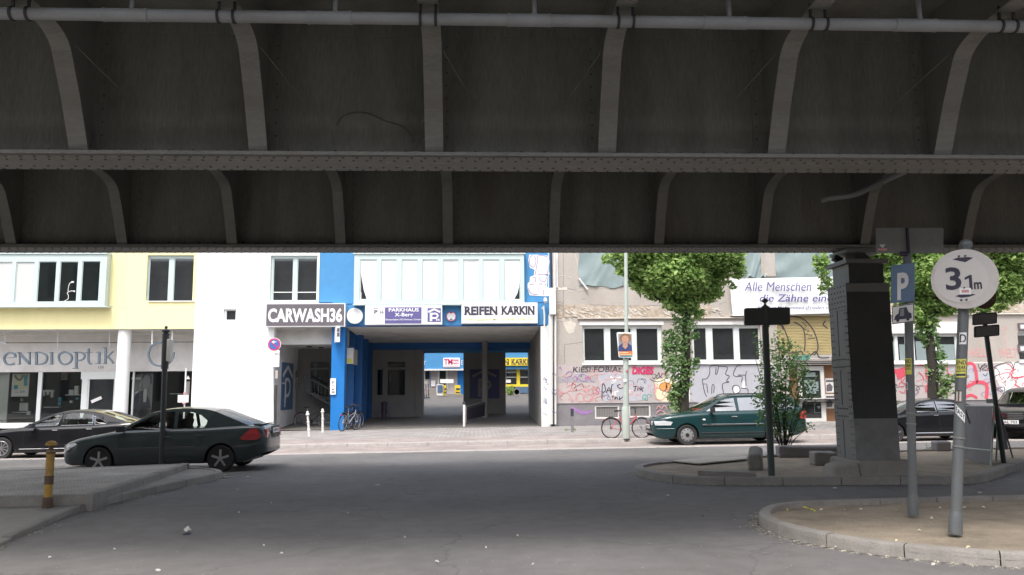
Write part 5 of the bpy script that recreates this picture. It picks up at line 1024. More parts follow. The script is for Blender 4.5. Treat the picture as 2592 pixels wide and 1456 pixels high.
def make_car(name, label, S, loc, rz=0, kscale=1., slope=True):
    L, W = S['L'], S['W'] / 2; R_ = S['r']; K = S['wx']; zb0 = S.get('sill', .2)
    root = thing(name, label, 'car', loc, rz, ry=-SL if slope else 0); root.scale = (kscale,) * 3; ORG[root.name] = None
    top = [tuple(p) for p in curve(S['top'], 4)]; plan = [(a, b) for a, b in [(0, .6), (.03, .7), (.1, .8), (.22, .885), (.45, .95), (.9, .99), (1.4, 1), (L - 1.2, 1), (L - .6, .965), (L - .25, .9), (L - .08, .83), (L, .72)]]
    bot = [(0, zb0 + .14), (.08, zb0 + .04), (.3, zb0 - .01), (K[0] - .45, zb0), (K[1] + .4, zb0), (L - .3, zb0 + .06), (L, zb0 + .2)]
    T = [0, .08, .2, .35, .5, .64, .78, .88, .95, 1.0]; PR = [.93, .965, .985, 1.0, .995, .99, .985, .97, .945, .90]; ra = R_ * 1.15
    prof = lambda t: lerp_tab(list(zip(T, PR)), t)
    def sideY(x, z): zb, zt = lerp_tab(bot, x), lerp_tab(top, x); return W * lerp_tab(plan, x) * prof((z - zb) / (zt - zb))
    xs = sorted(set([round(v, 4) for v in [0, .015, .04, .08, .14, .22, .32] + [.4 + .08 * i for i in range(int((L - .7) / .08))] + [L - .3, L - .2, L - .12, L - .06, L - .02, L]] + [round(K[j] + math.cos(a * math.pi / 24) * ra, 4) for j in (0, 1) for a in range(25)]))
    b = MB(); n = 2 * (len(T) + 3) + 1
    for x in xs:
        zb, zt = lerp_tab(bot, x), lerp_tab(top, x); w_ = W * lerp_tab(plan, x); az = 0
        for k in K:
            if abs(x - k) < ra + 1e-4: az = max(az, R_ + math.sqrt(max(0, ra * ra - (x - k) ** 2)))
        side = []
        for t, p in zip(T, PR):
            z = zb + t * (zt - zb)
            if z < az: z = az; side.append((w_ * prof((az - zb) / (zt - zb)), az))
            else: side.append((w_ * p, z))
        pts = [(-y, z) for y, z in side] + [(-.8 * w_, zt + .012), (-.5 * w_, zt + .026), (-.2 * w_, zt + .034), (0, zt + .036), (.2 * w_, zt + .034), (.5 * w_, zt + .026), (.8 * w_, zt + .012)] + [(y, z) for y, z in reversed(side)]
        b.v += [(x - L / 2, y, z) for y, z in pts]; n = len(pts)
    for i in range(len(xs) - 1):
        for k in range(n - 1): a = i * n + k; b.f.append((a, a + 1, a + n + 1, a + n))
    b.f.append(tuple(range(n))); 
    lastr = [(len(xs) - 1) * n + k for k in range(n)]; cz = sum(b.v[i][2] for i in lastr) / n
    for sc, dx in ((.86, .03), (.6, .048)):
        o_ = len(b.v); b.v += [(L - L / 2 + dx, b.v[i][1] * sc if sc == .86 else b.v[i][1] * .7, cz + (b.v[i][2] - cz) * (.93 if sc == .86 else .7)) for i in lastr]; nr = list(range(o_, o_ + n))
        for k in range(n): b.f.append((lastr[k], lastr[(k + 1) % n], nr[(k + 1) % n], nr[k]))
        lastr = nr
    b.f.append(tuple(reversed(lastr)))
    body = b.build('body', S['paint'], root, smooth=True, edge=50, local=True)
    H = L / 2
    MB().box(.4 - H, L - .75 - H, -W + .26, W - .26, zb0 - .02, .6).box(K[0] - .5 - H, K[1] + .5 - H, -W + .1, W - .1, zb0, zb0 + .05).build('underbody', 'car_trim', root, local=True)
    # greenhouse
    cab = S['cab']; ia, ic = S['roof']; zbelt = min(cab[0][1], cab[-1][1]) - .02; kk = S.get('tumble', .36)
    cb = lambda x, z: W * .885 * min(1, .9 + .1 * lerp_tab([(cab[0][0], 0), (cab[0][0] + .8, 1), (cab[-1][0] - .8, 1), (cab[-1][0], 0)], x)) - kk * (z - zbelt)
    def dens(pts, k=3): return [tuple(Vector(a).lerp(Vector(c), j / k)) for a, c in zip(pts, pts[1:] + pts[:1]) for j in range(k)]
    outl = curve([cab[i] for i in range(ia, ic + 1)], 4); low = cab[:ia]; rear = cab[ic + 1:]
    allp = [tuple(p) for p in low] + outl + [tuple(p) for p in rear]
    for s in (-1, 1):
        loops = [[Vector((x, 0, z)) for x, z in allp]] + [[Vector((x, 0, z)) for x, z in dens(wn)] for wn in S['windows']]
        flat = [p for l in loops for p in l]; tr = tessellate_polygon(loops); g_ = MB()
        g_.add([(p.x - H, s * cb(p.x, p.z), p.z) for p in flat], tr); g_.build('pillar_frame', S['paint'], body, smooth=False, local=True)
        for wn in S['windows']:
            pp_ = [Vector((x, 0, z)) for x, z in dens(wn)]; g_ = MB(); g_.add([(p.x - H, s * (cb(p.x, p.z) - .012), p.z) for p in pp_], tessellate_polygon([pp_])); g_.build('side_window', S.get('glass', 'car_glass'), root, local=True)
            if S.get('trim') and s == -1:
                MB().tube([(p.x - H, s * (cb(p.x, p.z) + .004), p.z) for p in pp_], .009, 6, closed=True).build('window_trim', S['trim'], root, local=True)
    def across(line, nm, m, bow, crown, inset=0):
        g_ = MB(); fr_ = [-1, -.8, -.45, 0, .45, .8, 1]; q = len(fr_)
        for i, (x, z) in enumerate(line):
            y = cb(x, z) - inset
            for f__ in fr_: g_.v.append((x - H + bow(i / max(1, len(line) - 1)) * (1 - f__ * f__), y * f__, z + crown * (1 - f__ ** 4)))
        for i in range(len(line) - 1):
            for k in range(q - 1): a = i * q + k; g_.f.append((a, a + 1, a + q + 1, a + q))
        return g_.build(nm, m, root, smooth=True, edge=60, local=True)
    across(outl, 'roof', S['paint'], lambda t: 0, .035)
    aw = [tuple(Vector(cab[0]).lerp(Vector(outl[0]), j / 5)) for j in range(6)]; across(aw, 'windscreen', S.get('glass2', 'car_glass'), lambda t: -.16 * (1 - t) - .02, .03)
    cw = [tuple(Vector(outl[-1]).lerp(Vector(cab[-1]), j / 5)) for j in range(6)]; across(cw, 'rear_window', S.get('glass2', 'car_glass'), lambda t: .02 + .12 * t, .03)
    # interior
    x0, x1 = cab[0][0], cab[-1][0]; it = MB(); it.box(x0 + .1 - H, x1 - .1 - H, -W * .8, W * .8, .6, zbelt + .03); it.box(x0 + .12 - H, x0 + .5 - H, -W * .75, W * .75, zbelt - .1, zbelt + .08); ino = it.build('interior', 'seat', root, local=True)
    for sx in (S.get('seatx', x0 + 1.35), S.get('seatx', x0 + 1.35) + .85):
        for y in (-.36, .36):
            q = MB(); q.obox((sx - H + .04, y, zbelt + .04), (.14, .46, .5), Matrix.Rotation(.2, 3, 'Y')).obox((sx - H + .13, y, zbelt + .33), (.09, .24, .16), Matrix.Rotation(.15, 3, 'Y')); q.build('seat', 'seat', ino, local=True, bev=.03)
    st_ = MB(); st_.tube([Vector((x0 + .78 - H, -.36, zbelt + .02)) + Matrix.Rotation(-.5, 3, 'Y') @ Vector((0, .18 * math.cos(a), .18 * math.sin(a))) for a in [k * math.pi / 9 for k in range(18)]], .014, 6, closed=True); st_.build('steering_wheel', 'black', ino, local=True)
    for k in K:
        for s in (-1, 1):
            wheel(root, k - H, s * (W - .115), R_, S['wheel'], s)
            MB().lathe([(ra - .01, -.15), (ra - .01, .02)], (k - H, s * (W - .2), R_), 24, 'y').build('wheel_well', 'black', root, local=True) if False else None
    # surface patches
    def patch(poly, m, nm, s, off=.007, par=root, sub=3):
        P = [Vector((x, 0, z)) for x, z in poly]; tris = [[P[i] for i in t] for t in tessellate_polygon([P])]
        for _ in range(sub):
            tris = [q for a, b_, c in tris for ab, bc, ca in [((a + b_) / 2, (b_ + c) / 2, (c + a) / 2)] for q in ([a, ab, ca], [ab, b_, bc], [ca, bc, c], [ab, bc, ca])]
        g_ = MB()
        for t in tris: o = len(g_.v); g_.v += [(p.x - H, s * (sideY(p.x, p.z) + off), p.z) for p in t]; g_.f.append((o, o + 1, o + 2))
        me = g_.build(nm, m, par, local=True); bm_ = bmesh.new(); bm_.from_mesh(me.data); bmesh.ops.remove_doubles(bm_, verts=bm_.verts, dist=1e-5); bmesh.ops.recalc_face_normals(bm_, faces=bm_.faces); bm_.to_mesh(me.data); bm_.free(); me.data.polygons.foreach_set('use_smooth', [True] * len(me.data.polygons)); return me
    def line(pts, r, m, nm, s, off=.0, par=root):
        P = []
        for a, c in zip(pts, pts[1:]): P += [(a[0] + (c[0] - a[0]) * j / 6, a[1] + (c[1] - a[1]) * j / 6) for j in range(6)]
        P.append(pts[-1]); return MB().tube([(x - H, s * (sideY(x, z) + off), z) for x, z in P], r, 6).build(nm, m, par, local=True)
    for s in (-1, 1):
        for p in S['seams']: line(p, .0045, 'black', 'door_seam', s, .0, body)
        for p, wd, m_ in S.get('strips', []): line(p, wd, m_, 'side_moulding', s, .002)
        for hx, hz in S['handles']: MB().box(hx - H, hx + .17 - H, s * (sideY(hx, hz) + .0), s * (sideY(hx, hz) + .028), hz - .014, hz + .014).build('door_handle', S.get('handle_m', S['paint']), root, local=True, bev=.006)
        patch(S['head'], 'lamp_clear', 'headlight', s, .02); patch(S['tail'], 'lamp_red', 'tail_light', s, .02)
        if 'ind' in S: c = S['ind']; patch([(c[0] - .05, c[1]), (c[0] - .03, c[1] - .022), (c[0] + .03, c[1] - .022), (c[0] + .05, c[1]), (c[0] + .03, c[1] + .022), (c[0] - .03, c[1] + .022)], 'white', 'indicator', s, .012, sub=1)
        mx, mz = S['mirror']; mi = MB(); mi.obox((mx - H, s * (W * .97 + .1), mz), (.11, .2, .13), Matrix.Rotation(0, 3, 'Y')).tube([(mx - H + .02, s * (W * .86), mz - .05), (mx - H, s * (W + .04), mz - .04)], .02, 6); mi.build('mirror', S.get('mirror_m', 'car_trim'), root, local=True, bev=.03)
    fx = -H - .006; zt_ = S['nose']
    wn_ = W * .6
    g_ = MB(); g_.box(fx - .012, fx + .03, -wn_ * .72, wn_ * .72, zt_[0], zt_[1]).box(fx - .012, fx + .03, -wn_ * .9, wn_ * .9, zt_[0] - .2, zt_[0] - .11); g_.build('grille', 'black', root, local=True, bev=.01)
    g_ = MB()
    for k in range(4): z = zt_[0] + (k + .5) / 4 * (zt_[1] - zt_[0]); g_.box(fx - .02, fx - .01, -wn_ * .68, wn_ * .68, z - .008, z + .008)
    g_.build('grille_bar', 'chrome', root, local=True)
    pz = zt_[0] - .07; pt = MB().box(fx - .03, fx - .02, -.26, .26, pz - .055, pz + .055).build('number_plate', 'white', root, local=True)
    q = MB(); text_on(q, S['plate'], (fx - .032, .22, pz - .035), (0, -1, 0), (0, 0, 1), .44, .07, bold=.01, th=.002); q.build('plate_text', 'ink', pt, local=True)
    tz = S['rplate']; bx_ = H + .052; pt = MB().box(bx_, bx_ + .02, -.26, .26, tz - .055, tz + .055).build('number_plate', 'white', root, local=True)
    MB().box(bx_ - .01, bx_ + .008, -.32, .32, tz - .1, tz + .1).build('plate_recess', 'black', root, local=True)
    q = MB(); text_on(q, S['plate'], (bx_ + .02, -.22, tz - .035), (0, 1, 0), (0, 0, 1), .44, .07, bold=.01, th=.002); q.build('plate_text', 'ink', pt, local=True)
    for s in (-1, 1): MB().box(H - .02, H + .03, s * W * .5, s * W * .7, S['tail'][0][1] * .5 + S['tail'][2][1] * .5 - .1, S['tail'][0][1] * .5 + S['tail'][2][1] * .5 + .1).build('tail_light', 'lamp_red', root, local=True, bev=.01)
    for s in (-1, 1): MB().box(-H - .008, -H + .05, s * W * .44, s * W * .6, S['head'][0][1] * .5 + S['head'][2][1] * .5 - .06, S['head'][0][1] * .5 + S['head'][2][1] * .5 + .06).build('headlight', 'lamp_clear', root, local=True, bev=.01)
    return root, sideY, body, H, W
def car_at(S, nose_px, tail_px, py, Y):
    "size and centre from the two ends measured on the near side plane"
    a, b = X(nose_px, Y + (1.2 if nose_px > 1216 else .1), py), X(tail_px, Y + (1.2 if tail_px < 1216 else .1), py); k = (b - a) / S['L']; xc = (a + b) / 2; return (xc, Y + S['W'] / 2 * k, gz(xc)), k
HATCH = dict(glass2='rear_glass', L=4.56, W=1.75, r=.3, wx=(.92, 3.62), paint='car_green', wheel='star', nose=(.5, .6), rplate=.88, plate='B WM 4127', seatx=2.35,
    top=[(0, .56), (.05, .63), (.2, .71), (.5, .79), (.9, .86), (1.25, .915), (1.7, .94), (2.4, .955), (3.2, .965), (3.8, .99), (4.2, 1.0), (4.42, .985), (4.52, .93), (4.56, .84)],
    cab=[(1.17, .90), (1.98, 1.32), (2.3, 1.395), (2.75, 1.415), (3.15, 1.395), (3.4, 1.345), (4.22, 1.0)], roof=(1, 5),
    windows=[[(1.42, .955), (1.75, 1.14), (2.05, 1.28), (2.25, 1.33), (2.5, 1.345), (2.52, .965)], [(2.6, .965), (2.58, 1.345), (2.9, 1.33), (3.1, 1.26), (3.28, 1.12), (3.2, .985)]],
    seams=[[(1.35, .9), (1.33, .45), (1.42, .3)], [(2.55, .93), (2.55, .3)], [(3.28, .95), (3.2, .75), (3.08, .5)], [(1.42, .28), (3.0, .28)]], handles=[(2.34, .8), (3.08, .82)],
    strips=[([(1.35, .55), (3.1, .57)], .012, 'car_trim')], head=[(.03, .5), (.1, .48), (.42, .66), (.36, .70), (.2, .66)], tail=[(4.04, .73), (4.1, .8), (4.24, .92), (4.36, .95), (4.45, .87), (4.48, .75), (4.4, .7), (4.15, .69)], mirror=(1.42, .99))
loc, k = car_at(HATCH, 150, 703, 1120, 17.9)
hc, sY, hbody, hH, hW = make_car('hatchback_car', 'dark green hatchback driving left past the cobbled median with a red tail light', HATCH, loc, R(-1.5), k)
MB().box(hH - .28, hH - .1, -.6, -.5, 1.0, 1.05).box(hH - .2, hH - .12, -.5, .5, 1.03, 1.045).build('spoiler', 'car_green', hc, local=True, bev=.01)
LIMO = dict(L=5.1, W=1.9, r=.335, wx=(.95, 3.98), paint='car_black', wheel='multi', nose=(.42, .68), rplate=.72, plate='B KR 2208', trim='chrome', seatx=2.75, sill=.19,
    top=[(0, .6), (.04, .68), (.25, .77), (.7, .85), (1.2, .91), (1.6, .94), (2.6, .97), (3.6, .99), (4.2, 1.03), (4.8, 1.06), (5.02, 1.05), (5.08, .98), (5.1, .85)],
    cab=[(1.45, .93), (2.2, 1.3), (2.6, 1.41), (3.05, 1.45), (3.5, 1.43), (3.9, 1.36), (4.75, 1.05)], roof=(1, 5), handle_m='chrome',
    windows=[[(1.72, .985), (2.1, 1.2), (2.45, 1.33), (2.68, 1.375), (2.58, 1.0)], [(2.68, 1.0), (2.78, 1.385), (3.15, 1.395), (3.45, 1.36), (3.6, 1.32), (3.66, 1.01)], [(3.72, 1.01), (3.67, 1.29), (3.9, 1.17), (4.12, 1.03)]],
    seams=[[(1.65, .92), (1.6, .5), (1.7, .3)], [(2.7, .95), (2.68, .3)], [(3.75, .96), (3.7, .7), (3.5, .5)]], handles=[(2.48, .86), (3.52, .88)],
    strips=[([(1.5, .3), (3.5, .3)], .012, 'chrome')], head=[(.05, .62), (.1, .56), (.5, .66), (.55, .74), (.3, .73)], tail=[(4.75, .98), (4.72, .8), (4.8, .74), (5.05, .74), (5.06, .8), (5.0, 1.0)], mirror=(1.9, 1.02))
loc, k = car_at(LIMO, -70, 392, 1100, 22.7)
make_car('luxury_saloon', 'black saloon with chrome window trim parked at the kerb in front of the optician', LIMO, loc, 0, k)
WAGON = dict(L=4.67, W=1.74, r=.305, wx=(.98, 3.68), paint='car_teal', wheel='hubcap', nose=(.62, .74), rplate=.85, plate='B HT 614', ind=(1.5, .76), seatx=2.45, glass='car_glass_bright', handle_m='hubcap',
    top=[(0, .68), (.04, .74), (.2, .82), (.6, .89), (1.0, .93), (1.38, .96), (1.8, .975), (2.6, .985), (3.5, 1.0), (4.3, 1.01), (4.55, 1.0), (4.63, .95), (4.67, .8)],
    cab=[(1.3, .95), (2.05, 1.36), (2.35, 1.435), (2.8, 1.46), (3.4, 1.455), (4.0, 1.43), (4.3, 1.38), (4.6, .99)], roof=(1, 6),
    windows=[[(1.6, .995), (2.05, 1.29), (2.25, 1.36), (2.5, 1.385), (2.53, 1.0)], [(2.61, 1.0), (2.6, 1.39), (3.0, 1.395), (3.42, 1.385), (3.5, 1.01)], [(3.6, 1.02), (3.54, 1.38), (4.0, 1.36), (4.2, 1.32), (4.35, 1.03)]],
    seams=[[(1.5, .95), (1.46, .45), (1.55, .28)], [(2.58, .97), (2.57, .28)], [(3.55, .98), (3.5, .75), (3.3, .5)], [(1.5, .27), (3.3, .27)]], handles=[(2.34, .83), (3.3, .84)],
    strips=[([(1.45, .58), (3.3, .59)], .02, 'car_trim'), ([(1.45, .615), (3.3, .62)], .006, 'chrome'), ([(1.4, .36), (3.3, .36)], .012, 'car_trim'), ([(.1, .5), (.6, .5)], .01, 'chrome')], head=[(.04, .72), (.06, .6), (.5, .6), (.56, .7), (.3, .74)], tail=[(4.42, .98), (4.4, .75), (4.6, .72), (4.64, .74), (4.6, .99)], mirror=(1.75, 1.04))
loc, k = car_at(WAGON, 1637, 2046, 1090, 23.0)
wg, sY2, wb, wH, wW = make_car('estate_car', 'dark teal estate car parked facing left behind the leafy shrub', WAGON, loc, R(-1), k)
for s in (-1, 1): MB().tube([(2.3 - wH, s * .56, 1.45), (2.5 - wH, s * .56, 1.5), (4.0 - wH, s * .56, 1.49), (4.2 - wH, s * .56, 1.43)], .014, 6).build('roof_rail', 'black', wg, local=True)
MB().box(1.45 - wH, 1.7 - wH, .1, .4, .98, 1.06).build('dashboard_bag', 'red_cloth', wg, local=True)
SEDAN = dict(LIMO); SEDAN.update(L=4.6, W=1.8, r=.31, wx=(.85, 3.55), wheel='star', trim='chrome', glass='car_glass_bright', ind=(1.32, .8), seatx=2.4, plate='B NA 883',
    top=[(0, .6), (.04, .68), (.25, .77), (.7, .86), (1.2, .94), (1.6, .97), (2.6, 1.0), (3.4, 1.02), (4.0, 1.05), (4.45, 1.06), (4.55, 1.03), (4.6, .85)],
    cab=[(1.1, .96), (1.7, 1.3), (2.0, 1.4), (2.5, 1.455), (3.0, 1.44), (3.4, 1.38), (4.15, 1.05)], roof=(1, 5),
    windows=[[(1.42, 1.01), (1.7, 1.2), (1.95, 1.32), (2.2, 1.37), (2.4, 1.39), (2.42, 1.02)], [(2.48, 1.02), (2.46, 1.395), (2.8, 1.39), (3.1, 1.35), (3.4, 1.25), (3.5, 1.04)]],
    seams=[[(1.35, .95), (1.3, .5), (1.4, .3)], [(2.45, .98), (2.44, .3)]], handles=[(2.25, .9), (3.2, .92)], head=[(.05, .62), (.1, .56), (.5, .66), (.55, .74), (.3, .73)], tail=[(4.3, .98), (4.25, .8), (4.35, .74), (4.55, .74), (4.55, .8), (4.5, 1.0)], mirror=(1.5, 1.06), strips=[([(1.4, .3), (3.2, .3)], .022, 'chrome')])
loc, k = car_at(SEDAN, 2158, 2528, 1090, 22.7)
make_car('dark_saloon', 'dark blue black saloon parked behind the riveted column and the two sign poles', SEDAN, loc, 0, k)
TAXI = dict(SEDAN); TAXI.update(glass='car_glass', nose=(.56, .76), plate='B AL 753')
nx_, ny_ = X(2566, 22.8, 1070), 23.0; th = R(38)
make_car('black_saloon', 'black saloon with a chrome barred grille cut off by the right edge', TAXI, (nx_ + 2.3 * math.cos(th), ny_ + 2.3 * math.sin(th), gz(nx_ + 1)), th, 1.0, False)

# the driver of the hatchback
dv = thing('person', 'driver in a red top with both hands on the wheel of the moving green hatchback', 'person', (0, 0, 0)); dv.parent = None
def skin_fig(name, chains, m, parent, sub=1):
    vs, es, rs_ = [], [], []; idx = {}
    for ch in chains:
        pr = None
        for p, r_ in ch:
            key = tuple(round(c, 4) for c in p)
            if key not in idx: idx[key] = len(vs); vs.append(p); rs_.append(r_)
            if pr is not None: es.append((pr, idx[key]))
            pr = idx[key]
    me = bpy.data.meshes.new(name); me.from_pydata(vs, es, []); o = bpy.data.objects.new(name, me); COL.objects.link(o); o.parent = parent
    md = o.modifiers.new('skin', 'SKIN'); md.use_smooth_shade = True
    for i, r_ in enumerate(rs_): me.skin_vertices[0].data[i].radius = (r_, r_)
    me.skin_vertices[0].data[0].use_root = True; sm = o.modifiers.new('sub', 'SUBSURF'); sm.levels = sm.render_levels = sub; me.materials.append(M[m]); return o
dv.location = (hc.location.x + .02 * 0, hc.location.y, hc.location.z); dv.rotation_euler = hc.rotation_euler; dv.scale = hc.scale
bx0 = 2.28 - hH; yd = -.36
body_ = skin_fig('body', [[((bx0, yd, .55), .13), ((bx0 + .03, yd, .75), .13), ((bx0 + .02, yd, .95), .13), ((bx0 - .0, yd, 1.04), .07), ((bx0 - .02, yd, 1.1), .055), ((bx0 - .04, yd, 1.17), .08), ((bx0 - .04, yd, 1.24), .08)],
    [((bx0 + .02, yd, .95), .13), ((bx0 + .01, yd - .18, .96), .06), ((bx0 - .16, yd - .2, .85), .045), ((bx0 - .36, yd - .13, .98), .032), ((bx0 - .43, yd - .1, 1.01), .035)],
    [((bx0 + .02, yd, .95), .13), ((bx0 + .01, yd + .18, .96), .06), ((bx0 - .16, yd + .2, .85), .045), ((bx0 - .36, yd + .13, .98), .032), ((bx0 - .43, yd + .1, 1.01), .035)]], 'skin', dv, 2)
skin_fig('shirt', [[((bx0 + .03, yd, .6), .14), ((bx0 + .04, yd, .8), .145), ((bx0 + .02, yd, .96), .14)], [((bx0 + .02, yd, .96), .14), ((bx0 + .01, yd - .185, .965), .07), ((bx0 - .16, yd - .205, .86), .06), ((bx0 - .3, yd - .16, .94), .05)], [((bx0 + .02, yd, .96), .14), ((bx0 + .01, yd + .185, .965), .07), ((bx0 - .16, yd + .205, .86), .06), ((bx0 - .3, yd + .16, .94), .05)]], 'red_cloth', dv, 2)
MB().lathe([(.02, .13), (.07, .115), (.095, .06), (.1, 0), (.09, -.05)], (bx0 - .02, yd, 1.2), 14).build('hair', 'hair', dv, smooth=True, local=True)

# ================================================================== STREET OBJECTS
def pole(mb, a, b, r, seg=16): mb.tube([a, b], r, seg)
# ---------- height limit sign
gp = G(2418, 1352, .09); tp = F(2444, 640, gp.y + .12)
hs_ = thing('height_limit_sign', 'round white 3.1m height limit sign on a thick leaning grey pole with stickers', 'sign', tuple(gp))
ax = (tp - gp)
mb = MB(); pole(mb, gp, tp + ax * .02, .055, 20); mb.build('pole', 'post', hs_, smooth=True)
mb = MB(); mb.tube([gp + ax * .0, gp + ax * .055, gp + ax * .075], [.068, .068, .058], 18); mb.build('pole_foot', 'post', hs_, smooth=True, edge=25)
for q in (.295, .325): MB().tube([gp + ax * q, gp + ax * (q + .006)], .063, 18).build('clamp', 'back_metal', hs_)
dc = F(2441, 706, gp.y - .02); vd = (CAM - dc); vd.z = 0; vd.normalize(); ux = Vector((-vd.y, vd.x, 0)); ux = ux if ux.x > 0 else -ux; uy = Vector((0, 0, 1))
rr_ = .325
def disc(c, r, dep, n=48, sx=1): return [c + ux * math.cos(2 * math.pi * k / n) * r + uy * math.sin(2 * math.pi * k / n) * r for k in range(n)]
MB().prism(disc(dc, rr_, 0), -vd * .03).build('disc', 'signring', hs_)
MB().prism(disc(dc + vd * .006 - ux * .035, rr_ * .8, 0), -vd * .004).build('face', 'signwhite', hs_)
mb = MB(); o = dc + vd * .0085
def tdisc(t, x0, x1, z0, z1, **k): text_on(mb, t, o + ux * x0 + uy * z0, ux, uy, x1 - x0, z1 - z0, th=.003, **k)
tdisc('3', -.18, -.03, -.115, .135, bold=.02); mb.prism([o + ux * a + uy * b for a, b in ((.042, -.12), (.072, -.12), (.072, .037), (.05, .037), (.003, .012), (.003, -.014), (.042, .003))], -vd * .003); tdisc('m', .085, .16, -.12, -.045, bold=.03); mb.obox(o + ux * -.005 + uy * -.1, (.02, .004, .02), Matrix.Identity(3))
mb.prism([o + ux * a + uy * b for a, b in ((-.1, .22), (-.05, .235), (.05, .235), (.1, .222), (.02, .18))], -vd * .002); mb.prism([o + ux * a + uy * b for a, b in ((-.1, -.185), (-.03, -.16), (.03, -.16), (.095, -.178), (.03, -.2), (-.04, -.205))], -vd * .002); mb.build('lettering', 'ink', hs_)
MB().prism([o + vd * .003 + ux * a + uy * b for a, b in ((-.055, -.17), (.055, -.175), (.055, -.105), (-.055, -.1))], -vd * .002).build('sticker', 'white', hs_, label='small white sticker with a red ring on the height sign')
mb = MB(); mb.prism([o + vd * .005 + ux * a + uy * b for a, b in ((-.035, -.15), (.035, -.152), (.035, -.122), (-.035, -.12))], -vd * .002); mb.build('sticker_print', 'g_pink', hs_)
for a, b in ((-.035, .25), (.025, .25), (-.045, -.23), (.005, -.23)): mb = MB(); dome(mb, o + ux * a + uy * b, vd, .014); mb.build('bolt', 'post', hs_)
mb = MB(); mb.lathe([(.06, -.03), (.07, .0), (.068, .03), (.045, .055), (.01, .065)], tuple(tp + Vector((0, 0, .0)) + ax * .028), 18); mb.build('cap', 'post', hs_, smooth=True)
def sticker_on(par, gp, ax, r, t, h, half, m, txts, off=0, tilt=0, name='sticker', phi0=None, label=None):
    "curved sticker wrapped on the pole; txts = list of (text, v0, v1, material)"
    c = gp + ax * t; d = (CAM - c); d.z = 0; d.normalize(); ph = math.atan2(d.y, d.x) + off; mb = MB(); n = 8; rr = r + .004
    up = ax.normalized()
    def P(u, v, e=0): a = ph - u * half * -1 * -1; a = ph + u * half; vv = v * h + tilt * u * half * r; return c + Vector((math.cos(a), math.sin(a), 0)) * (rr + e) + up * vv
    for i in range(n + 1):
        u = -1 + 2 * i / n; mb.v += [tuple(P(u, -.5)), tuple(P(u, .5))]
    for i in range(n): mb.f.append((2 * i, 2 * i + 2, 2 * i + 3, 2 * i + 1))
    st = mb.build(name, m, par, label=label)
    for t_, v0, v1, tm in txts:
        vs, fs = text_mesh(t_, .02); x0 = min(v[0] for v in vs); x1 = max(v[0] for v in vs); y0 = min(v[1] for v in vs); y1 = max(v[1] for v in vs)
        mb = MB(); mb.add([P(-.85 + 1.7 * (v[0] - x0) / (x1 - x0), v0 + (v1 - v0) * (v[1] - y0) / (y1 - y0), .002) for v in vs], fs); mb.build('print', tm, st)
sticker_on(hs_, gp, ax, .056, .682, .13, .62, 'white', [('D', -.35, .35, 'ink')], .1, label='white sticker with a black D')
sticker_on(hs_, gp, ax, .056, .575, .2, .95, 'sticker', [('END', .2, .42, 'ink'), ('YEAR', -.06, .14, 'ink'), ('WAGENPARK', -.2, -.12, 'ink'), ('____', -.42, -.3, 'ink')], -.05, label='yellow concert sticker high on the thick pole')
sticker_on(hs_, gp, ax, .056, .475, .13, .5, 'rust', [('II', -.4, .4, 'signring')], -.25); sticker_on(hs_, gp, ax, .056, .415, .09, .9, 'white', [('EASY', -.3, .35, 'ink')], .1, tilt=-1.2, label='slanted white ASY sticker')
# ---------- parking sign pole
gp = G(2312, 1305, .09); tp = F(2296, 640, gp.y + .1); ax = tp - gp
pk_ = thing('parking_sign_post', 'blue parking sign with car pictogram turned sideways on the thinner grey pole', 'sign', tuple(gp))
mb = MB(); pole(mb, gp, tp, .05, 18); mb.build('pole', 'post', pk_, smooth=True); MB().tube([gp, gp + ax * .06, gp + ax * .075], [.06, .06, .051], 18).build('pole_foot', 'post', pk_, smooth=True, edge=25)
for q in (.335, .375): MB().tube([gp + ax * q, gp + ax * (q + .005)], .058, 18).build('clamp', 'back_metal', pk_)
def turned_plate(par, x0, x1, y0, y1, Ya, Yb, m, nm, dep=.012):
    a, b, c, d = F(x0, y1[0], Ya), F(x1, y1[1], Yb), F(x1, y0[1], Yb), F(x0, y0[0], Ya); n = (b - a).cross(d - a).normalized(); n = n if n.dot(CAM - a) > 0 else -n
    MB().prism([a, b, c, d], -n * dep).build(nm, m, par, bev=.003); return a, (b - a), (d - a), n
Ya, Yb = gp.y - .1, gp.y - .28
a, u_, v_, n_ = turned_plate(pk_, 2255, 2315, (673, 664), (768, 762), Ya, Yb, 'faded_blue', 'parking_plate')
mb = MB(); text_on(mb, 'P', a + u_ * .28 + v_ * .06 + n_ * .002, u_.normalized(), v_.normalized(), u_.length * .48, v_.length * .72, bold=.03, th=.003); mb.build('lettering', 'back_metal', pk_); bpy.data.materials['back_metal']
mb = MB(); text_on(mb, 'P', a + u_ * .28 + v_ * .06 + n_ * .004, u_.normalized(), v_.normalized(), u_.length * .48, v_.length * .72, bold=.03, th=.003); mb.build('lettering', 'grey_plaster', pk_)
a, u_, v_, n_ = turned_plate(pk_, 2258, 2314, (776, 767), (821, 814), Ya, Yb, 'grey_plaster', 'extra_plate')
q = lambda s, t, e=.003: a + u_ * s + v_ * t + n_ * e
mb = MB(); mb.prism([q(*p) for p in ((.1, .22), (.16, .45), (.3, .55), (.34, .85), (.66, .85), (.76, .55), (.88, .48), (.9, .2))], n_ * .002)
for s in (.27, .73): mb.prism([q(s + .075 * math.cos(k * math.pi / 6), .2 + .12 * math.sin(k * math.pi / 6), .004) for k in range(12)], n_ * .002)
for p in (((0, 0), (1, 0), (1, .04), (0, .04)), ((0, .96), (1, .96), (1, 1), (0, 1)), ((0, 0), (.03, 0), (.03, 1), (0, 1)), ((.97, 0), (1, 0), (1, 1), (.97, 1))): mb.prism([q(*z, .001) for z in p], n_ * .002)
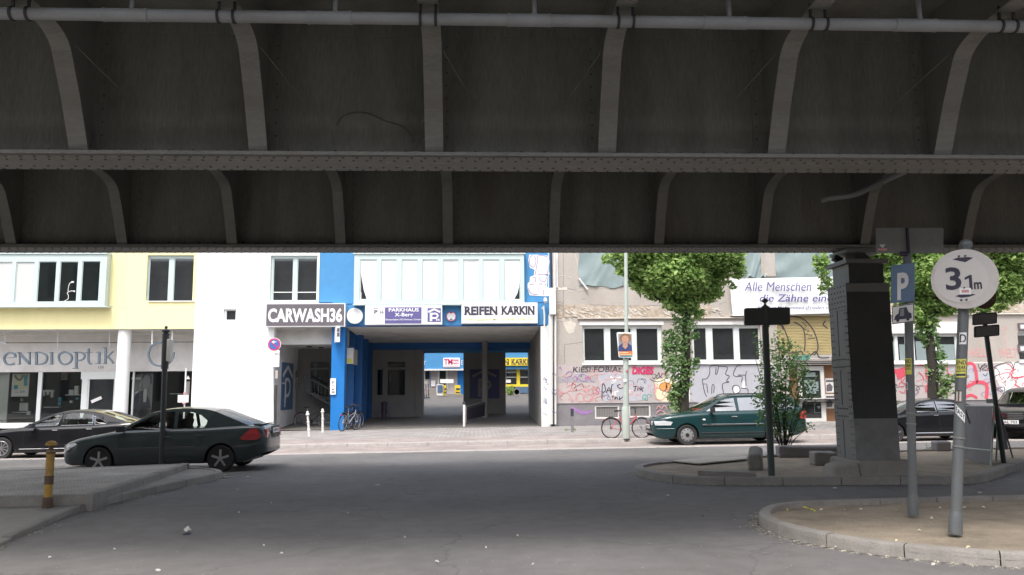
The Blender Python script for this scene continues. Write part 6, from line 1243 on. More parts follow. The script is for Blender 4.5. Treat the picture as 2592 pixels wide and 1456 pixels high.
mb.build('pictogram', 'ink', pk_); MB().prism([q(*p, .006) for p in ((.37, .38), (.56, .38), (.56, .8), (.4, .8))], n_ * .001).build('pictogram_window', 'back_metal', pk_)
sticker_on(pk_, gp, ax, .051, .555, .2, .9, 'sticker', [('END', .2, .42, 'ink'), ('YEAR', -.06, .14, 'ink'), ('WAGENPARK', -.2, -.12, 'ink')], -.5, label='yellow concert sticker on the thinner pole'); sticker_on(pk_, gp, ax, .051, .48, .09, .4, 'white', [('8', -.4, .4, 'ink')], -.9)
Yp = gp.y + .06; a = F(2218, 641, Yp); b = F(2388, 641, Yp); c = F(2388, 577, Yp); d = F(2218, 577, Yp)
MB().prism([a, b, c + Vector((0, 0, -.01)), c + Vector((-.02, 0, .0)), d + Vector((.02, 0, 0)), d + Vector((0, 0, -.01))], (0, .01, 0)).build('plate_back', 'back_metal', pk_)
MB().box(F(2296, 600, Yp).x - .012, F(2296, 600, Yp).x + .012, Yp - .03, Yp, a.z, d.z).build('bracket', 'ink', pk_); MB().box(F(2222, 630, Yp).x, F(2245, 630, Yp).x, Yp - .004, Yp, F(0, 634, Yp).z, F(0, 628, Yp).z).build('sticker', 'g_pink', pk_); mb = MB(); mb.prism([F(p, q_, Yp - .004) for p, q_ in ((2226, 619), (2242, 619), (2236, 627), (2232, 627))], (0, .003, 0)); mb.build('sticker', 'offwhite', pk_)
mb = MB(); mb.tube([F(2278, 643, Yp), F(2296, 643, Yp)], .03, 8); mb.build('clamp', 'ink', pk_)
# ---------- two name plates seen from behind on a leaning post (right)
gp = G(2541, 1172, .09); tp = F(2489, 790, gp.y); ax = tp - gp
t = thing('leaning_sign_post', 'leaning dark post carrying two rounded name plates behind the round height sign', 'sign', tuple(gp)); mb = MB(); pole(mb, gp, tp, .045, 14); mb.build('pole', 'post_green', t, smooth=True)
def rounded(x0, x1, y0, y1, Y, r=5, tilt=0):
    P = []
    for cx_, cy_, a0 in ((x1 - r, y0 + r, 90), (x0 + r, y0 + r, 180), (x0 + r, y1 - r, 270), (x1 - r, y1 - r, 0)):
        for k in (range(4) if a0 != 90 else range(4)): an = R(a0 - 0 + k * 30); P.append((cx_ + r * math.cos(an), cy_ - r * math.sin(an)))
    P2 = []
    for cx_, cy_, a0 in ((x1 - r, y0 + r, 0), (x0 + r, y0 + r, 90), (x0 + r, y1 - r, 180), (x1 - r, y1 - r, 270)):
        for k in range(4): an = R(a0 + k * 30); P2.append((cx_ + r * math.cos(an), cy_ - r * math.sin(an) + tilt * (cx_ - x0)))
    return [F(a, b, Y) for a, b in P2]
for (x0, x1, y0, y1), ti in (((2463, 2524, 795, 824), -.08), ((2467, 2530, 826, 855), -.08)):
    pl_ = MB().prism(rounded(x0, x1, y0, y1, gp.y - .05, 4, ti), (0, .03, 0)).build('name_plate', 'post_green', t); MB().prism(rounded(x0 + 3, x1 - 3, y0 + 3, y1 - 3, gp.y - .056, 3, ti), (0, .01, 0)).build('face', 'plinth', pl_)
MB().lathe([(.24, 0), (.24, .02)], F(2492, 752, gp.y + .1), 24, 'y').build('round_plate', 'rust', t)
# ---------- street name post on the island
gp = G(1953, 1204, .09); tp = F(1937, 825, gp.y - .0); ax = tp - gp
t = thing('street_name_post', 'dark street name post with a rounded plate seen from behind and a finial', 'sign', tuple(gp)); mb = MB(); pole(mb, gp, tp, .06, 14); mb.build('pole', 'post_green', t, smooth=True)
pl_ = MB().prism(rounded(1885, 2000, 780, 824, gp.y - .04, 5, -.02), (0, .05, 0)).build('name_plate', 'faded_blue', t); pl_.data.materials[0] = M['post_dark']
mb = MB(); x_, z_ = F(1937, 780, gp.y).x, F(1937, 780, gp.y).z; mb.lathe([(.06, -.35), (.06, .0), (.075, .02), (.02, .06), (.02, .09), (.06, .125), (.062, .14), (.03, .165), (.01, .18)], (x_, gp.y, z_), 16); mb.build('finial', 'post_dark', t, smooth=True)
# ---------- post on the left median
gp = G(409, 1175, .19); tp = F(420, 842, gp.y); ax = tp - gp
t = thing('median_post', 'tall dark square topped post standing on the cobbled median in front of the hatchback', 'post', tuple(gp)); mb = MB(); pole(mb, gp, tp + ax * .0, .055, 16); mb.build('pole', 'post_dark', t, smooth=True); mb = MB(); pole(mb, gp + ax * .72, gp + ax * .99, .075, 14); mb.build('sleeve', 'post_dark', t, smooth=True)
q = F(428, 880, gp.y - .03); MB().box(q.x - .03, q.x + .05, gp.y - .1, gp.y + .1, q.z - .3, q.z + .18).build('name_plate', 'offwhite', t, bev=.01); MB().lathe([(.05, 0), (.09, .02), (.09, .05), (.02, .09), (.04, .12), (.01, .15)], tuple(tp), 12).build('finial', 'post_dark', t, smooth=True)
# ---------- yellow bollard
gp = G(119, 1297, .02); t = thing('yellow_bollard', 'worn yellow bollard with dark bands and a mushroom cap at the bottom left', 'bollard', tuple(gp)); k = gp.y * 1.0 / FPX
hb_ = lambda y: F(119, y, gp.y).z - gp.z
B = tuple(gp)
MB().lathe([(.07, 0), (.07, hb_(1262)), (.056, hb_(1258))], B, 18).build('base', 'rust', t, smooth=True, edge=30)
MB().lathe([(.055, hb_(1260)), (.056, hb_(1150))], B, 18).build('shaft', 'yellow_post', t, smooth=True)
MB().lathe([(.06, hb_(1226)), (.066, hb_(1223)), (.059, hb_(1222)), (.059, hb_(1208)), (.066, hb_(1206)), (.058, hb_(1204))], B, 18).build('band', 'rust', t, smooth=True, edge=20)
MB().lathe([(.055, hb_(1152)), (.062, hb_(1148)), (.06, hb_(1142)), (.03, hb_(1140)), (.03, hb_(1130)), (.028, hb_(1128)), (.078, hb_(1127)), (.075, hb_(1122)), (.045, hb_(1117)), (.01, hb_(1116))], B, 20).build('cap', 'yellow_post', t, smooth=True, edge=30); MB().lathe([(.064, hb_(1148)), (.064, hb_(1144)), (.032, hb_(1139)), (.031, hb_(1129))], B, 18).build('collar', 'rust', t)
# ---------- lamp post and election poster
gp = G(1585, 1110, .11); t = thing('lamp_post', 'tall pale green lamp post with stickers beside the red bicycle', 'lamp post', tuple(gp)); tp = F(1587, 560, gp.y)
mb = MB(); mb.tube([gp, F(1584, 900, gp.y), F(1586, 880, gp.y), tp + Vector((0, 0, 2.5))], [.095, .085, .06, .05], 18); mb.build('pole', 'lamp_pole', t, smooth=True)
MB().lathe([(.12, 0), (.12, .9), (.1, .96)], tuple(gp), 18).build('pole_foot', 'lamp_pole', t, smooth=True, edge=30)
mb = MB(); tz = tp.z + 2.5; mb.tube([(tp.x, gp.y, tz), (tp.x, gp.y - .6, tz + .3), (tp.x, gp.y - 1.4, tz + .35)], .035, 8); mb.build('arm', 'lamp_pole', t); MB().obox((tp.x, gp.y - 1.7, tz + .33), (.25, .7, .12), Matrix.Identity(3)).build('lamp_head', 'offwhite', t, bev=.04)
pbox(1578, 1586, 960, 967, gp.y - .11, .01).build('sticker', 'white', t); pbox(1585, 1590, 938, 941, gp.y - .11, .01).build('sticker', 'g_crimson', t)
e = thing('election_poster', 'portrait election poster of a smiling person with an orange strip tied to the lamp post', 'poster', tuple(F(1585, 906, gp.y - .14))); EY = gp.y - .14
MB().prism([F(a, b, EY) for a, b in ((1561, 843), (1564, 841), (1608, 842), (1610, 844), (1609, 903), (1607, 906), (1569, 905), (1566, 903))], (0, .02, 0)).build('board', 'white', e)
MB().prism([F(a, b, EY - .004) for a, b in ((1565, 845), (1599, 845), (1600, 880), (1566, 880))], (0, .003, 0)).build('picture', 'hubcap', e)
cf_ = lambda p: [(1360 + x / 4.824, 620 + y / 4.824) for x, y in p]
def flat(pts, m, nm, lv): MB().prism([F(a, b, EY - .004 - lv * .003) for a, b in pts], (0, .002, 0)).build(nm, m, e)
flat(cf_([(990, 1300), (990, 1240), (1020, 1215), (1050, 1200), (1110, 1200), (1155, 1235), (1160, 1300)]), 'navy_cloth', 'jacket', 1)
flat(cf_([(1040, 1240), (1050, 1190), (1100, 1190), (1105, 1240), (1075, 1275)]), 'skin', 'neck', 2)
flat(cf_([(1005, 1140), (1020, 1100), (1060, 1080), (1110, 1085), (1140, 1110), (1142, 1155), (1125, 1180), (1020, 1180)]), 'hair', 'hair', 2)
flat(cf_([(1030, 1150), (1045, 1115), (1075, 1105), (1110, 1120), (1118, 1160), (1105, 1200), (1075, 1222), (1045, 1200)]), 'skin', 'face', 3)
mb = MB(); 
for a, b, c, d in ((1047, 1057, 1141, 1145), (1086, 1096, 1141, 1145)): mb.prism([F(*z, EY - .016) for z in cf_([(a, d), (b, d), (b, c), (a, c)])], (0, .001, 0))
mb.prism([F(*z, EY - .016) for z in cf_([(1054, 1182), (1075, 1192), (1098, 1182), (1075, 1186)])], (0, .001, 0)); mb.build('facial_feature', 'wood', e)
flat([(1567, 890), (1601, 889), (1601, 900), (1568, 900)], 'orange', 'slogan_strip', 1); flat([(1568, 901), (1601, 901), (1601, 903.5), (1569, 903.5)], 'teal', 'lower_strip', 1)
mb = MB(); Ye = EY - .013
for a, b, c in ((1569, 1590, 892), (1570, 1598, 896.5)): mb.prism([F(a, c, Ye), F(b, c, Ye), F(b, c + 1.8, Ye), F(a, c + 1.8, Ye)], (0, .001, 0))
mb.build('slogan', 'g_cream', e)
# ---------- no stopping sign
gp = G(691, 1098, .11); sy = 31.0; gp = Vector((X(691, sy, 1090), sy, gz(-7.5, .11))); t = thing('no_stopping_sign', 'round blue and red no stopping sign above a white plate at the white house corner', 'sign', tuple(gp))
MB().tube([gp, F(690, 862, sy)], .035, 12).build('pole', 'white', t, smooth=True); c = F(694, 872, sy - .06)
MB().lathe([(.25, .03), (.25, 0), (.01, 0)], c, 32, 'y').build('disc', 'white', t)
MB().lathe([(.235, 0), (.235, -.004), (.01, -.004)], c, 32, 'y').build('red_ring', 'g_crimson', t); MB().lathe([(.185, 0), (.185, -.008), (.01, -.008)], c, 32, 'y').build('blue_face', 'roundblue', t)
mb = MB(); mb.obox(c + Vector((0, -.011, 0)), (.4, .004, .045), Matrix.Rotation(R(45), 3, 'Y')); mb.build('bar', 'g_crimson', t); mb = MB(); q = c + Vector((0, -.016, .09)); mb.obox(q + Vector((.03, 0, 0)), (.1, .004, .03), Matrix.Identity(3)); mb.prism([q + Vector(v) for v in ((-.1, 0, 0), (0, 0, .06), (0, 0, -.06))], (0, .003, 0)); mb.build('arrow', 'white', t)
p_ = pbox(673, 707, 887, 929, sy - .05, .02).build('extra_plate', 'white', t); mb = MB(); ptext(mb, 'I', 696, 697, 893, 899, sy - .052); ribbon(mb, [(697, 894), (706, 899)], 1, sy - .055, .004); ribbon(mb, [(697, 899), (706, 894)], 1, sy - .055, .004); mb.build('print', 'signgrey', p_)
pbox(697, 703, 938, 958, 33.4, .2).build('meter_box', 'board', bpy.data.objects['white_house'])
t = thing('crossing_post', 'slim white post with two small red rings and a white board before the shop window', 'sign', tuple(G(464, 1100, .11))); y_ = 27.0; mb = MB(); mb.tube([F(471, 932, y_), F(464, 1092, y_)], .025, 8); mb.build('pole', 'white', t, smooth=True); pbox(450, 477, 1000, 1019, y_ - .05, .02).build('board', 'white', t)
mb = MB(); pbox(464, 470, 993, 1000, y_ - .06, .04, mb); pbox(462, 469, 1019, 1023, y_ - .06, .04, mb); mb.build('ring', 'g_pink', t); mb = MB()
for a in (473, 476, 479): mb.tube([F(a, 966, y_ + .3), F(a - 1, 1000, y_ + .3)], .008, 6)
mb.prism([F(470, 960, y_ + .3), F(481, 960, y_ + .3), F(476, 951, y_ + .3)], (0, .01, 0)); mb.build('tassel', 'offwhite', t)
# ---------- bollards on the far pavement
def city_bollard(nm, label, px, py, top, tilt, group, m='offwhite'):
    g_ = G(px, py, .11); h = F(px, top, g_.y).z - g_.z; t = thing(nm, label, 'bollard', tuple(g_), group=group, rx=0, ry=tilt); ORG[t.name] = None
    MB().lathe([(.048, 0), (.048, h * .25), (.058, h * .26), (.058, h * .29), (.042, h * .3), (.042, h * .55), (.054, h * .56), (.054, h * .59), (.038, h * .6), (.038, h * .84)], (0, 0, 0), 14).build('post', m, t, smooth=True, edge=30, local=True); MB().lathe([(.045, h * .84), (.07, h * .86), (.07, h * .9), (.035, h * .92), (.05, h * .96), (.03, h), (.01, h * 1.01)], (0, 0, 0), 14).build('cap', m, t, smooth=True, edge=30, local=True)
city_bollard('city_bollard', 'white ringed bollard leaning left in front of the opening under the car wash sign', 783, 1106, 1041, -.1, 'white ringed bollards before the car wash opening')
city_bollard('city_bollard', 'upright white ringed bollard nearer the blue pillar', 817, 1096, 1035, -.03, 'white ringed bollards before the car wash opening')
g_ = G(1449, 1094, .11); t = thing('square_bollard', 'short dark square bollard in front of the purple sprayed plinth', 'bollard', tuple(g_)); h = F(1449, 1036, g_.y).z - g_.z; MB().box(g_.x - .045, g_.x + .045, g_.y - .045, g_.y + .045, g_.z, g_.z + h).build('post', 'plinth', t, bev=.01); MB().box(g_.x - .05, g_.x + .05, g_.y - .05, g_.y + .05, g_.z + h * .7, g_.z + h + .01).build('sleeve', 'ink', t)
# ---------- bicycles
def bicycle(name, label, loc, rz, frame_m, lean=0, group=None, ts=1.):
    t = thing(name, label, 'bicycle', loc, rz, group, rx=lean); t.scale = (ts,) * 3; ORG[t.name] = None; r = .335; A, Bw = Vector((-.53, 0, r)), Vector((.53, 0, r))
    for c in (A, Bw):
        wo = MB().tube([c + Vector((math.cos(a) * r, 0, math.sin(a) * r)) for a in [k * math.pi / 20 for k in range(40)]], .019, 8, closed=True).build('wheel', 'rubber', t, smooth=True, local=True)
        MB().tube([c + Vector((math.cos(a) * (r - .024), 0, math.sin(a) * (r - .024))) for a in [k * math.pi / 20 for k in range(40)]], .009, 6, closed=True).build('rim', 'bike_grey', wo, smooth=True, local=True)
        sp = MB()
        for k in range(16): a = k * math.pi / 8; sp.tube([c + Vector((0, .02 if k % 2 else -.02, 0)), c + Vector((math.cos(a) * (r - .02), 0, math.sin(a) * (r - .02)))], .0022, 4, cap=False)
        sp.lathe([(.02, -.04), (.02, .04)], c, 10, 'y'); sp.build('spokes', 'bike_grey', wo, local=True)
        fd = MB(); fd.tube([c + Vector((math.cos(a) * (r + .035), 0, math.sin(a) * (r + .035))) for a in [R(20) + k * R(130) / 12 for k in range(13)]], .014, 6); fd.build('mudguard', 'black', t, smooth=True, local=True)
    bb = Vector((-.08, 0, .28)); st = Vector((-.24, 0, .78)); hd = Vector((.33, 0, .82)); hd2 = Vector((.36, 0, .68))
    f_ = MB()
    for a, b, rr in ((bb, st, .016), (bb, hd2, .02), (st.lerp(bb, .45), hd2 + Vector((0, 0, .05)), .017), (hd, hd2, .02), (A + Vector((0, .05, 0)), bb, .009), (A + Vector((0, -.05, 0)), bb, .009), (A + Vector((0, .05, 0)), st.lerp(bb, .15), .008), (A + Vector((0, -.05, 0)), st.lerp(bb, .15), .008)): f_.tube([a, b], rr, 8)
    f_.build('frame', frame_m, t, smooth=True, local=True)
    MB().tube([hd2, Vector((.4, .045, .6)), Bw + Vector((0, .05, 0))], .012, 8).tube([hd2, Vector((.4, -.045, .6)), Bw + Vector((0, -.05, 0))], .012, 8).build('fork', 'bike_grey', t, smooth=True, local=True)
    MB().tube([hd, Vector((.32, 0, .98))], .013, 8).tube([Vector((.2, -.28, 1.0)), Vector((.32, -.2, 1.03)), Vector((.36, 0, .98)), Vector((.32, .2, 1.03)), Vector((.2, .28, 1.0))], .012, 8).build('handlebar', 'black', t, smooth=True, local=True)
    MB().tube([st, st + Vector((-.03, 0, .14))], .013, 8).build('seat_post', 'bike_grey', t, local=True); s_ = MB(); s_.add([(-.42, -.075, .94), (-.42, .075, .94), (-.3, .06, .95), (-.14, .02, .95), (-.14, -.02, .95), (-.3, -.06, .95), (-.4, -.06, .89), (-.4, .06, .89), (-.15, 0, .92)], [(0, 1, 2, 5), (5, 2, 3, 4), (1, 0, 6, 7), (0, 5, 4, 8, 6), (2, 1, 7, 8, 3), (6, 8, 7), (4, 3, 8)]); s_.build('saddle', 'black', t, smooth=True, local=True, bev=.008)
    ch = MB(); ch.lathe([(.09, .05), (.09, .056)], bb, 20, 'y').tube([bb + Vector((0, -.06, 0)), bb + Vector((.05, -.08, -.16))], .011, 6).tube([bb + Vector((0, .06, 0)), bb + Vector((-.05, .08, .16))], .011, 6).box(bb.x + .02, bb.x + .1, -.17, -.08, bb.z - .175, bb.z - .155); ch.lathe([(.04, .05), (.04, .06)], A, 14, 'y'); ch.build('crankset', 'black', t, local=True)
    lu = MB(); lu.tube([A + Vector((.0, .06, .0)), Vector((-.6, .06, .72)), Vector((-.3, .06, .73))], .006, 6).tube([A + Vector((0, -.06, 0)), Vector((-.6, -.06, .72)), Vector((-.3, -.06, .73))], .006, 6).box(-.72, -.3, -.06, .06, .725, .735); lu.build('luggage_rack', 'black', t, local=True)
    MB().box(-.76, -.73, -.03, .03, .6, .66).build('reflector', 'lamp_red', t, local=True); return t
g1, g2 = G(1547, 1107, .11), G(1624, 1105, .11); ym = 25.15; x1_, x2_ = X(1547, ym, 1080), X(1624, ym, 1080)
bicycle('city_bicycle', 'red framed city bicycle leaning against the pale green lamp post', ((x1_ + x2_) / 2, ym, gz(5, .11)), 0, 'bike_red', .0, ts=(x2_ - x1_) / 1.06)
for i, (px, Y_, rz, ln, lab) in enumerate([(884, 33.2, 1.2, .12, 'silver bicycle parked end on against the right side of the blue pillar'), (896, 34.6, 1.25, .05, 'dark bicycle standing behind the silver one inside the blue passage')]): x_ = X(px, Y_, 1060); bicycle('parked_bicycle', lab, (x_, Y_, gz(x_, .11)), rz, ['bike_grey', 'black'][i], ln, 'bicycles beside the blue pillar', 1.0)
x_ = X(792, 36.4, 1065); bicycle('parked_bicycle', 'dark bicycle in the shade below the sloping stair railing', (x_, 36.4, gz(x_, .11)), .1, 'black', .0, None, .95)
# ---------- sandwich boards
gp = G(2437, 1163, .09); gq = G(2508, 1180, .09)
t = thing('advertising_board', 'large grey metal advertising board with a pale frame right of the thick leaning pole', 'board', tuple((gp + gq) / 2)); Y1, Y2 = gp.y, gq.y
def bq(px, py, s): return F(px, py, Y1 + (Y2 - Y1) * s)
MB().prism([bq(2440, 1160, 0), bq(2508, 1178, 1), bq(2512, 1030, 1), bq(2446, 1030, 0)], (0, .02, 0)).build('panel', 'plinth', t)
mb = MB(); mb.tube([bq(2440, 1163, 0), bq(2446, 1028, 0), bq(2516, 1029, 1), bq(2508, 1180, 1)], .018, 8); mb.tube([bq(2441, 1134, 0), bq(2509, 1141, 1)], .018, 8); mb.build('frame', 'lamp_pole', t)
a, b, c = F(2538, 1036, 17.2), F(2530, 1180, 16.2), F(2565, 1168, 17.6)
t2 = thing('sandwich_board', 'narrower dark folding board leaning behind the large grey one by the leaning post', 'board', tuple(G(2545, 1178, .09))); MB().prism([F(2527, 1140, 16.4), F(2553, 1138, 16.6), F(2534, 1040, 16.6), F(2526, 1030, 16.4)], (0, .02, 0)).build('panel', 'plinth', t2); mb = MB(); mb.tube([F(2528, 1032, 16.5), F(2566, 1168, 16.6)], .018, 8); mb.tube([F(2528, 1032, 16.5), F(2521, 1174, 16.0)], .018, 8); mb.tube([F(2440, 1030, 15.9), F(2455, 1072, 15.9)], .02, 8); mb.build('frame', 'back_metal', t2)
# ---------- stones and blocks on the island
def stone(name, label, pts, ht, m='concrete', cat='stone', z0=.08, rough=.02, bev=.04, group=None):
    "pts: ground outline; ht height"
    zz = min(gz(p[0], z0) for p in pts); P = [Vector((p[0], p[1], zz)) for p in pts]; o = MB().prism(P, (0, 0, ht)).build(name, m, None)
    o.data.shade_smooth() if False else None
    b = bmesh.new(); b.from_mesh(o.data); bmesh.ops.recalc_face_normals(b, faces=b.faces); bmesh.ops.subdivide_edges(b, edges=b.edges[:], cuts=3, use_grid_fill=True)
    for v in b.verts: v.co += Vector((random.uniform(-1, 1), random.uniform(-1, 1), random.uniform(-1, 1))) * rough * .3
    b.to_mesh(o.data); b.free(); md = o.modifiers.new('b', 'BEVEL'); md.width = bev; md.segments = 2; md.limit_method = 'ANGLE'; md.angle_limit = R(50); tag(o, label, cat, group); return o
p = G(1915, 1190, .09); gs = stone('granite_block', 'rough upright stone block with sloping top left of the street name post', [(p.x - .17, p.y), (p.x + .08, p.y - .1), (p.x + .24, p.y + .3), (p.x + .02, p.y + .42)], .34)
for v in gs.data.vertices:
    wz = v.co.z
    if wz > .2: v.co.z += (v.co.y + gs.location.y - p.y) * .32 - abs(v.co.x + gs.location.x - p.x - .03 - (v.co.y + gs.location.y - p.y) * .35) * .35
a, b = G(1770, 1210, .1), G(1915, 1212, .1); stone('kerb_slab', 'long old kerb stone lying inside the front kerb of the far island', [(a.x, a.y + .1), (b.x, b.y - .02), (b.x + .02, b.y + .2), (a.x + .1, a.y + .35)], .13, 'kerbstone', 'kerb stone')
p = G(2075, 1178, .1); stone('low_block', 'low pale topped stone block just left of the riveted column', [(p.x - .1, p.y), (p.x + .35, p.y - .1), (p.x + .4, p.y + .35), (p.x - .05, p.y + .4)], .27)
p = G(2383, 1142, .1); stone('dark_block', 'small dark stone block between the two sign poles at the back of the island', [(p.x - .1, p.y), (p.x + .25, p.y), (p.x + .25, p.y + .3), (p.x - .08, p.y + .3)], .24, 'plinth')
a = G(1972, 1158, .1); stone('planter_wall', 'long dark concrete block behind the shrub trunk on the far island', [(a.x, a.y), (a.x + 1.35, a.y - .25), (a.x + 1.4, a.y + .1), (a.x + .05, a.y + .35)], .26, 'plinth', 'block')
pts = [G(1700, 1171, .1), G(1770, 1178, .1), G(1893, 1166, .1), G(1890, 1160, .1), G(1780, 1164, .1)]
mb = MB(); mb.prism([Vector((q.x, q.y, gz(q.x, .12))) for q in pts], (0, 0, .025)); tag(mb.build('plank', 'board'), 'flat weathered board lying on the sand at the tip of the far island', 'board')
# ---------- litter
def litter(i, px, py, s, lab, m='litter', h=.004, big=False):
    g_ = G(px, py, h); n = 7; P = []; 
    for k in range(n): a = k * 2 * math.pi / n; r_ = s * .6 * random.uniform(.6, 1.1); P.append(Vector((g_.x + math.cos(a) * r_ * 1.3, g_.y + math.sin(a) * r_, gz(g_.x, h) + random.uniform(.002, .02 if not big else .05))))
    mb = MB(); c = sum(P, Vector()) / n + Vector((0, 0, .012 if not big else .05)); mb.add(P + [c], [(k, (k + 1) % n, n) for k in range(n)]); mb.add([p - Vector((0, 0, .006)) for p in P] + [c - Vector((0, 0, .006))], [((k + 1) % n, k, n) for k in range(n)])
    tag(mb.build('litter_scrap', m), lab, 'litter', 'pale litter scraps on the road')
random.seed(11)
litter(0, 475, 1348, .07, 'largest crumpled white scrap with a dark underside on the asphalt at the lower left', big=True); litter(0, 470, 1353, .08, 'dark crushed scrap under the largest white one on the asphalt', 'ink')
for px, py, s in ((628, 1208, .06), (600, 1241, .03), (605, 1298, .02), (686, 1275, .03), (955, 1229, .07), (290, 1392, .03), (125, 1414, .03), (1025, 1361, .02), (1107, 1423, .03), (1690, 1256, .05), (1310, 1358, .02), (713, 1403, .03), (668, 1382, .02), (1230, 1388, .015), (880, 1300, .02), (498, 1242, .02), (1780, 1306, .02), (1905, 1333, .025), (1948, 1349, .025), (2115, 1388, .025), (2363, 1430, .035), (1350, 1430, .02), (400, 1446, .04), (2480, 1248, .05), (2113, 1237, .04)): litter(0, px, py, s, 'small pale scrap of litter lying on the asphalt')
for px, py, s in ((2043, 1288, .05), (2055, 1291, .04), (2036, 1286, .03), (2062, 1295, .03), (2079, 1291, .03), (1993, 1292, .02), (2138, 1292, .02), (2180, 1291, .03), (2268, 1292, .02), (2270, 1370, .02), (2328, 1344, .03), (2358, 1313, .03), (2451, 1387, .04), (2380, 1287, .03), (2440, 1286, .03), (2490, 1286, .03)):
    litter(0, px, py, s, 'small dry leaf lying on the sandy ground of the near island', 'sticker' if px < 2070 else 'g_cream', .066)
for o in COL.objects:
    if o.name.startswith('litter_scrap') and 'leaf' in o['label']: o['group'] = 'dry leaves on the near island'; o['category'] = 'leaf'
# ---------- trees
def leafcloud(mb, blobs, n, size, rnd):
    tot = sum(b[3] * b[4] * b[5] for b in blobs)
    for cx_, cy_, cz_, a, b, c in blobs:
        m = int(n * a * b * c / tot)
        for _ in range(m):
            v = Vector((rnd.gauss(0, 1), rnd.gauss(0, 1), rnd.gauss(0, 1))).normalized() * (rnd.random() ** .42)
            p = Vector((cx_ + v.x * a, cy_ + v.y * b, cz_ + v.z * c)); leaf(mb, p, size * rnd.uniform(.6, 1.3), rnd, v)
def leaf(mb, p, s, rnd, v=None):
    d = Vector((rnd.uniform(-1, 1), rnd.uniform(-1, 1), rnd.uniform(-.9, .25))).normalized(); n = Vector((rnd.uniform(-.7, .7), rnd.uniform(-1, .4), rnd.uniform(.0, 1.2))).normalized(); e = d.cross(n)
    e = e.normalized() if e.length > .05 else Vector((1, 0, 0)); nn = e.cross(d) * .12 * s; o = len(mb.v)
    mb.v += [tuple(p - d * s * .5), tuple(p + e * s * .32 + nn), tuple(p + d * s * .6), tuple(p - e * s * .32 + nn), tuple(p)]
    mb.f += [(o, o + 1, o + 2, o + 4), (o, o + 4, o + 2, o + 3)]
def limb(mb, a, b, r0, r1, rnd, w=.08):
    P = [a.lerp(b, k / 6) + Vector((rnd.uniform(-w, w), rnd.uniform(-w, w), 0)) * (1 if 0 < k < 6 else 0) for k in range(7)]; mb.tube(P, [r0 + (r1 - r0) * k / 6 for k in range(7)], 8)
def street_tree(label, px_base, Y_, crown, trunk_top_px, ivy, seed, n, group='ivy clad street trees', lean=0):
    rnd = random.Random(seed); xb = X(px_base, Y_, 1060); base = Vector((xb, Y_, gz(xb, .11))); t = thing('street_tree', label, 'tree', tuple(base), group=group)
    top = F(*trunk_top_px, Y_); tr = MB(); limb(tr, base, top, .2, .13, rnd, .03)
    for k in range(9):
        b = crown[rnd.randrange(len(crown))]; c = F(b[0], b[1], Y_) ; c.y += rnd.uniform(.1, 1.2); limb(tr, top - Vector((0, 0, rnd.uniform(0, .3))), c, .05, .015, rnd)
    tr.build('trunk', 'bark', t, smooth=True)
    cr = MB(); k = Y_ / FPX; bl_ = []
    for px, py, rx_, ry_ in crown: c = F(px, py, Y_); bl_.append((c.x, Y_ + rnd.uniform(-.3, .3), c.z, rx_ * k, rx_ * k * .9, ry_ * k))
    leafcloud(cr, bl_, n, .165, rnd); cr.build('crown', 'leaf', t)
    iv = MB()
    for px, py, r_ in ivy:
        c = F(px, py, Y_); rr = r_ * k
        for _ in range(int(30 + rr * rr * 1100)):
            a = rnd.uniform(0, 2 * math.pi); q = rnd.random() ** .5 * rr; leaf(iv, c + Vector((math.cos(a) * q, math.sin(a) * q * .9, rnd.uniform(-rr, rr))), rnd.uniform(.09, .15), rnd)
    if ivy: iv.build('ivy', 'leaf_dark', t)
    return t
crown1 = [(1540, 655, 18, 16), (1575, 690, 22, 16), (1660, 720, 50, 40), (1710, 700, 90, 60), (1800, 740, 40, 28), (1690, 640, 100, 60), (1770, 640, 100, 60), (1600, 600, 55, 75), (1660, 560, 80, 90), (1750, 560, 90, 95), (1830, 600, 60, 75), (1870, 640, 22, 35), (1585, 660, 40, 40), (1560, 640, 22, 22), (1640, 690, 60, 45), (1720, 690, 75, 60), (1790, 690, 60, 55), (1840, 665, 42, 45), (1690, 735, 42, 36), (1745, 740, 45, 40), (1790, 735, 34, 30), (1735, 775, 40, 26), (1770, 790, 22, 22), (1690, 770, 22, 18), (1620, 720, 25, 20), (1870, 690, 20, 22), (1855, 720, 14, 14)]
ivy1 = [(1735, 800, 34), (1728, 830, 30), (1722, 860, 30), (1718, 885, 34), (1708, 905, 34), (1715, 930, 32), (1728, 950, 30), (1722, 975, 26), (1716, 1000, 22), (1708, 1020, 20), (1760, 850, 10), (1690, 850, 14), (1688, 880, 14), (1752, 925, 18), (1762, 915, 8), (1700, 1000, 12), (1724, 1035, 14)]
street_tree('ivy clad street tree with a round crown in front of the old plaster house', 1728, 26.6, crown1, (1738, 790), ivy1, 4, 46000)
crown2 = [(2080, 670, 26, 36), (2100, 720, 22, 30), (2140, 600, 60, 60), (2220, 610, 80, 80), (2310, 600, 90, 90), (2420, 600, 90, 90), (2530, 620, 90, 90), (2600, 680, 60, 80), (2270, 690, 60, 50), (2340, 700, 70, 60), (2440, 720, 70, 55), (2530, 720, 60, 50), (2270, 745, 35, 30), (2330, 770, 50, 40), (2390, 770, 50, 34), (2300, 800, 30, 22), (2350, 815, 34, 26), (2480, 775, 40, 24), (2530, 770, 34, 22), (2575, 745, 30, 30), (2115, 752, 10, 12)]
ivy2 = [(2350, 830, 24), (2362, 860, 16), (2370, 890, 20), (2372, 915, 24), (2370, 945, 26), (2375, 970, 24), (2382, 990, 22), (2400, 980, 20), (2410, 960, 12), (2345, 870, 12), (2330, 845, 16)]
street_tree('larger ivy clad street tree spreading behind the column and the height sign', 2368, 26.8, crown2, (2350, 800), ivy2, 9, 44000)
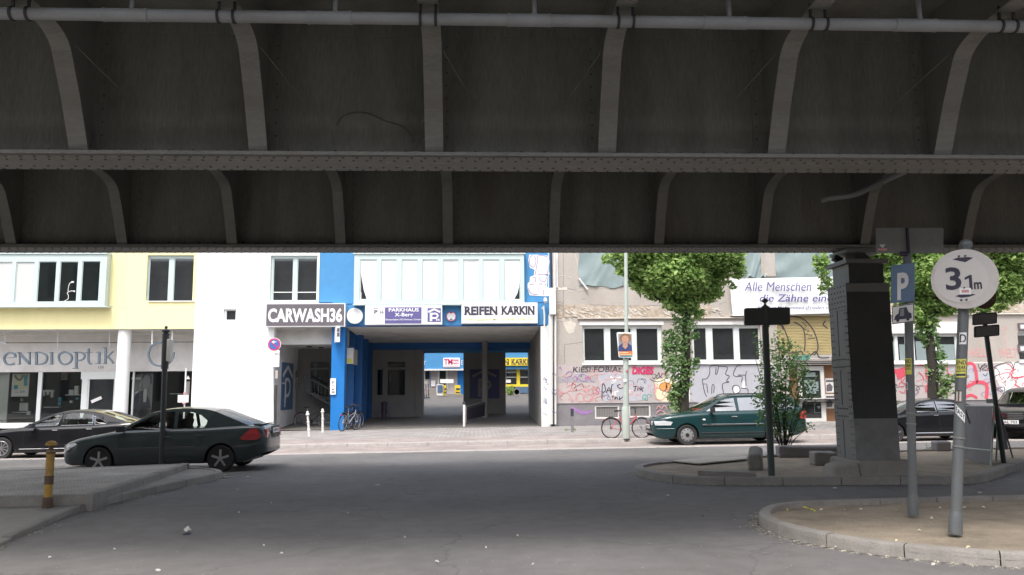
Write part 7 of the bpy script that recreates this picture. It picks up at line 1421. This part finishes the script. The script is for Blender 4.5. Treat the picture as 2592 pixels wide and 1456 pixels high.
# shrub behind the name post
rnd = random.Random(5); Ys = 18.4; xb = X(1983, Ys, 1140); base = Vector((xb, Ys, gz(xb, .1))); t = thing('shrub', 'tall loose leafy shrub growing beside the street name post in front of the estate car', 'shrub', tuple(base))
st_ = MB(); sh_ = [(1975, 870, 30, 34), (2000, 900, 44, 40), (1940, 900, 28, 36), (1925, 880, 14, 28), (1912, 860, 8, 22), (1900, 845, 6, 12), (1990, 950, 56, 44), (1940, 960, 34, 40), (2035, 930, 22, 30), (1985, 1000, 62, 40), (1930, 1010, 36, 36), (2040, 990, 30, 30), (1990, 1045, 56, 34), (1935, 1060, 26, 26), (2030, 1080, 32, 16), (2055, 1083, 14, 10), (1975, 1090, 36, 22), (2060, 960, 16, 20), (2050, 1010, 18, 20), (2045, 900, 10, 20), (1965, 840, 14, 16), (1952, 1085, 18, 16)]
k = Ys / FPX
for b in sh_:
    c = F(b[0], b[1], Ys); c.y += rnd.uniform(-.3, .3); P = [base + Vector((rnd.uniform(-.04, .04), rnd.uniform(-.04, .04), 0)), base.lerp(c, .4) + Vector((rnd.uniform(-.05, .05), 0, .1)), c]; st_.tube([tuple(v) for v in curve([tuple(v) for v in P], 4)], [.014 - .01 * j / 8 for j in range(9)], 6)
st_.build('stem', 'bark', t); cr = MB(); bl_ = [(F(b[0], b[1], Ys).x, Ys + rnd.uniform(-.15, .15), F(b[0], b[1], Ys).z, b[2] * k, b[2] * k * .8, b[3] * k) for b in sh_]
leafcloud(cr, bl_, 2700, .08, rnd); cr.build('foliage', 'leaf_shrub', t)
# bush in the yard and weeds
t = thing('yard_bush', 'small round green bush beside the display tyre in the yard', 'bush', tuple(F(1292, 1000, 58.5))); cr = MB(); c = F(1291, 988, 58.5); leafcloud(cr, [(c.x, 58.5, c.z, .34, .3, .36), (c.x + .15, 58.5, c.z - .1, .25, .3, .25)], 500, .12, random.Random(3)); cr.build('foliage', 'leaf', t)
def weeds(label, px, py, spread, n, h, sd, m='leaf_shrub'):
    rnd = random.Random(sd); g_ = G(px, py, .05); mb = MB()
    for _ in range(n): p = g_ + Vector((rnd.uniform(-1, 1) * spread, rnd.uniform(-1, 1) * spread * .4, rnd.uniform(0, h))); leaf(mb, p, rnd.uniform(.04, .09), rnd)
    o = mb.build('weed', m); tag(o, label, 'weed')
weeds('green weeds at the foot of the short dark square bollard', 1443, 1094, .2, 60, .12, 1); weeds('dry weeds at the left end of the low stone by the column', 2372, 1143, .25, 40, .2, 2)
weeds('tiny plant on the far edge of the cobbled median', 449, 1168, .05, 14, .18, 3)
grs = MB(); rnd = random.Random(8)
for _ in range(260):
    y = rnd.uniform(7.0, 9.6); xe = lo_edge(y) + rnd.gauss(.03, .03); p = Vector((xe, y, gz(xe, .0))); h = rnd.uniform(.01, .035); d = Vector((rnd.uniform(-.02, .02), rnd.uniform(-.02, .02), h)); grs.add([p, p + Vector((.008, 0, 0)), p + d], [(0, 1, 2)])
grs.build('kerb_grass', 'leaf', None, kind='stuff')
gt = MB(); rnd = random.Random(12)
def scatter(path, n, off, h):
    for _ in range(n):
        i = rnd.randrange(len(path) - 1); t_ = rnd.random(); a = Vector(path[i]); b = Vector(path[i + 1])
        if a.x > 13 or a.x < -12: continue
        d = (b - a).normalized(); p = a.lerp(b, t_) + Vector((d.y, -d.x)) * (abs(rnd.gauss(0, off)) + .005); s_ = rnd.uniform(.004, .016); z = gz(p.x, h + .003)
        q = [Vector((p.x + math.cos(k * 2.1 + t_ * 6) * s_ * rnd.uniform(.6, 1.6), p.y + math.sin(k * 2.1 + t_ * 6) * s_, z + (.006 if k == 0 else 0))) for k in range(3)]; gt.add(q, [(0, 1, 2)])
scatter([tuple(p[:2]) for p in IA], 900, .07, 0); scatter([tuple(p[:2]) for p in IB], 1000, .08, 0); scatter([p for p in lo[1:12]], 900, .1, 0)
for _ in range(160):
    px_, py__ = rnd.uniform(0, 2592), 1456 - abs(rnd.gauss(0, 130)); g_ = G(px_, py__, .004)
    if -5 < g_.x < 3.3 and 6 < g_.y < 20: s_ = rnd.uniform(.003, .009); gt.add([g_ + Vector((s_, 0, 0)), g_ + Vector((0, s_, .003)), g_ + Vector((-s_, -s_ * .3, 0))], [(0, 1, 2)])
gt.build('grit', 'grit', None, kind='stuff')
def keepers(): return {id(o) for o in COL.objects}
# ------------------------------------------------------------------ bookkeeping: nothing unlabelled at top level
for o in list(COL.objects):
    if o.type == 'CAMERA' or o.type == 'LIGHT': continue
    if o.parent is None and not o.get('kind') and not o.get('category'): print('UNTAGGED', o.name)
